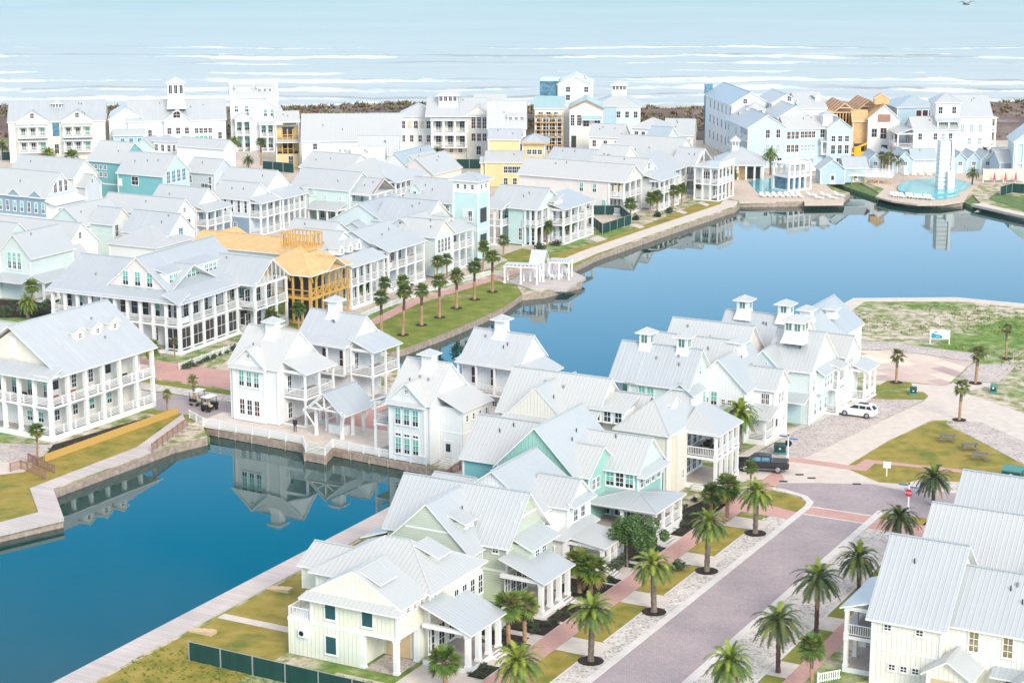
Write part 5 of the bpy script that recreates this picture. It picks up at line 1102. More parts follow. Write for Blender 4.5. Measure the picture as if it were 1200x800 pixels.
h.row('F', 0, W * .12, W * .34, 2, 9.4, .8, 1.5, PT); h.blk(W * .08, W * .42, -2.4, 0, 7.4, 8.2, 'gy', .6, 'white'); h.porch('F', 0, W * .08, W * .42, 2.4, (.1, 4.2), 7.6, 3, None, [False, True], .4); h.row('F', 0, W * .16, W * .34, 2, 4.6, 1.1, 2.4, PT); h.row('F', 0, W * .16, W * .34, 2, .8, 1.1, 2.4, PT)
h.w.box(-.04, .02, .1, D, .1, 12.9, 'wall_icy'); h.done()
h = shore('white gabled beach house with glazed porches beside the yellow balcony house', 292, 131, 9.6, None, 330, axis='gy', p=.7, wall='white', back=10); W = h.W; h.row('F', 0, W * .5, W * .7, 2, 8.4, .7, 1.7, PT); h.porch('F', 0, W * .3, W * .98, 2, (.3, 3.8), 6.8, 4, .3, [False, True], .4); h.row('F', 0, W * .42, W * .85, 3, 4.2, 1.0, 2.2, PT); h.row('F', 0, W * .42, W * .85, 3, .8, 1.0, 2.2, PT); h.done()
h = shore('yellow timber house with two open balcony floors under a grey roof', 323, 143, 10.6, None, 350, axis='gx', p=.45, wall='yellow', back=8)
W = h.W; h.w = MB(); h.w.box(0, W, 0, 8, .05, 3.4, 'wall_yellow'); h.w.box(0, W, 2.4, 8, 3.4, 8.9, 'wall_yellow')
for z in (3.4, 6.6):
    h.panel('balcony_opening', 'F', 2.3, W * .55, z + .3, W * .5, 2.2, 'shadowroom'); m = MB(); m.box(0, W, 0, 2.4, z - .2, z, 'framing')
    for k in range(5): m.box(k * (W - .25) / 4, k * (W - .25) / 4 + .25, 0, .25, z, z + 2.8 if z < 5 else 8.9, 'framing')
    m.box(0, W, .02, .12, z + .9, z + 1.05, 'framing'); m.build('balcony', h.root)
h.shed('F', 0, 0, W, 1.4, 6.2, .3); h.win('F', 0, W * .62, .8, 1.0, 1.9, PM); h.done()
h = shore('very long white building with a huge plain pale roof in front of the dunes', 354, 165, 7.0, None, 470, axis='gx', p=.62, wall='white', back=16, roof='roof', ang=-4); h.win('F', 0, h.W * .13, 5.0, .9, 1.3, PD); h.done()
for i, (px, py, ze, xl, xr, lab) in enumerate(((378, 190, 5.6, None, 418, 'grey roofed garage lowest and leftmost in front of the long pale roof'), (420, 181, 5.8, None, 466, 'grey roofed garage second from the left in front of the long pale roof'), (412, 194, 5.4, None, 449, 'small pale roofed garage wedged between larger grey garages in front of the long pale roof'))):
    h = shore(lab, px, py, ze, xl, xr, axis='gx', p=.8, wall='white', back=8.5, roof='roof_pale', ang=(-2, -2, 0)[i]); h.done()
h = simple('pale blue roofed house sloping to the tan garage gables', 478, 195, 5.4, 448, None, 'gy', .8, 'white', ang=28, back=14, roof='roof_blue'); h.done()
h = shore('white beach house with hipped wing, window lantern and cream three-storey corner galleries', 505, 136, 10.2, None, 548, axis='hip', p=.4, wall='cream', back=12, ang=2, roof='roof_pale')
W = h.W; h.roof(-1, W + 5, -1, 13, 10.25, 'gx', .5, .3, .3)
for z in (6.6, 3.2):
    h.porch('F', 0, .2, W, 2.2, (z,), z + 3, 4, .3 if z > 5 else None, [True], .45); h.row('F', 0, W * .2, W * .85, 3, z + .3, 1.1, 2.1, [PD, PD, PD], 2, 3)
h.row('F', -0.01, W * .3, W * .8, 3, 1.6, .8, .9, PM)
h.blk(W, W + 5.4, -.6, 10, .05, 10.6, 'gy', .75, 'cream'); h.row('F', -.6, W + 1.4, W + 4, 3, 7.4, .9, 3.0, PM, 2, 4); h.row('F', -.6, W + 1.4, W + 4, 3, 4.4, .9, 1.8, PM, 2, 2); h.row('F', -.6, W + 1.6, W + 3.6, 1, 1.2, 1, 2, PD)
h.blk(-8, 0.5, 5, 15, .05, 9.6, 'hip', .55, 'white'); h.row('F', 5, -7, -1, 5, 6.6, .9, 1.8, [PM, 'gable_tan']); h.row('F', 5, -7, -1, 4, 3.4, .8, 1.6, PM); h.cupola(W * .45, 4.5, 11.6, 4.4, 3.2, .5, .1, 4, PM); h.done()
h = shore('pale roofed white house with a shallow three-light dormer behind the yellow house', 572, 150, 9.0, None, 616, axis='gx', p=.75, wall='white', back=14, ang=0, roof='roof_pale'); h.dormer('F', 2.0, h.W * .75, 10.2, 4, 1.2, 4, .3, 's', 'white', 3, .7, .6, PM); h.done()
h = shore('grey roofed beach house with two small ridge windows behind the cream galleries', 556, 138, 8.5, None, 592, axis='gx', p=.6, wall='white', back=16, ang=0); h.done()
h = simple('bright yellow house with stacked window groups and an unfinished tan eave', 612, 190, 5.4, 569, None, 'gx', .5, 'yellow', ang=4, back=7)
W = h.W; h.row('F', 0, -W * .45, -.8, 4, 3.0, .8, 1.4, PD); h.row('F', 0, -W * .45, -W * .2, 2, .5, .8, 1.4, PD); x, y = h.loc(638, 166, 9.2); h.blk(-.2, x, y, y + 6, .05, 9.2, 'hip', .5, 'yellow', oh=.9, rm='roof'); h.row('F', y, 1.2, x - 1, 3, 6.4, .9, 1.0, PD); h.row('F', y, 1.2, x - 1, 3, 4.0, .9, 1.7, PD, 2, 3)
h.t.box(-.9, x + .9, y - .95, y - .9, 8.75, 9.05, 'framing'); h.blk(-W * .95, -W * .1, 4, 10, .05, 9.8, 'gx', .55, 'yellow'); h.blk(-W - 1, -W * .6, .5, 4, .05, 5.2, 'gx', .5, 'yellow'); h.done()
# house under construction with scaffolding
h = shore('half-built house with teal roof sheeting and scaffolding around an open corner', 627, 127, 10.6, None, 660, axis='gx', p=.35, wall='grey', back=12, ang=2, roof='roof_teal')
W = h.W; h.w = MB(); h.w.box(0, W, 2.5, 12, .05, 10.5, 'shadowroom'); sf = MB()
for k in range(6):
    for y in (-1.2, -.2): sf.box(k * W / 5 - .06, k * W / 5 + .06, y - .06, y + .06, 0, 9.6, 'framing' if k % 2 else 'kerb_concrete')
for z in (1.8, 3.6, 5.4, 7.2, 9.0): sf.box(0, W, -1.3, -.1, z, z + .1, 'osb'); sf.box(0, W, -1.28, -1.22, z + .9, z + 1.0, 'kerb_concrete')
sf.build('scaffolding', h.root); ff = MB()
for z in (.1, 3.6, 7.0): ff.box(0, W, 0, 2.5, z, z + .3, 'concrete')
for k in range(5): ff.box(k * (W - .4) / 4, k * (W - .4) / 4 + .4, 0, .4, .1, 10.4, 'wall_cream')
ff.box(.4, W, .02, .3, 8.2, 10.4, 'wall_cream'); ff.build('concrete_frame', h.root); h.row('F', .02, W * .2, W * .75, 3, 8.6, 1.1, 1.1, ['pane_blue', PM]); h.done()
h = shore('white gabled building with red-brown gable edge between the scaffolding and the cottages', 668, 128, 10.4, 660, 706, axis='gy', p=.5, wall='ivory', back=12, ang=2, roof='roof_teal'); W = h.W; h.t.bar((-.4, -.5, 10.5), (W / 2, -.5, 10.6 + .25 * W), .35, 'redwood'); h.t.bar((W + .4, -.5, 10.5), (W / 2, -.5, 10.6 + .25 * W), .35, 'redwood')
h.shed('F', 0, W * .4, W * .95, 1.6, 8.2, .4, rm='roof_teal'); h.row('F', 0, W * .5, W * .85, 2, 6.2, 1.4, 1.6, PM); h.row('F', 0, W * .08, W * .28, 2, 6.4, .9, 2.6, PM, 2, 4); h.win('F', 0, W * .12, .6, 1.2, 3.4, 'shadowroom', 1, 1); h.done()
h = shore('tall white block with a dark unfinished side rising behind the scaffolding', 654, 99, 14.5, None, 693, axis='gy', p=.45, wall='white', back=12, ang=4, roof='roof_white'); h.row('F', 0, h.W * .3, h.W * .85, 2, 12.6, 1.0, 1.3, PD); h.row('F', 0, h.W * .3, h.W * .85, 2, 10.6, 1.0, 1.3, PD)
h.w.box(-4.6, -.05, 1, 11, 11, 15.2, 'pane_blue'); h.done()
h = simple('white cottage with a grey porch roof beside the half-built house', 728, 161, 5.6, 691, 745, 'gx', .6, 'white', ang=16, back=8, fw=3, fp_=PM); h.done()
h = shore('blue beach house with a small cupola, right of the teal-roofed building site', 700, 124, 8.6, None, 750, axis='hip', p=.5, wall='skyblue', back=12, ang=4); h.w.box(h.W * .45, h.W + .05, -.05, .02, .05, 8.5, 'wall_mint'); h.row('F', -.05, h.W * .5, h.W * .9, 3, 5.6, .9, 1.6, PD); h.cupola(h.W * .5, 6, 10.6, 3.6, 2.8, .5, .1, 4, PM); h.blk(-4, 1.5, 2, 10, .05, 8.2, 'hip', .5, 'white'); h.done()
h = simple('white house with rows of small square windows, in front of the dark dune', 775, 151, 8.4, 741, 788, 'hip', .5, 'white', ang=24, back=8, rw=3, rp=PM, fw=4, fp_=PM, rz=5.8); h.row('F', 0, -h.W * .85, -h.W * .15, 4, 3.6, .8, 1.2, PD); h.done()
h = simple('grey roofed cottage with an open white roof terrace next to the dune', 812, 158, 4.6, 779, None, 'gx', .8, 'white', ang=10, back=8); h.row('F', 0, -h.W * .4, -1.5, 2, 2.2, 1.6, 1.2, PM); h.done()
h = simple('pale blue gable-roofed house behind the poolside galleries', 778, 169, 7.0, 755, 800, 'gx', .7, 'greymint', ang=28, back=9, roof='roof_blue'); h.done()
h = simple('large plain grey roofed house in the middle of the packed centre', 790, 190, 6.6, 714, 800, 'gx', .7, 'cream', ang=28, back=12, rw=2); h.blk(-h.W * .42, -h.W * .1, -1.5, 5, .05, 5.6, 'gy', .7, 'white'); h.done()
h = simple('long pale roofed house between the yellow house and the small white cottage', 690, 194, 5.6, 640, None, 'gx', .6, 'white', ang=26, back=9); h.done()
# big pale blue complex
h = shore('very tall pale blue hotel-like house with a long side wall of narrow windows', 0, 0, 1, None, None, axis='gx', back=4, p=.1, wall=None) if False else None
h = House('tall pale blue beach house with a long side wall of narrow windows', G(858, 122, 12.6), ang=SA - 1, roof='roof_blue')
D = h.solve('+y', 827, 12.6); W = 9
h.blk(0, W, 0, D, .05, 12.5, 'gy', .6, 'icy'); h.w.box(.2, W - .2, -.06, .02, 8, 12.4, 'wall_white'); h.blk(.6, W, -9, 0, .05, 9.0, 'gx', .5, 'icy'); h.row('L', .6, -8, -1, 4, 5.6, .7, 2.4, PD, 1, 2)
for k, z in enumerate((2.2, 6.0, 9.6)):
    h.row('L', 0, D * .06, D * .8, 6, z, .7, 2.0, PD, 1, 2)
h.w.box(-.1, W * .2, D + .01, D + 1, .05, 15, 'pane_blue'); h.win('F', -.06, W * .35, 12.6, .9, 1.1, PD); h.done()
h = shore('aqua three-storey house with white corner balconies at the left of the long aqua terrace', 877, 150, 9.4, 852, 921, axis='gy', p=.62, wall='aqua')
W, D = h.W, h.D; h.t.box(-.05, W * .3, -.06, D * .45, 9.1, 9.4, 'trim')
for z in (.6, 3.6, 6.6):
    h.panel('balcony_opening', 'L', 0, D * .2, z, D * .3, 2.3, 'pane_blue'); inst('railing', rail_mesh(D * .35), h.root, (-.1, D * .04, z), R(90)); h.row('L', 0, D * .55, D * .9, 2, z, .8, 1.7, PD)
h.row('F', 0, W * .52, W * .8, 2, 7.0, .9, 1.9, PD); h.row('F', 0, W * .52, W * .8, 2, 3.8, .9, 1.9, 'pane_pale'); h.row('F', 0, W * .45, W * .85, 3, .6, 1, 1.8, PD); h.band(0, W, 0, D, 3.1, .25); h.done()
h = shore('long aqua terrace house with maroon-paned window pairs and covered ground floor', 921, 151, 9.0, None, 986, axis='gx', p=.5, wall='aqua', back=9)
W = h.W; h.row('F', 0, W * .06, W * .2, 3, 6.6, .9, 1.7, PM); h.row('F', 0, W * .06, W * .2, 3, 3.6, .9, 1.7, PM); h.row('F', 0, W * .3, W * .5, 4, 6.8, .8, 1.5, PM); h.row('F', 0, W * .3, W * .5, 4, 3.8, .8, 1.5, 'pane_pale'); h.row('F', 0, W * .66, W * .76, 2, 6.8, 1.0, 1.9, PD)
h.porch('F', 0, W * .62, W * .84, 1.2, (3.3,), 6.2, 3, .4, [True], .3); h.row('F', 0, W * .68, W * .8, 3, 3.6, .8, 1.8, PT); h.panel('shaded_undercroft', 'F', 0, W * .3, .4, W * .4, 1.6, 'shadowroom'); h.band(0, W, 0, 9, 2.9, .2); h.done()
h = shore('aqua house with a six-window gable at the right end of the aqua terrace', 970, 151, 9.0, None, 998, axis='gy', p=.75, wall='aqua', back=9); W = h.W; h.row('F', 0, W * .25, W * .82, 3, 6.0, .9, 1.3, PD); h.row('F', 0, W * .25, W * .82, 3, 3.2, .9, 2.0, PD); h.win('F', 0, W * .5, .6, 1, 1.6, PD); h.t.box(-.05, W + .05, -.07, -.01, 5.3, 5.5, 'trim'); h.cupola(W * .1, 3, 9.4, 2.6, 3, .5, .4, 0, rm='roof_blue'); h.done()
h = shore('white gabled house top behind the aqua terrace', 905, 121, 13.0, 880, 938, axis='gy', p=.55, wall='mint', back=12); h.win('F', 0, h.W * .6, 13.4, .9, 1.1, PD); h.done()
h = shore('icy gabled house with plain grey roof slope behind the aqua corner balconies', 912, 138, 11.0, 893, 952, axis='gy', p=.6, wall='icy', back=12, roof='roof'); h.done()
h = shore('small white pyramid-roofed loft above the tall pale blue house', 876, 128, 12.0, None, 896, axis='hip', p=.6, wall='white', back=5, ang=4); h.row('F', 0, .9, h.W - .9, 3, 10.6, .7, 1.2, PD); h.done()
h = shore('plain white house with two dark windows left of the plywood construction', 937, 127, 12.0, None, 968, axis='gx', p=.5, wall='white', back=12); h.row('F', 0, h.W * .55, h.W * .8, 2, 9.0, 1.0, 1.4, PD); h.cupola(h.W * .8, 3, 12.4, 1.5, 2.5, .4, .1, 0); h.done()
# plywood construction, two roofs of bare rafters
def rafters(label, px, py, ze, xr, ang, D, open_=True):
    h = shore(label, px, py, ze, None, xr, axis='gy', p=.1, wall=None, back=D, ang=ang); W = h.W; h.r = MB()
    m = MB(); n_ = 16; hh = ze + W * .42
    for k in range(n_):
        y = D * k / (n_ - 1)
        for (a, b) in (((-.4, y, ze - .3), (W / 2, y, hh)), ((W + .4, y, ze - .3), (W / 2, y, hh)), ((W * .25, y, ze + W * .2), (W * .75, y, ze + W * .2)), ((0, y, ze), (W, y, ze))): m.bar(a, b, .22, 'door_wood' if k % 3 == 0 else 'redwood')
    m.build('rafters', h.root); f = MB()
    for k in range(8):
        x = (W - .25) * k / 7
        for y in (0, D - .2): f.box(x, x + .25, y, y + .2, .1, ze, 'framing')
        yy = (D - .25) * k / 7
        for x in (0, W - .2): f.box(x + .01, x + .19, yy, yy + .25, .1, ze, 'framing')
    for z in (3.4, 6.8): f.box(.02, W - .02, .02, D - .02, z, z + .25, 'osb')
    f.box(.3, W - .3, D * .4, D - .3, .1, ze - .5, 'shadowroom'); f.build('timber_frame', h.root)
    return h
h = rafters('half-framed house with bare brown rafters, left one of the pair', 977, 132, 10.2, 1003, -6, 12); h.w.box(-2.6, -.1, 0, 8, .05, 10.5, 'osb'); h.done()
h = rafters('half-framed house with bare brown rafters, right one of the pair', 1003, 131, 10.2, 1034, -6, 11); h.done()
h = shore('white gable-fronted house with orange plywood roof under construction', 1018, 139, 9.4, 1010, 1054, axis='gy', p=.85, wall='white', ang=4, back=12, roof='osb'); W = h.W
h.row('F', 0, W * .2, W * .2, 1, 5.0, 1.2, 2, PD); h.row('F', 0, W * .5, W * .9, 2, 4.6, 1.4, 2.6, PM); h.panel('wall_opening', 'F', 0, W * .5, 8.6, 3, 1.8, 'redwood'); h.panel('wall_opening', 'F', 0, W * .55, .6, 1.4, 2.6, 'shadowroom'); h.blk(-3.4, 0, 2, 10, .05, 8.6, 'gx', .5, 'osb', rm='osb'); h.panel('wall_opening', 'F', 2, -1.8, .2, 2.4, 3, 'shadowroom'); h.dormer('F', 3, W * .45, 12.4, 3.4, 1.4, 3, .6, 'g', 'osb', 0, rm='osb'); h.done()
h = shore('white house with maroon garage-like windows behind the plain white block', 1052, 126, 10.8, None, 1102, axis='hip', p=.35, wall='skyblue', back=12, roof='roof_blue'); h.row('F', 0, h.W * .5, h.W * .95, 4, 8.0, 1.3, 2.0, 'pane_maroon', 1, 1); h.done()
h = shore('plain white two-storey block with a small side balcony in front of the cabanas', 1071, 152, 8.0, None, 1122, axis='gx', p=.6, wall='white', ang=-3, back=8, fw=5, fp_=[PD, 'trim', PD, 'pane_pale', PD]); h.porch('L', 0, 0, 8, 3.8, (.3, 3.8), 7.2, 3, .3, [False, True], .3); h.row('L', 0, 2, 6, 3, 4.2, .9, 1.9, PD); h.row('F', 0, 2, h.W - 2, 4, 1.4, .9, 1.2, 'pane_pale'); h.done()
h = shore('white beach house with a hip-roofed square tower next to the right-hand dune', 1121, 136, 10.8, None, 1162, axis='gx', p=.85, wall='white', back=10, ang=-3); W = h.W; h.row('F', 0, W * .18, W * .7, 3, 7.0, .9, 2.0, 'pane_pale'); h.row('F', 0, W * .4, W * .7, 2, 4.2, .9, 1.4, 'pane_pale')
h.blk(-5, .4, -.6, 5, .05, 14.2, 'hip', .6, 'white', oh=.6); h.row('F', -.6, -4, -.8, 2, 11.4, .9, 1.6, PD); h.porch('F', -.6, -5, .4, 1.6, (3.8, 7.2), 10, 3, .3, [True, True], .3); h.row('F', -.6, -4, -1, 2, 7.5, .9, 1.8, PM); h.porch('R', W, .3, 4, 1.4, (.2, 3.8, 7.2), 10.4, 2, .3, [True, True, True], .4); h.done()
h = shore('tall pale aqua house cut off by the right edge', 1189, 166, 8.6, 1184, 1230, axis='gy', p=.8, wall='aqua', back=10, ang=6); h.porch('F', 0, .2, 4, .3, (.1, 4), 8.4, 3, None, [False, False], .5); h.done()
h = shore('low blue service cottage at the right edge beyond the sandy path', 1172, 190, 3.6, 1168, 1186, axis='gx', p=.7, wall='skyblue', back=6); h.done()
# ---------------------------------------------------------------- pool village
for i, (px, lab) in enumerate(((977, 'blue gabled cabana just right of the two-level white terrace'), (1003, 'wide blue cabana left of the palm clump'))):
    h = simple(lab, px + 13, 198 if i == 0 else 196, 3.4, px - 13 if i else px - 15, None, 'gx' if i else 'gy', .75, 'skyblue', ang=-4, back=5, name='cabana'); h.door('F', 0, -h.W * .5, .05); h.done()
cab = ['first', 'second', 'third', 'fourth', 'fifth', 'sixth']
for px, xl, xr, lab in ((1032, 1019, 1033, 'narrow blue gabled cabana, first from the left in the row facing the round pool'), (1050, 1034, 1051, 'blue gabled cabana, second from the left in the row facing the round pool'), (1068, 1052, 1070, 'blue gabled cabana, third from the left in the row, beside the white doors'),
                        (1131, 1118, 1133, 'blue gabled cabana just right of the white stepped tower'), (1149, 1134, 1149, 'blue gabled cabana, middle of three right of the white stepped tower'), (1165, 1150, 1165, 'blue gabled cabana, farthest right of three beyond the stepped tower')):
    h = simple(lab, xr, 187, 3.2, xl, None, 'gy', 1.0, 'skyblue', ang=-3, back=7, name='cabana', roof='roof_blue', oh=.25); h.win('F', 0, -h.W * .5, 1.9, .8, .8, PM); h.door('F', 0, -h.W * .5, -.4, 1.0, 1.9, 'door_white', False); h.done()
h = simple('low blue cabana building with two wide white doors in the middle of the row', 1097, 186, 3.2, 1070, None, 'gx', .6, 'skyblue', ang=-3, back=6, name='cabana', roof='roof_blue')
for x in (-h.W * .75, -h.W * .27): h.panel('double_door', 'F', 0, x, .05, 3.2, 2.3, 'door_white'); h.row('F', -.06, x - 1, x + 1, 3, 2.35, .5, .3, PD)
h.done()
h = simple('low blue cabana with grey roof at the right end of the cabana row', 1183, 185, 3.0, 1167, None, 'gx', .6, 'skyblue', ang=-3, back=6, name='cabana', roof='roof_blue'); h.done()
h = simple('cream poolside bar building with hip roof, small white cupola and dark opening', 895, 190, 3.8, 843, None, 'hip', .55, 'cream', ang=3, back=9, name='pool_house', oh=.8)
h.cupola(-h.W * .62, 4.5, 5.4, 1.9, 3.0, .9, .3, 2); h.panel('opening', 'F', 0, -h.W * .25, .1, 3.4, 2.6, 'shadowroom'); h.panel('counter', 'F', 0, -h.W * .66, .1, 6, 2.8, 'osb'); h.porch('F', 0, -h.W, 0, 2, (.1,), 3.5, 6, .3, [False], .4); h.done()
h = House('two-level white timber terrace with open columns beside the first pool', G(951, 222, .1), ang=-34, name='terrace', cat='terrace', roof='roof_white')
W = 6.6; D = 5.4
for z in (.4, 3.3, 6.0): h.t.box(-W, 0, 0, D, z - .3, z, 'trim')
for z in (.4, 3.3):
    for x in (0, .25, .5, .75, 1):
        for y in (.25, D - .3): inst('column', col_mesh(.36, 2.6), h.root, (-.25 - x * (W - .5), y, z))
    inst('column', col_mesh(.36, 2.6), h.root, (-.25, D / 2, z))
for z in (3.3, 6.0): inst('railing', rail_mesh(W), h.root, (-W, .1, z)); inst('railing', rail_mesh(D), h.root, (-.1, 0, z), R(90))
h.w.box(-W + .4, -.8, 1.6, D - .6, .41, 3.0, 'pane_blue'); h.done()
# ================================================================ plants
def leafmat(name, stops, scale=.9, rough=.55):
    m, n, b = nt(name); tc = N(n, 'ShaderNodeTexCoord'); oi = N(n, 'ShaderNodeObjectInfo')
    f = noise(n, tc.outputs['Object'], scale, 4, .7); f2 = mathn(n, 'ADD', f, mathn(n, 'MULTIPLY', mathn(n, 'SUBTRACT', oi.outputs['Random'], .5), .16))
    n.links.new(ramp(n, f2, stops), b.inputs['Base Color']); b.inputs['Roughness'].default_value = rough; b.inputs['Specular IOR Level'].default_value = .35
    return m
leafmat('leaf_date', [(.3, (.05, .10, .018)), (.5, (.11, .17, .03)), (.7, (.24, .26, .04))]); leafmat('leaf_bright', [(.3, (.11, .17, .02)), (.6, (.25, .29, .035)), (.8, (.40, .38, .07))]); leafmat('leaf_dark', [(.3, (.025, .05, .02)), (.5, (.06, .095, .03)), (.7, (.13, .14, .04))])
leafmat('leaf_dry', [(.3, (.16, .09, .05)), (.7, (.30, .19, .10))]); leafmat('leaf_fan', [(.3, (.04, .10, .02)), (.55, (.12, .20, .04)), (.75, (.26, .32, .07))]); leafmat('leaf_olive', [(.3, (.10, .12, .035)), (.7, (.27, .25, .08))])
leafmat('leaf_tree', [(.3, (.04, .09, .025)), (.6, (.12, .20, .06)), (.8, (.22, .30, .10))], 1.6); leafmat('leaf_low', [(.3, (.03, .05, .03)), (.7, (.10, .14, .06))], 2); leafmat('leaf_gold', [(.3, (.35, .2, .05)), (.7, (.62, .42, .14))])
leafmat('bark', [(.35, (.10, .075, .055)), (.65, (.24, .19, .15))], 5, .9); leafmat('bark_orange', [(.35, (.30, .17, .09)), (.65, (.48, .30, .18))], 4, .9); leafmat('bark_dark', [(.35, (.06, .035, .03)), (.65, (.17, .09, .07))], 4, .9)
def trunk_mesh(h, r0, r1, mats, seed, rings=14):
    m = MB(); rg = random.Random(seed); lean = (rg.uniform(-.12, .12), rg.uniform(-.12, .12)); n_ = 9; pr = None
    for i in range(rings + 1):
        t = i / rings; r = r0 + (r1 - r0) * t; r *= 1 + (.12 if i % 2 else -.04)
        if i == 0: r = r0 * 1.25
        c = (lean[0] * t * t * h * .3, lean[1] * t * t * h * .3); ring = [(c[0] + r * math.cos(k * 6.2832 / n_ + i * .3), c[1] + r * math.sin(k * 6.2832 / n_ + i * .3), t * h) for k in range(n_)]
        if pr:
            mt = mats[0] if t < .62 else mats[1]
            for k in range(n_): j = (k + 1) % n_; m.poly([pr[k], pr[j], ring[j], ring[k]], mt)
        pr = ring
    m.poly(pr, mats[1]); return m.mesh('trunk'), (lean[0] * h * .3, lean[1] * h * .3)
def frond(m, base, az, el, L, mat, rg, droop=1.0, leaf=.46, n_=20, w=.085):
    p = Vector(base); d = Vector((math.cos(az) * math.cos(el), math.sin(az) * math.cos(el), math.sin(el))); side = Vector((-math.sin(az), math.cos(az), 0)); st = L / n_; pts = [p.copy()]
    for i in range(n_):
        d = (d + Vector((0, 0, -.085 * droop))).normalized(); p = p + d * st; pts.append(p.copy())
        if i < 2: continue
        t = i / n_; l = leaf * (math.sin(math.pi * min(1, t * .9 + .12)) ** .6) * rg.uniform(.85, 1.1); up = side.cross(d).normalized()
        for s_ in (-1, 1):
            tip = p + (side * s_ * .8 + d * .62 + up * rg.uniform(-.12, .25)).normalized() * l - Vector((0, 0, .05 * l)); m.poly([p - d * w * .9, p + d * w * .9, tip], mat)
    up = side.cross(d).normalized()
    for i in range(0, n_ - 1, 2):
        a, b = pts[i], pts[min(i + 2, n_)]; ww = .05 * (1 - i / n_) + .012; m.poly([a - side * ww, b - side * ww * .8, b + side * ww * .8, a + side * ww], mat)
def crown_date(R_, seed, bright=.5, base='leaf_date'):
    m = MB(); rg = random.Random(seed)
    for i in range(52):
        t = i / 51; az = i * 2.39996 + rg.uniform(-.15, .15); el = R(82 - 112 * t + rg.uniform(-7, 7))
        mat = 'leaf_bright' if t < bright * .6 or rg.random() < bright * .25 else ('leaf_dry' if t > .93 else base)
        frond(m, (.1 * math.cos(az), .1 * math.sin(az), .05), az, el, R_ * rg.uniform(.9, 1.12) * (.72 if t < .12 else 1), mat, rg, 1.25 if t < .6 else .8)
    for i in range(16):
        az = i * 2.4; m.poly([(0, 0, -.55), (.24 * math.cos(az), .24 * math.sin(az), .1), (.24 * math.cos(az + .5), .24 * math.sin(az + .5), .1)], 'bark_orange')
    return m.mesh('crown')
def crown_fan(R_, seed, sparse=False, mat0='leaf_fan'):
    m = MB(); rg = random.Random(seed); nf = 20 if sparse else 38
    for i in range(nf):
        t = i / (nf - 1); az = i * 2.39996 + rg.uniform(-.2, .2); el = R(78 - 125 * t + rg.uniform(-10, 10)); d = Vector((math.cos(az) * math.cos(el), math.sin(az) * math.cos(el), math.sin(el)))
        side = Vector((-math.sin(az), math.cos(az), 0)); up = side.cross(d); pet = R_ * rg.uniform(.42, .6); c = d * pet; mat = 'leaf_dry' if (t > .92) else ('leaf_bright' if rg.random() < .14 else ('leaf_olive' if rg.random() < .25 else mat0))
        m.poly([side * -.02, side * .02, c + side * .02, c - side * .02], mat); ns = 13; roll = rg.uniform(-.5, .5)
        for k in range(ns):
            a = (k / (ns - 1) - .5) * 3.9; l = R_ * rg.uniform(.48, .6) * (1 - .25 * abs(a) / 2); dd = d * math.cos(a) + side * math.sin(a) + up * (.25 * math.cos(a * 2) + roll * math.sin(a) * .5)
            sd = (side * math.cos(a) - d * math.sin(a)) * .07 * R_; tip = c + dd.normalized() * l - Vector((0, 0, .16 * l)); mid = c + dd.normalized() * l * .5
            m.poly([c, mid + sd, tip, mid - sd], mat)
    return m.mesh('crown')
def crown_leafy(R_, seed, mat='leaf_tree', n_=2200, flat=.8, sz=.16):
    m = MB(); rg = random.Random(seed); cl = [(Vector((rg.gauss(0, .42), rg.gauss(0, .42), rg.gauss(0, .33) * flat)) * R_, R_ * rg.uniform(.28, .5)) for _ in range(16)]
    for i in range(n_):
        c, r = cl[rg.randrange(len(cl))]; v = Vector((rg.gauss(0, 1), rg.gauss(0, 1), rg.gauss(0, 1))).normalized() * r * rg.uniform(.65, 1.08); p = c + v
        a = Vector((rg.gauss(0, 1), rg.gauss(0, 1), rg.gauss(0, .6))).normalized() * sz * rg.uniform(.6, 1.3); b = a.cross(Vector((rg.gauss(0, 1), rg.gauss(0, 1), rg.gauss(0, 1)))).normalized() * sz * .45
        m.poly([p - a, p - b, p + a, p + b], mat)
    return m.mesh('crown')
PV = {}
def variants(kind):
    if kind in PV: return PV[kind]
    L_ = []
    for s_ in range(3 if kind != 'date' else 4):
        if kind == 'date': t, off = trunk_mesh(1, .27, .24, ('bark', 'bark'), s_ + 3); c = crown_date(2.3, s_ + 11, .55)
        elif kind == 'date_dark': t, off = trunk_mesh(1, .2, .19, ('bark_dark', 'bark_dark'), s_ + 3); c = crown_date(2.5, s_ + 21, .12, 'leaf_dark')
        elif kind == 'wash': t, off = trunk_mesh(1, .24, .2, ('bark_orange', 'bark_dark'), s_ + 5); c = crown_fan(1.5, s_ + 31)
        elif kind == 'sabal': t, off = trunk_mesh(1, .2, .2, ('bark_orange', 'bark'), s_ + 6); c = crown_fan(1.75, s_ + 41)
        elif kind == 'young': t, off = trunk_mesh(1, .17, .22, ('bark_orange', 'bark'), s_ + 7); c = crown_fan(1.35, s_ + 51, True, 'leaf_olive')
        else: t, off = trunk_mesh(1, .1, .07, ('bark', 'bark'), s_ + 8); c = crown_leafy(1.6, s_ + 61, 'leaf_tree', 4200, 1.15, .17)
        L_.append((t, c))
    PV[kind] = L_; return L_
NP = 0
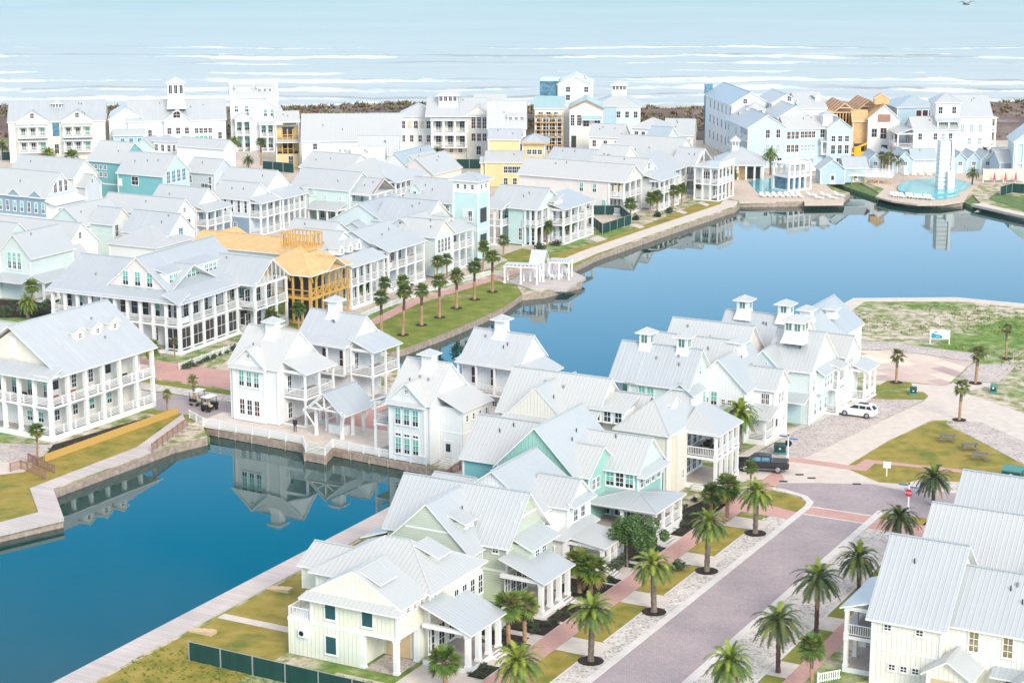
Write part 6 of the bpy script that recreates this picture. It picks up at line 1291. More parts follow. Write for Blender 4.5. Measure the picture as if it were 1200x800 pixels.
def palm(x, y, h, kind, label, group=None, s=1.0, name=None, z=0):
    global NP; NP += 1
    t, c = variants(kind)[NP % len(variants(kind))]
    root = empty(name or ('tree' if kind == 'tree' else 'palm_tree'), (x, y, z), rng.uniform(0, 6.28), label, 'tree' if kind == 'tree' else 'palm tree', group)
    root.rotation_euler = (rng.uniform(-.045, .045), rng.uniform(-.045, .045), root.rotation_euler[2]); h *= rng.uniform(.93, 1.06)
    a = inst('trunk', t, root); a.scale = (s, s, h); b = inst('crown', c, root, (0, 0, h)); b.scale = (s * rng.uniform(.93, 1.07),) * 2 + (s * rng.uniform(.9, 1.1),); b.rotation_euler = (rng.uniform(-.06, .06), rng.uniform(-.06, .06), rng.uniform(0, 6))
    return root
ORD = ['first', 'second', 'third', 'fourth', 'fifth', 'sixth', 'seventh', 'eighth', 'ninth', 'tenth', 'eleventh']
def pw(px, py, h, kind, label, group=None, s=1.0): return palm(*G(px, py), h, kind, label, group, s)
for i, a in enumerate(PALM_A[1:]):
    palm(*S(-2.1, a), 4.9 - .1 * (i % 2) + (0 if i < 4 else -.6), 'date', f'bright date palm in a mulch ring on the left kerb, {ORD[i]} from the front', 'date palms along the left kerb', 1.0 if i else 1.05)
for i, (o, a, h) in enumerate(((12.9, -1, 4.6), (13.0, 9.5, 4.6), (12.9, 19.3, 5.0), (12.8, 31.5, 3.4), (13.2, 42.5, 4.4), (11.4, 60.5, 3.0))):
    palm(*S(o, a), h, 'date_dark' if i != 0 else 'date', f'dark date palm right of the brick street, {ORD[i]} from the front', 'date palms along the right side', 1.0)
palm(*S(17.2, 6.2), 4.4, 'sabal', 'small pale trunked fan palm beside the corner gallery of the nearest right house', None, .8)
for px, py, h, s_, lab in ((596, 758, 3.6, .95, 'fan palm left of a close pair in front of the butter yellow house drive'), (615, 750, 3.4, .95, 'fan palm right of a close pair in front of the butter yellow house drive'), (522, 806, 2.6, 1.0, 'short fan palm in front of the butter yellow house at the bottom edge'),
                           (679, 694, 2.9, 1.1, 'dense fan palm left of a pair beside the sage house porch'), (692, 697, 2.6, 1.1, 'dense fan palm right of a pair beside the sage house porch'), (880, 578, 3.0, .55, 'fan palm in front of the black pickup'), (852, 610, 3.6, .95, 'dark fan palm in the planting bed below the cream gallery house'),
                           (833, 604, 2.4, .8, 'low fan palm at the left of the golden shrub')):
    pw(px, py, h, 'sabal', lab, 'fan palms in the front yards', s_)
pw(735, 664, 3.7, 'tree', 'round leafy tree left of a pair before the seafoam house porch', 'leafy trees by the seafoam porch', 1.0); pw(757, 668, 3.4, 'tree', 'round leafy tree right of a pair before the seafoam house porch', 'leafy trees by the seafoam porch', 1.05)
pw(866, 528, 4.4, 'date', 'large date palm rising beside the cream house gallery roof', None, 1.15); pw(846, 528, 3.2, 'date', 'smaller date palm half hidden behind the cream gallery roof', None, .75)
for i, (px, py, h) in enumerate(((447, 395, 5.6), (472, 392.5, 6.2), (494, 381, 5.4), (515, 372, 5.6), (535, 361, 5.4), (556, 351, 5.2), (577, 342, 5.6))):
    c = G(px, py); sheet('mulch_ring', [(c[0] + .95 * math.cos(t * .5236), c[1] + .95 * math.sin(t * .5236)) for t in range(12)], .05, 'mulch', px=False)
    pw(px, py, h, 'wash', f'tall fan palm with orange lower trunk on the lagoon lawn, {ORD[i]} from the left', 'tall palms along the lagoon lawn', .95)
for i, (px, py, h) in enumerate(((425, 352, 2.6), (452, 352, 3.0), (474, 362, 4.6), (512, 330, 3.4), (524, 325, 3.0), (566, 318, 4.0), (590, 300, 2.8))):
    pw(px, py, h, 'sabal', f'fan palm behind the brick walk, {ORD[i]} from the left of the second row', 'second row of palms behind the brick walk', .72)
for i, (px, py, h) in enumerate(((1050, 448, 3.8), (1143, 449, 4.4), (1179, 420, 4.4), (1124, 492, 4.2), (985, 379, 1.6))):
    pw(px, py, h, 'young', ['small young palm with cut-back fronds on the oval lawn by the plaza', 'young palm with wide cap of fronds at the plaza corner', 'slim young palm on the far green plot beside the small white post', 'young palm with a broken drooping frond at the tip of the triangular lawn', 'stubby young palm at the end of the lagoon boardwalk'][i], 'young palms around the plaza', [.9, 1.0, .8, .95, 1.0][i])
    if i < 4:
        c = G(px, py); sheet('mulch_ring', [(c[0] + .9 * math.cos(t * .5236), c[1] + .9 * math.sin(t * .5236)) for t in range(12)], .05, 'mulch', px=False)
for px, py, h, k, s_, lab in ((44, 536, 3.2, 'sabal', .62, 'little fan palm in front of the gallery house corner at the left'), (196, 485, 2.7, 'young', .6, 'stunted palm with brown trunk at the right end of the orange retaining wall'), (228, 476, 3.6, 'young', .7, 'bare-looking dark palm beside the leftmost island cottage'),
                              (178, 432, 2.8, 'sabal', .85, 'fan palm at the corner below the black-windowed house'), (205, 420, 2.6, 'young', .5, 'small orange palm at the entrance path of the black-windowed house'), (157, 400, 3.4, 'sabal', .8, 'palm crown showing above the roof of the gallery house'),
                              (33, 372, 2.2, 'date', .95, 'bushy palm below the nine-pane house at the left'), (38, 360, 3.2, 'sabal', .8, 'dark fan palm behind the bushy palm at the left'), (318, 392, 2.8, 'sabal', .8, 'small palm below the slatted truss gable, left one'), (350, 388, 3.4, 'sabal', .75, 'small palm in front of the timber-framed house'), (302, 380, 2.4, 'date', .7, 'bushy palm in front of the slatted gable gallery'),
                              (57, 192, 2.4, 'date', 1.0, 'bright palm in front of the twin-gabled cream house'), (84, 194, 2.0, 'sabal', 1.2, 'dark low palm in front of the twin-gabled cream house'), (3, 186, 3, 'date_dark', .9, 'dark palm at the left edge beside the dune'), (275, 186, 4.0, 'date', .9, 'palm below the tall narrow house'), (291, 198, 2, 'date_dark', .7, 'small dark palm on the back street'), (306, 194, 5.2, 'wash', .9, 'brownish slim palm in front of the glazed porches'),
                              (513, 195, 3.4, 'date_dark', 1.0, 'dark palm in front of the cream three-storey house'), (903, 206, 4.8, 'date', .95, 'tall palm beside the first pool'), (858, 208, 3.6, 'date', .8, 'palm behind the poolside terrace house'), (926, 180, 3.0, 'date', .8, 'palm in front of the aqua terrace')):
    pw(px, py, h, k, lab, None, s_)
for i, (px, py, h) in enumerate(((632, 284, 2.6), (641, 286, 3.0), (660, 282, 3.2), (667, 280, 2.8), (739, 256, 3.0), (762, 250, 3.2), (770, 249, 3.4), (789, 243, 3.2), (799, 240, 3.4), (820, 233, 3.2), (826, 232, 3.2))):
    pw(px, py, h, 'sabal', f'fan palm on the far promenade lawn, {ORD[i]} from the left', 'fan palms on the promenade lawn', .85)
for i, (px, py) in enumerate(((846, 225), (852, 227), (857, 223))): pw(px, py, 4.2 - i * .5, 'sabal', ['left', 'middle', 'right'][i] + ' fan palm of the clump of three at the end of the promenade', 'palm clump at the promenade end', .95)
for i, (px, py) in enumerate(((1032, 207), (1036, 209), (1040, 208), (1044, 206))): pw(px, py, 4.6 - (i % 2) * .7, 'young', f'brownish palm of the dense clump beside the round pool, {ORD[i]} from the left', 'palm clump beside the round pool', 1.0)
for i, (px, py, h) in enumerate(((1051, 203, 3.2), (1139, 217, 2.6), (1153, 195, 3.4))): pw(px, py, h, 'date_dark', ['thin grey palm right of the dense palm clump', 'drooping dark palm at the right of the round pool', 'thin half-bare palm behind the round pool'][i], None, .8)
# shrubs: every bush its own thing
SB = [crown_leafy(.5, 80 + i, 'leaf_low', 420, .7, .1) for i in range(3)]; SG = crown_leafy(.6, 90, 'leaf_gold', 500, .9, .12); SY = crown_leafy(.6, 91, 'leaf_bright', 420, .7, .1)
def shrub(x, y, s=1.0, me=None, label='low dark green shrub in the mulch beds of the front yards', group='low shrubs in the front yard beds'):
    o = bpy.data.objects.new('shrub', me or SB[rng.randrange(3)]); COL.objects.link(o); o.location = (x, y, .25 * s); o.scale = (s, s, s * rng.uniform(.7, 1)); o.rotation_euler = (0, 0, rng.uniform(0, 6)); return tag(o, label, 'shrub', group)
for a0, a1, o0, o1, k in ((-3.6, -.6, -10, -8.5, 5), (9.0, 11.0, -10, -8.5, 3), (12, 16, -9.9, -8.5, 7), (17.8, 22, -12.4, -8.6, 16), (7.8, 10.7, -12.2, -8.6, 9), (3, 5, -12.2, -8.6, 5), (5.2, 6.5, -14, -9.5, 5), (22.5, 24, -10, -8.5, 3), (29.6, 34.4, -12.3, -8.6, 15), (38.5, 42, -10, -8.5, 5), (43, 50.5, -12, -8.6, 12)):
    for _ in range(k): shrub(*S(rng.uniform(o0, o1), rng.uniform(a0, a1)), rng.uniform(.5, 1.0))
for k in range(10): shrub(*S(-100.5 + k * .2 + 15.2, 32 + k * 2.0), rng.uniform(.5, 1.1), None, 'low green shrub in the dark bed under the gallery house', 'low shrubs under the gallery house')
for k in range(8): shrub(*S(16.4 + rng.uniform(0, 3), -6 + k * 1.6), rng.uniform(.8, 1.5), None, 'loose shrub in the bed beside the corner gallery at the right', 'shrubs beside the corner gallery')
for k, (px, py) in enumerate(((838, 585), (846, 590))): shrub(*G(px, py), 2.0 - k * .5, SG, ['tall golden shrub beside the cream house steps', 'lower golden shrub beside the cream house steps'][k], None)
shrub(*G(797, 668), 1.7, SB[0], 'brownish loose shrub beside the brick walk', None)
for k, (px, py) in enumerate(((425, 258), (418, 262), (432, 262))): shrub(*G(px, py), 2.6, SY if k != 1 else SB[1], ['bright green bush between the timber lookout and the mint veranda', 'dark bush left of the bright green bush', 'bright bush right end before the mint veranda'][k], None)
for k, (px, py) in enumerate(((633, 292), (651, 288), (770, 254), (783, 250), (744, 258))): shrub(*G(px, py), 2.0, None, f'rounded dark bush on the promenade lawn, {ORD[k]} from the left', 'dark bushes on the promenade')
hd = MB(); rg = random.Random(5)
for i in range(1500):
    x, y, z = rg.uniform(-.6, .6), rg.uniform(-2, 2), rg.uniform(0, 1.1); a = Vector((rg.gauss(0, 1), rg.gauss(0, 1), rg.gauss(0, 1))).normalized() * .11; b = a.cross(Vector((rg.gauss(0, 1), rg.gauss(0, 1), 1))).normalized() * .06; p = Vector((x, y, z)); hd.poly([p - a, p - b, p + a, p + b], 'leaf_low')
o = hd.build('hedge'); o.location = (*G(722, 665), 0); o.rotation_euler = (0, 0, -R(28)); tag(o, 'clipped green hedge beside the white porch steps', 'hedge')
# scrub tufts scattered over sandy ground and dune
def tufts(name, n_, gen, mat, s0, s1, seed, label):
    m = MB(); rg = random.Random(seed)
    for _ in range(n_):
        x, y, z = gen(rg); s_ = rg.uniform(s0, s1)
        for k in range(5):
            a = rg.uniform(0, 6.28); w_ = s_ * .35; m.poly([(x - w_ * math.sin(a), y + w_ * math.cos(a), z - .03), (x + w_ * math.sin(a), y - w_ * math.cos(a), z - .03), (x + math.cos(a) * s_ * .8, y + math.sin(a) * s_ * .8, z + s_ * rg.uniform(.5, 1))], mat)
    o = m.build(name); tag(o, label, 'scrub', None, 'stuff'); return o
def plot(rg):
    while True:
        px, py = rg.uniform(985, 1290), rg.uniform(352, 400 + 35)
        if py < 352 + 6 or (px < 1170 and py > 396 + (px - 1004) * .12): continue
        x, y = G(px, py)
        if mn.noise((x * .09, y * .09, 0)) > rg.uniform(-.3, .3): return x, y, 0
tufts('scrub_tufts', 1500, plot, 'leaf_bright', .1, .3, 3, 'green weeds scattered over the sandy plot by the lagoon')
def dn(rg):
    while True:
        x, y = rg.uniform(-170, 190), rg.uniform(506, 560)
        if mn.noise((x * .05, y * .07, 2)) > -.1: return x, y, dz(x, y)
tufts('dune_scrub', 2600, dn, 'leaf_olive', .4, 1.2, 4, 'dark low scrub covering the dunes')
tufts('dune_scrub', 3000, dn, 'leaf_dry', .4, 1.3, 9, 'brown dry scrub covering the dunes')
def yard(rg):
    px, py = rg.uniform(140, 440), 0; py = rg.uniform(758 + max(0, (px - 220) * .19), 830); x, y = G(px, py); return x, y, 0
tufts('scrub_tufts', 1600, yard, 'leaf_bright', .08, .25, 6, 'green weeds on the rough sandy plot outside the green screen fence')
rq = random.Random(77)
for k in range(16):
    shrub(*G(rq.uniform(2, 66), rq.uniform(356, 372)), rq.uniform(1.0, 2.2), None, 'dark garden bush in the bed below the nine-pane house at the left', 'garden bushes left')
for k in range(14):
    shrub(*G(218 + k * 8, 436 - k * 3.2 - rq.uniform(2, 4)), rq.uniform(.8, 1.4), None, 'clipped dark bush along the front of the black-windowed house', 'bushes before the black-windowed house')
for k in range(12):
    shrub(*G(430 + k * 13, 352 - k * 4.4 - rq.uniform(0, 4)), rq.uniform(.8, 1.6), None, 'low bush between the white fence and the promenade porches', 'bushes along the promenade porches')
# ================================================================ vehicles
flat('paint_white', (.78, .78, .78), .25, .0, .01, spec=.6); flat('paint_black', (.012, .014, .02), .2, 0, .02, spec=.7); flat('tyre', (.02, .02, .02), .8); flat('rim', (.45, .45, .47), .35, .7); flat('lamp_red', (.55, .03, .03), .3); flat('lamp_clear', (.75, .75, .72), .2); flat('paint_yellow', (.8, .45, .03), .4); flat('paint_grey', (.25, .26, .28), .35)
flat('green_box', (.012, .065, .05), .5); flat('green_box_top', (.08, .25, .22), .5); flat('green_mesh', (.006, .05, .042), .75, var=.15, scale=.6); flat('galv', (.5, .5, .5), .4, .5); flat('sign_red', (.6, .02, .03), .4); flat('sign_blue', (.10, .22, .42), .4); flat('sign_teal', (.03, .30, .42), .4)
flat('weathered', (.17, .155, .155), .8, var=.2); flat('umbrella_pink', (.75, .08, .22), .7); flat('banner', (.85, .66, .50), .7); flat('skin', (.5, .32, .24), .6); flat('cloth_dark', (.03, .03, .04), .9); flat('plastic_white', (.8, .8, .79), .45); flat('bird', (.25, .25, .26), .7)
def hull(m, secs, mat, cap=True):
    """skin between cross-sections given as lists of points"""
    for a, b in zip(secs, secs[1:]):
        for i in range(len(a)):
            j = (i + 1) % len(a); m.poly([a[i], a[j], b[j], b[i]], mat)
    if cap: m.poly(list(reversed(secs[0])), mat); m.poly(secs[-1], mat)
def sec(x, w, z0, zb, z1, tw):
    """body section at x: lower half-width w, belt height zb, top z1 with half-width tw"""
    return [(x, -w, z0), (x, -w * 1.02, (z0 + zb) / 2), (x, -w * .97, zb), (x, -tw, z1), (x, tw, z1), (x, w * .97, zb), (x, w * 1.02, (z0 + zb) / 2), (x, w, z0)]
def wheels(root, xs, half, r):
    for x in xs:
        for s_ in (-1, 1):
            w_ = MB(); w_.cyl((0, -.12, 0), (0, .12, 0), r, r, 'tyre', 18); o = inst('wheel', w_.mesh('wheel'), root, (x, s_ * half, r)); q = MB(); q.cyl((0, s_ * .121, 0), (0, s_ * .135, 0), r * .62, r * .56, 'rim', 14); inst('rim', q.mesh('rim'), o)
def car(kind, at, heading, label, cat):
    root = empty({'suv': 'parked_suv', 'pickup': 'pickup_truck'}[kind], (*at, .03), heading, label, cat)
    b = MB(); g = MB()
    if kind == 'suv':
        b_secs = [(-2.3, .82, .42, .72, .74, .7), (-2.2, .9, .32, .9, .98, .8), (-1.6, .94, .28, .95, 1.02, .82), (-.9, .95, .26, .98, 1.1, .84), (.6, .95, .26, 1.0, 1.12, .84), (1.6, .95, .28, 1.02, 1.12, .84), (2.15, .93, .34, 1.0, 1.1, .8), (2.33, .86, .45, .9, .95, .72)]
        hull(b, [sec(*q) for q in b_secs], 'paint_white')
        hull(b, [sec(*q) for q in ((-.25, .68, 1.5, 1.56, 1.62, .56), (.2, .7, 1.5, 1.6, 1.68, .6), (1.3, .69, 1.5, 1.6, 1.66, .58), (1.85, .64, 1.5, 1.54, 1.58, .5))], 'paint_white')
        hull(g, [sec(*q) for q in ((-1.05, .8, 1.0, 1.02, 1.05, .76), (-.3, .8, 1.0, 1.35, 1.54, .68), (1.7, .79, 1.0, 1.35, 1.54, .64), (2.2, .78, 1.0, 1.04, 1.08, .7))], 'pane_dark')
        for x in (.35, 1.25):
            for s_ in (-1, 1): b.bar((x, s_ * .83, 1.0), (x, s_ * .68, 1.58), .09, 'paint_white')
        for s_ in (-1, 1): b.bar((-1.08, s_ * .82, 1.02), (-.28, s_ * .69, 1.58), .07, 'paint_white'); b.bar((2.2, s_ * .8, 1.02), (1.8, s_ * .66, 1.58), .16, 'paint_white'); b.box(-.75, -.55, s_ * .96, s_ * 1.08, 1.0, 1.14, 'paint_white')
        b.box(.1, 1.3, -.42, .42, 1.655, 1.692, 'metal_dark'); wheels(root, (-1.42, 1.42), .86, .37); X = (-2.31, 2.3, .8)
    else:
        b_secs = [(-2.95, .86, .5, .95, 1.0, .8), (-2.85, .97, .42, 1.1, 1.18, .88), (-1.5, 1.0, .42, 1.18, 1.26, .9), (-1.2, 1.0, .42, 1.18, 1.28, .92), (1.0, 1.0, .42, 1.2, 1.28, .92), (1.02, 1.0, .42, 1.2, 1.3, .94), (2.85, 1.0, .48, 1.2, 1.3, .94), (2.92, .98, .55, 1.18, 1.28, .92)]
        hull(b, [sec(*q) for q in b_secs], 'paint_black'); b.box(1.15, 2.8, -.78, .78, 1.305, 1.31, 'metal_dark')
        hull(b, [sec(*q) for q in ((-.85, .74, 1.76, 1.82, 1.88, .62), (-.3, .76, 1.76, 1.86, 1.93, .66), (.75, .76, 1.76, 1.84, 1.9, .64), (.9, .72, 1.76, 1.8, 1.84, .6))], 'paint_black')
        hull(g, [sec(*q) for q in ((-1.5, .85, 1.24, 1.26, 1.28, .8), (-.85, .86, 1.24, 1.55, 1.8, .7), (.85, .86, 1.24, 1.55, 1.8, .7), (1.0, .86, 1.24, 1.28, 1.32, .78))], 'pane_blue')
        for s_ in (-1, 1):
            b.bar((-.1, s_ * .87, 1.24), (-.1, s_ * .73, 1.8), .1, 'paint_black'); b.bar((-1.5, s_ * .86, 1.26), (-.85, s_ * .72, 1.82), .08, 'paint_black'); b.bar((.98, s_ * .87, 1.26), (.88, s_ * .72, 1.82), .12, 'paint_black'); b.box(-2.4, 2.4, s_ * .995, s_ * 1.03, .4, .46, 'rim')
            b.box(-1.25, -1.05, s_ * 1.0, s_ * 1.14, 1.25, 1.42, 'paint_black')
        b.box(-3.02, -2.9, -.8, .8, .5, .68, 'rim'); b.box(2.9, 3.02, -.85, .85, .52, .66, 'metal_dark'); wheels(root, (-1.85, 1.8), .9, .42); X = (-2.93, 2.9, .95)
    b.build('body', root); g.build('windows', root)
    for s_ in (-1, 1):
        for x, mt, nm in ((X[0], 'lamp_clear', 'headlight'), (X[1], 'lamp_red', 'tail_light')):
            q = MB(); zt = .78 if kind == 'suv' else .95; q.box(x - .05, x + .05, s_ * (X[2] - .28), s_ * X[2], zt, zt + (.14 if kind == 'suv' else .3), mt); q.build(nm, root)
    return root
def head(p, q):
    a, b = G(*p), G(*q); return math.atan2(b[1] - a[1], b[0] - a[0])
c_ = G(1005.5, 487); car('suv', c_, head((988, 484), (1025, 489)), 'white sport utility car parked on the cobbles before the aqua house', 'car')
c_ = G(893, 551); car('pickup', c_, head((866, 549), (924, 552)), 'black pickup truck with red tail lights parked beside the cream gallery house', 'pickup truck')
def cart(at, rz, label, col):
    root = empty('golf_cart', (*at, .03), rz, label, 'golf cart'); b = MB(); b.box(-1.1, 1.0, -.55, .55, .35, .6, col); b.box(.6, 1.15, -.5, .5, .5, .95, col); b.box(-1.15, -.85, -.5, .5, .6, .95, 'metal_dark'); b.build('body', root)
    s_ = MB(); s_.box(-.5, 0, -.5, .5, .6, .8, 'gable_tan'); s_.box(-.65, -.5, -.5, .5, .75, 1.2, 'gable_tan'); s_.build('seat', root); r = MB(); r.box(-1.1, .9, -.6, .6, 1.85, 1.92, 'plastic_white')
    r.build('canopy', root); p = MB()
    for x in (-1, .75):
        for y in (-.5, .5): q = MB(); q.bar((x, y, .6), (x * .95, y, 1.86), .05, 'metal_dark'); q.build('post', root)
    for x in (-.75, .75):
        for y in (-.5, .5): q = MB(); q.cyl((0, -.09, 0), (0, .09, 0), .24, .24, 'tyre', 12); inst('wheel', q.mesh('wheel'), root, (x, y, .24))
cart(G(246, 481), R(60), 'black golf cart with tan seats and white canopy beside the leftmost island cottage', 'metal_dark'); cart(G(232, 474), R(60), 'second golf cart, farther left behind the black one by the cottage', 'paint_grey')
# forklift and van at the building site
root = empty('forklift', (*G(1004, 186), 0), R(10), 'yellow telescopic forklift beside the half-framed houses', 'forklift'); b = MB(); b.box(-2.2, 2.2, -1, 1, .8, 1.6, 'paint_yellow'); b.box(-1, .6, -1, -.1, 1.6, 2.9, 'paint_yellow'); b.build('body', root); b = MB(); b.bar((-2, .5, 1.8), (2.8, .5, 3.6), .4, 'paint_yellow'); b.build('boom', root)
for x in (-1.5, 1.5):
    for y in (-1, 1): q = MB(); q.cyl((0, -.2, 0), (0, .2, 0), .6, .6, 'tyre', 12); inst('wheel', q.mesh('wheel'), root, (x, y, .6))
root = empty('parked_van', (*G(1015, 177), 0), R(20), 'grey van parked at the building site beside the forklift', 'van'); b = MB(); hull(b, [sec(*q) for q in ((-2.6, .9, .3, 1.0, 1.05, .8), (-1.6, 1, .3, 1.2, 2.0, .8), (2.5, 1, .3, 1.3, 2.1, .85), (2.6, .95, .4, 1.2, 1.9, .8))], 'paint_grey'); b.build('body', root); wheels(root, (-1.7, 1.6), .9, .36)
# ================================================================ street furniture
def picnic(px, py, rz, label):
    root = empty('picnic_table', (*G(px, py), .03), rz, label, 'picnic table', 'picnic tables on the triangular lawn'); m = MB()
    for k in range(5): m.box(-.95, .95, -.42 + k * .17, -.27 + k * .17, .72, .77, 'weathered')
    m.build('tabletop', root)
    for s_ in (-1, 1):
        m = MB(); m.box(-.95, .95, s_ * .62, s_ * .92, .42, .47, 'weathered'); m.build('bench', root)
        m = MB(); x = s_ * .7; m.bar((x, -.75, 0), (x, -.25, .72), .1, 'weathered'); m.bar((x, .75, 0), (x, .25, .72), .1, 'weathered'); m.box(x - .04, x + .04, -.9, .9, .36, .42, 'weathered'); m.build('leg_frame', root)
picnic(1110, 517, R(-10), 'grey weathered picnic table farthest from the big green utility cabinet'); picnic(1136, 527, R(-6), 'grey weathered picnic table in the middle, just touching the nearest one'); picnic(1148, 538, R(-14), 'grey weathered picnic table nearest to the big green utility cabinet')
def ubox(px, py, w, d, h, rz, label, top='green_box'):
    root = empty('utility_cabinet', (*G(px, py), 0), rz, label, 'utility box'); m = MB(); m.box(-w / 2 - .1, w / 2 + .1, -d / 2 - .1, d / 2 + .1, 0, .25, 'green_box_top'); m.build('plinth', root)
    m = MB(); m.box(-w / 2, w / 2, -d / 2, d / 2, .25, h, 'green_box'); m.build('cabinet', root); m = MB(); m.slab([(-w / 2 - .06, -d / 2 - .06, h), (w / 2 + .06, -d / 2 - .06, h), (w / 2 + .06, d / 2 + .06, h + .18), (-w / 2 - .06, d / 2 + .06, h + .18)], .16, top, top); m.build('lid', root)
    m = MB(); m.box(-.12, .12, -d / 2 - .015, -d / 2 - .002, h * .6, h * .6 + .22, 'plastic_white'); m.build('warning_label', root)
ubox(1186, 565, 2.1, 1.6, 1.6, R(-28), 'large green utility cabinet with pale lid on the lawn edge at the right', 'green_box_top'); ubox(914, 531, 1.3, 1.0, 1.0, R(-10), 'dark green utility box behind the black pickup'); ubox(1070, 462, .8, .7, .8, R(-10), 'small dark utility box on the lens-shaped lawn'); ubox(1164, 460, .7, .7, 1.0, R(-20), 'small upright green box beside the plaza corner', 'green_box_top')
def street_sign(px, py, label, back=False):
    root = empty('street_sign', (*G(px, py), 0), R(-25), label, 'street sign'); m = MB(); m.cyl((0, 0, 0), (0, 0, 2.9), .1, .08, 'plastic_white', 8); m.box(-.14, .14, -.14, .14, 0, .5, 'plastic_white'); m.build('post', root); m = MB(); m.cyl((0, 0, 2.9), (0, 0, 3.05), .09, .12, 'metal_dark', 8); m.build('finial', root)
    d = .11 if back else -.11; m = MB(); pts = [(.42 * math.cos(R(22.5 + 45 * k)), d, 2.0 + .42 * math.sin(R(22.5 + 45 * k))) for k in range(8)]; m.prism(pts, (0, .03 if back else -.03, 0), 'metal_dark' if back else 'sign_red'); m.build('stop_sign', root)
    for z, s_ in ((2.62, 1), (2.82, -1)):
        m = MB(); m.box(.12 if s_ > 0 else -1.1, 1.1 if s_ > 0 else -.12, -.02, .02, z - .1, z + .1, 'sign_blue'); m.build('name_blade', root)
    if not back:
        cu = bpy.data.curves.new('stop_lettering', 'FONT'); cu.body = 'STOP'; cu.size = .3; cu.align_x = 'CENTER'; cu.align_y = 'CENTER'; cu.extrude = .004; cu.materials.append(MATS['plastic_white'])
        tt = bpy.data.objects.new('stop_lettering', cu); COL.objects.link(tt); tm = bpy.data.meshes.new_from_object(tt); bpy.data.objects.remove(tt); t = bpy.data.objects.new('lettering', tm); COL.objects.link(t); t.parent = root; t.location = (0, -.148, 2.0); t.rotation_euler = (R(90), 0, 0)
street_sign(923, 539, 'white street sign post with blue name blade seen from behind, by the pickup', True); street_sign(1064, 598, 'white post with red stop sign and blue street name blades behind the date palm crown')
root = empty('stop_sign_post', (*G(519, 202), 0), 0, 'red stop sign in front of the tan garage gables', 'stop sign'); m = MB(); m.cyl((0, 0, 0), (0, 0, 2.2), .06, .06, 'plastic_white', 8); m.build('post', root); m = MB(); m.prism([(.5 * math.cos(R(22.5 + 45 * k)), -.08, 2.4 + .5 * math.sin(R(22.5 + 45 * k))) for k in range(8)], (0, -.03, 0), 'sign_red'); m.build('sign_face', root)
root = empty('small_sign', (*G(1039, 558), 0), R(-12), 'small white square sign on a post on the lower lawn', 'sign'); m = MB(); m.box(-.06, .06, -.04, .04, 0, 1.5, 'plastic_white'); m.build('post', root); m = MB(); m.box(-.42, .42, -.08, -.045, 1.0, 1.75, 'plastic_white'); m.build('sign_face', root)
root = empty('lot_sign', (*G(1101, 403), 0), R(-6), 'white billboard with a teal wave emblem on the sandy plot', 'signboard')
for x in (-1.35, 1.35): m = MB(); m.box(x - .07, x + .07, -.07, .07, 0, 2.1, 'plastic_white'); m.build('post', root)
m = MB(); m.box(-1.28, 1.28, -.05, .05, .75, 2.05, 'plastic_white'); m.build('board', root)
m = MB(); m.prism([(-1.22, -.055, .85), (.35, -.055, .85), (.35, -.055, 1.2), (0, -.055, 1.38), (-.5, -.055, 1.42), (-.9, -.055, 1.62), (-1.22, -.055, 1.6)], (0, -.012, 0), 'sign_teal'); m.prism([(-.62 + .26 * math.cos(t * .5236), -.055, 1.7 + .18 * math.sin(t * .5236)) for t in range(7)], (0, -.012, 0), 'pane_blue'); m.box(-.6, 0, -.072, -.068, 1.08, 1.13, 'plastic_white'); m.build('emblem', root)
root = empty('banner_wall', (*G(1176, 214), 0), R(2), 'long peach-coloured banner behind the closed pink parasols', 'banner'); m = MB(); m.box(-4.6, 4.6, -.06, .06, .6, 3.0, 'banner'); m.build('banner', root); m = MB()
for z, a, b in ((2.4, -1.2, 3.8), (2.0, -.6, 3.2), (1.6, -1, 3.6)):
    m.box(a, b, -.08, -.065, z - .12, z + .08, 'pink_stroke' if 'pink_stroke' in MATS else 'wall_pink')
m.build('faded_print', root)
for x in (-4.5, 0, 4.5): m = MB(); m.box(x - .1, x + .1, .07, .2, 0, 3.1, 'trim'); m.build('post', root)
for i, px in enumerate((1165, 1178, 1190)):
    root = empty('closed_parasol', (*G(px, 215), 0), 0, ['left', 'middle', 'right'][i] + ' closed pink parasol in front of the peach banner', 'parasol', 'closed parasols before the banner'); m = MB(); m.cyl((0, 0, 0), (0, 0, 2.6), .05, .05, 'plastic_white', 6); m.build('pole', root); m = MB(); m.cyl((0, 0, .8), (0, 0, 2.4), .34, .1, 'umbrella_pink', 8); m.build('canopy', root)
# bollards across the brick street
for i, (px, py) in enumerate(((552, 491), (563, 493.5), (575, 496), (587, 498.5), (548, 512), (558, 514.5), (570, 517), (581, 520))):
    m = MB(); m.box(-.14, .14, -.14, .14, 0, 1.1, 'redwood'); m.box(-.17, .17, -.17, .17, 1.1, 1.16, 'redwood'); o = m.build('bollard'); o.location = (*G(px, py), .02); o.rotation_euler = (0, 0, -R(31)); tag(o, f'brown wooden bollard, {ORD[i % 4]} from the left in the ' + ('back' if i < 4 else 'front') + ' row across the brick street', 'bollard', 'bollards across the brick street')
# drains
for i, (px, py) in enumerate(((937, 556), (951, 560), (1004, 567), (918, 564))):
    m = MB(); m.box(-.45, .45, -.25, .25, 0, .03, 'metal_dark'); o = m.build('drain_cover'); o.location = (*G(px, py), .012); tag(o, f'dark drain cover in the road, {ORD[i]} listed of four near the pickup' if 0 else ['dark drain cover just right of the pickup tail', 'dark drain cover between two others in the road bend', 'dark drain cover farthest right along the road bend', 'dark drain cover closest to the lawn kerb'][i], 'drain cover', 'drain covers in the road bend')
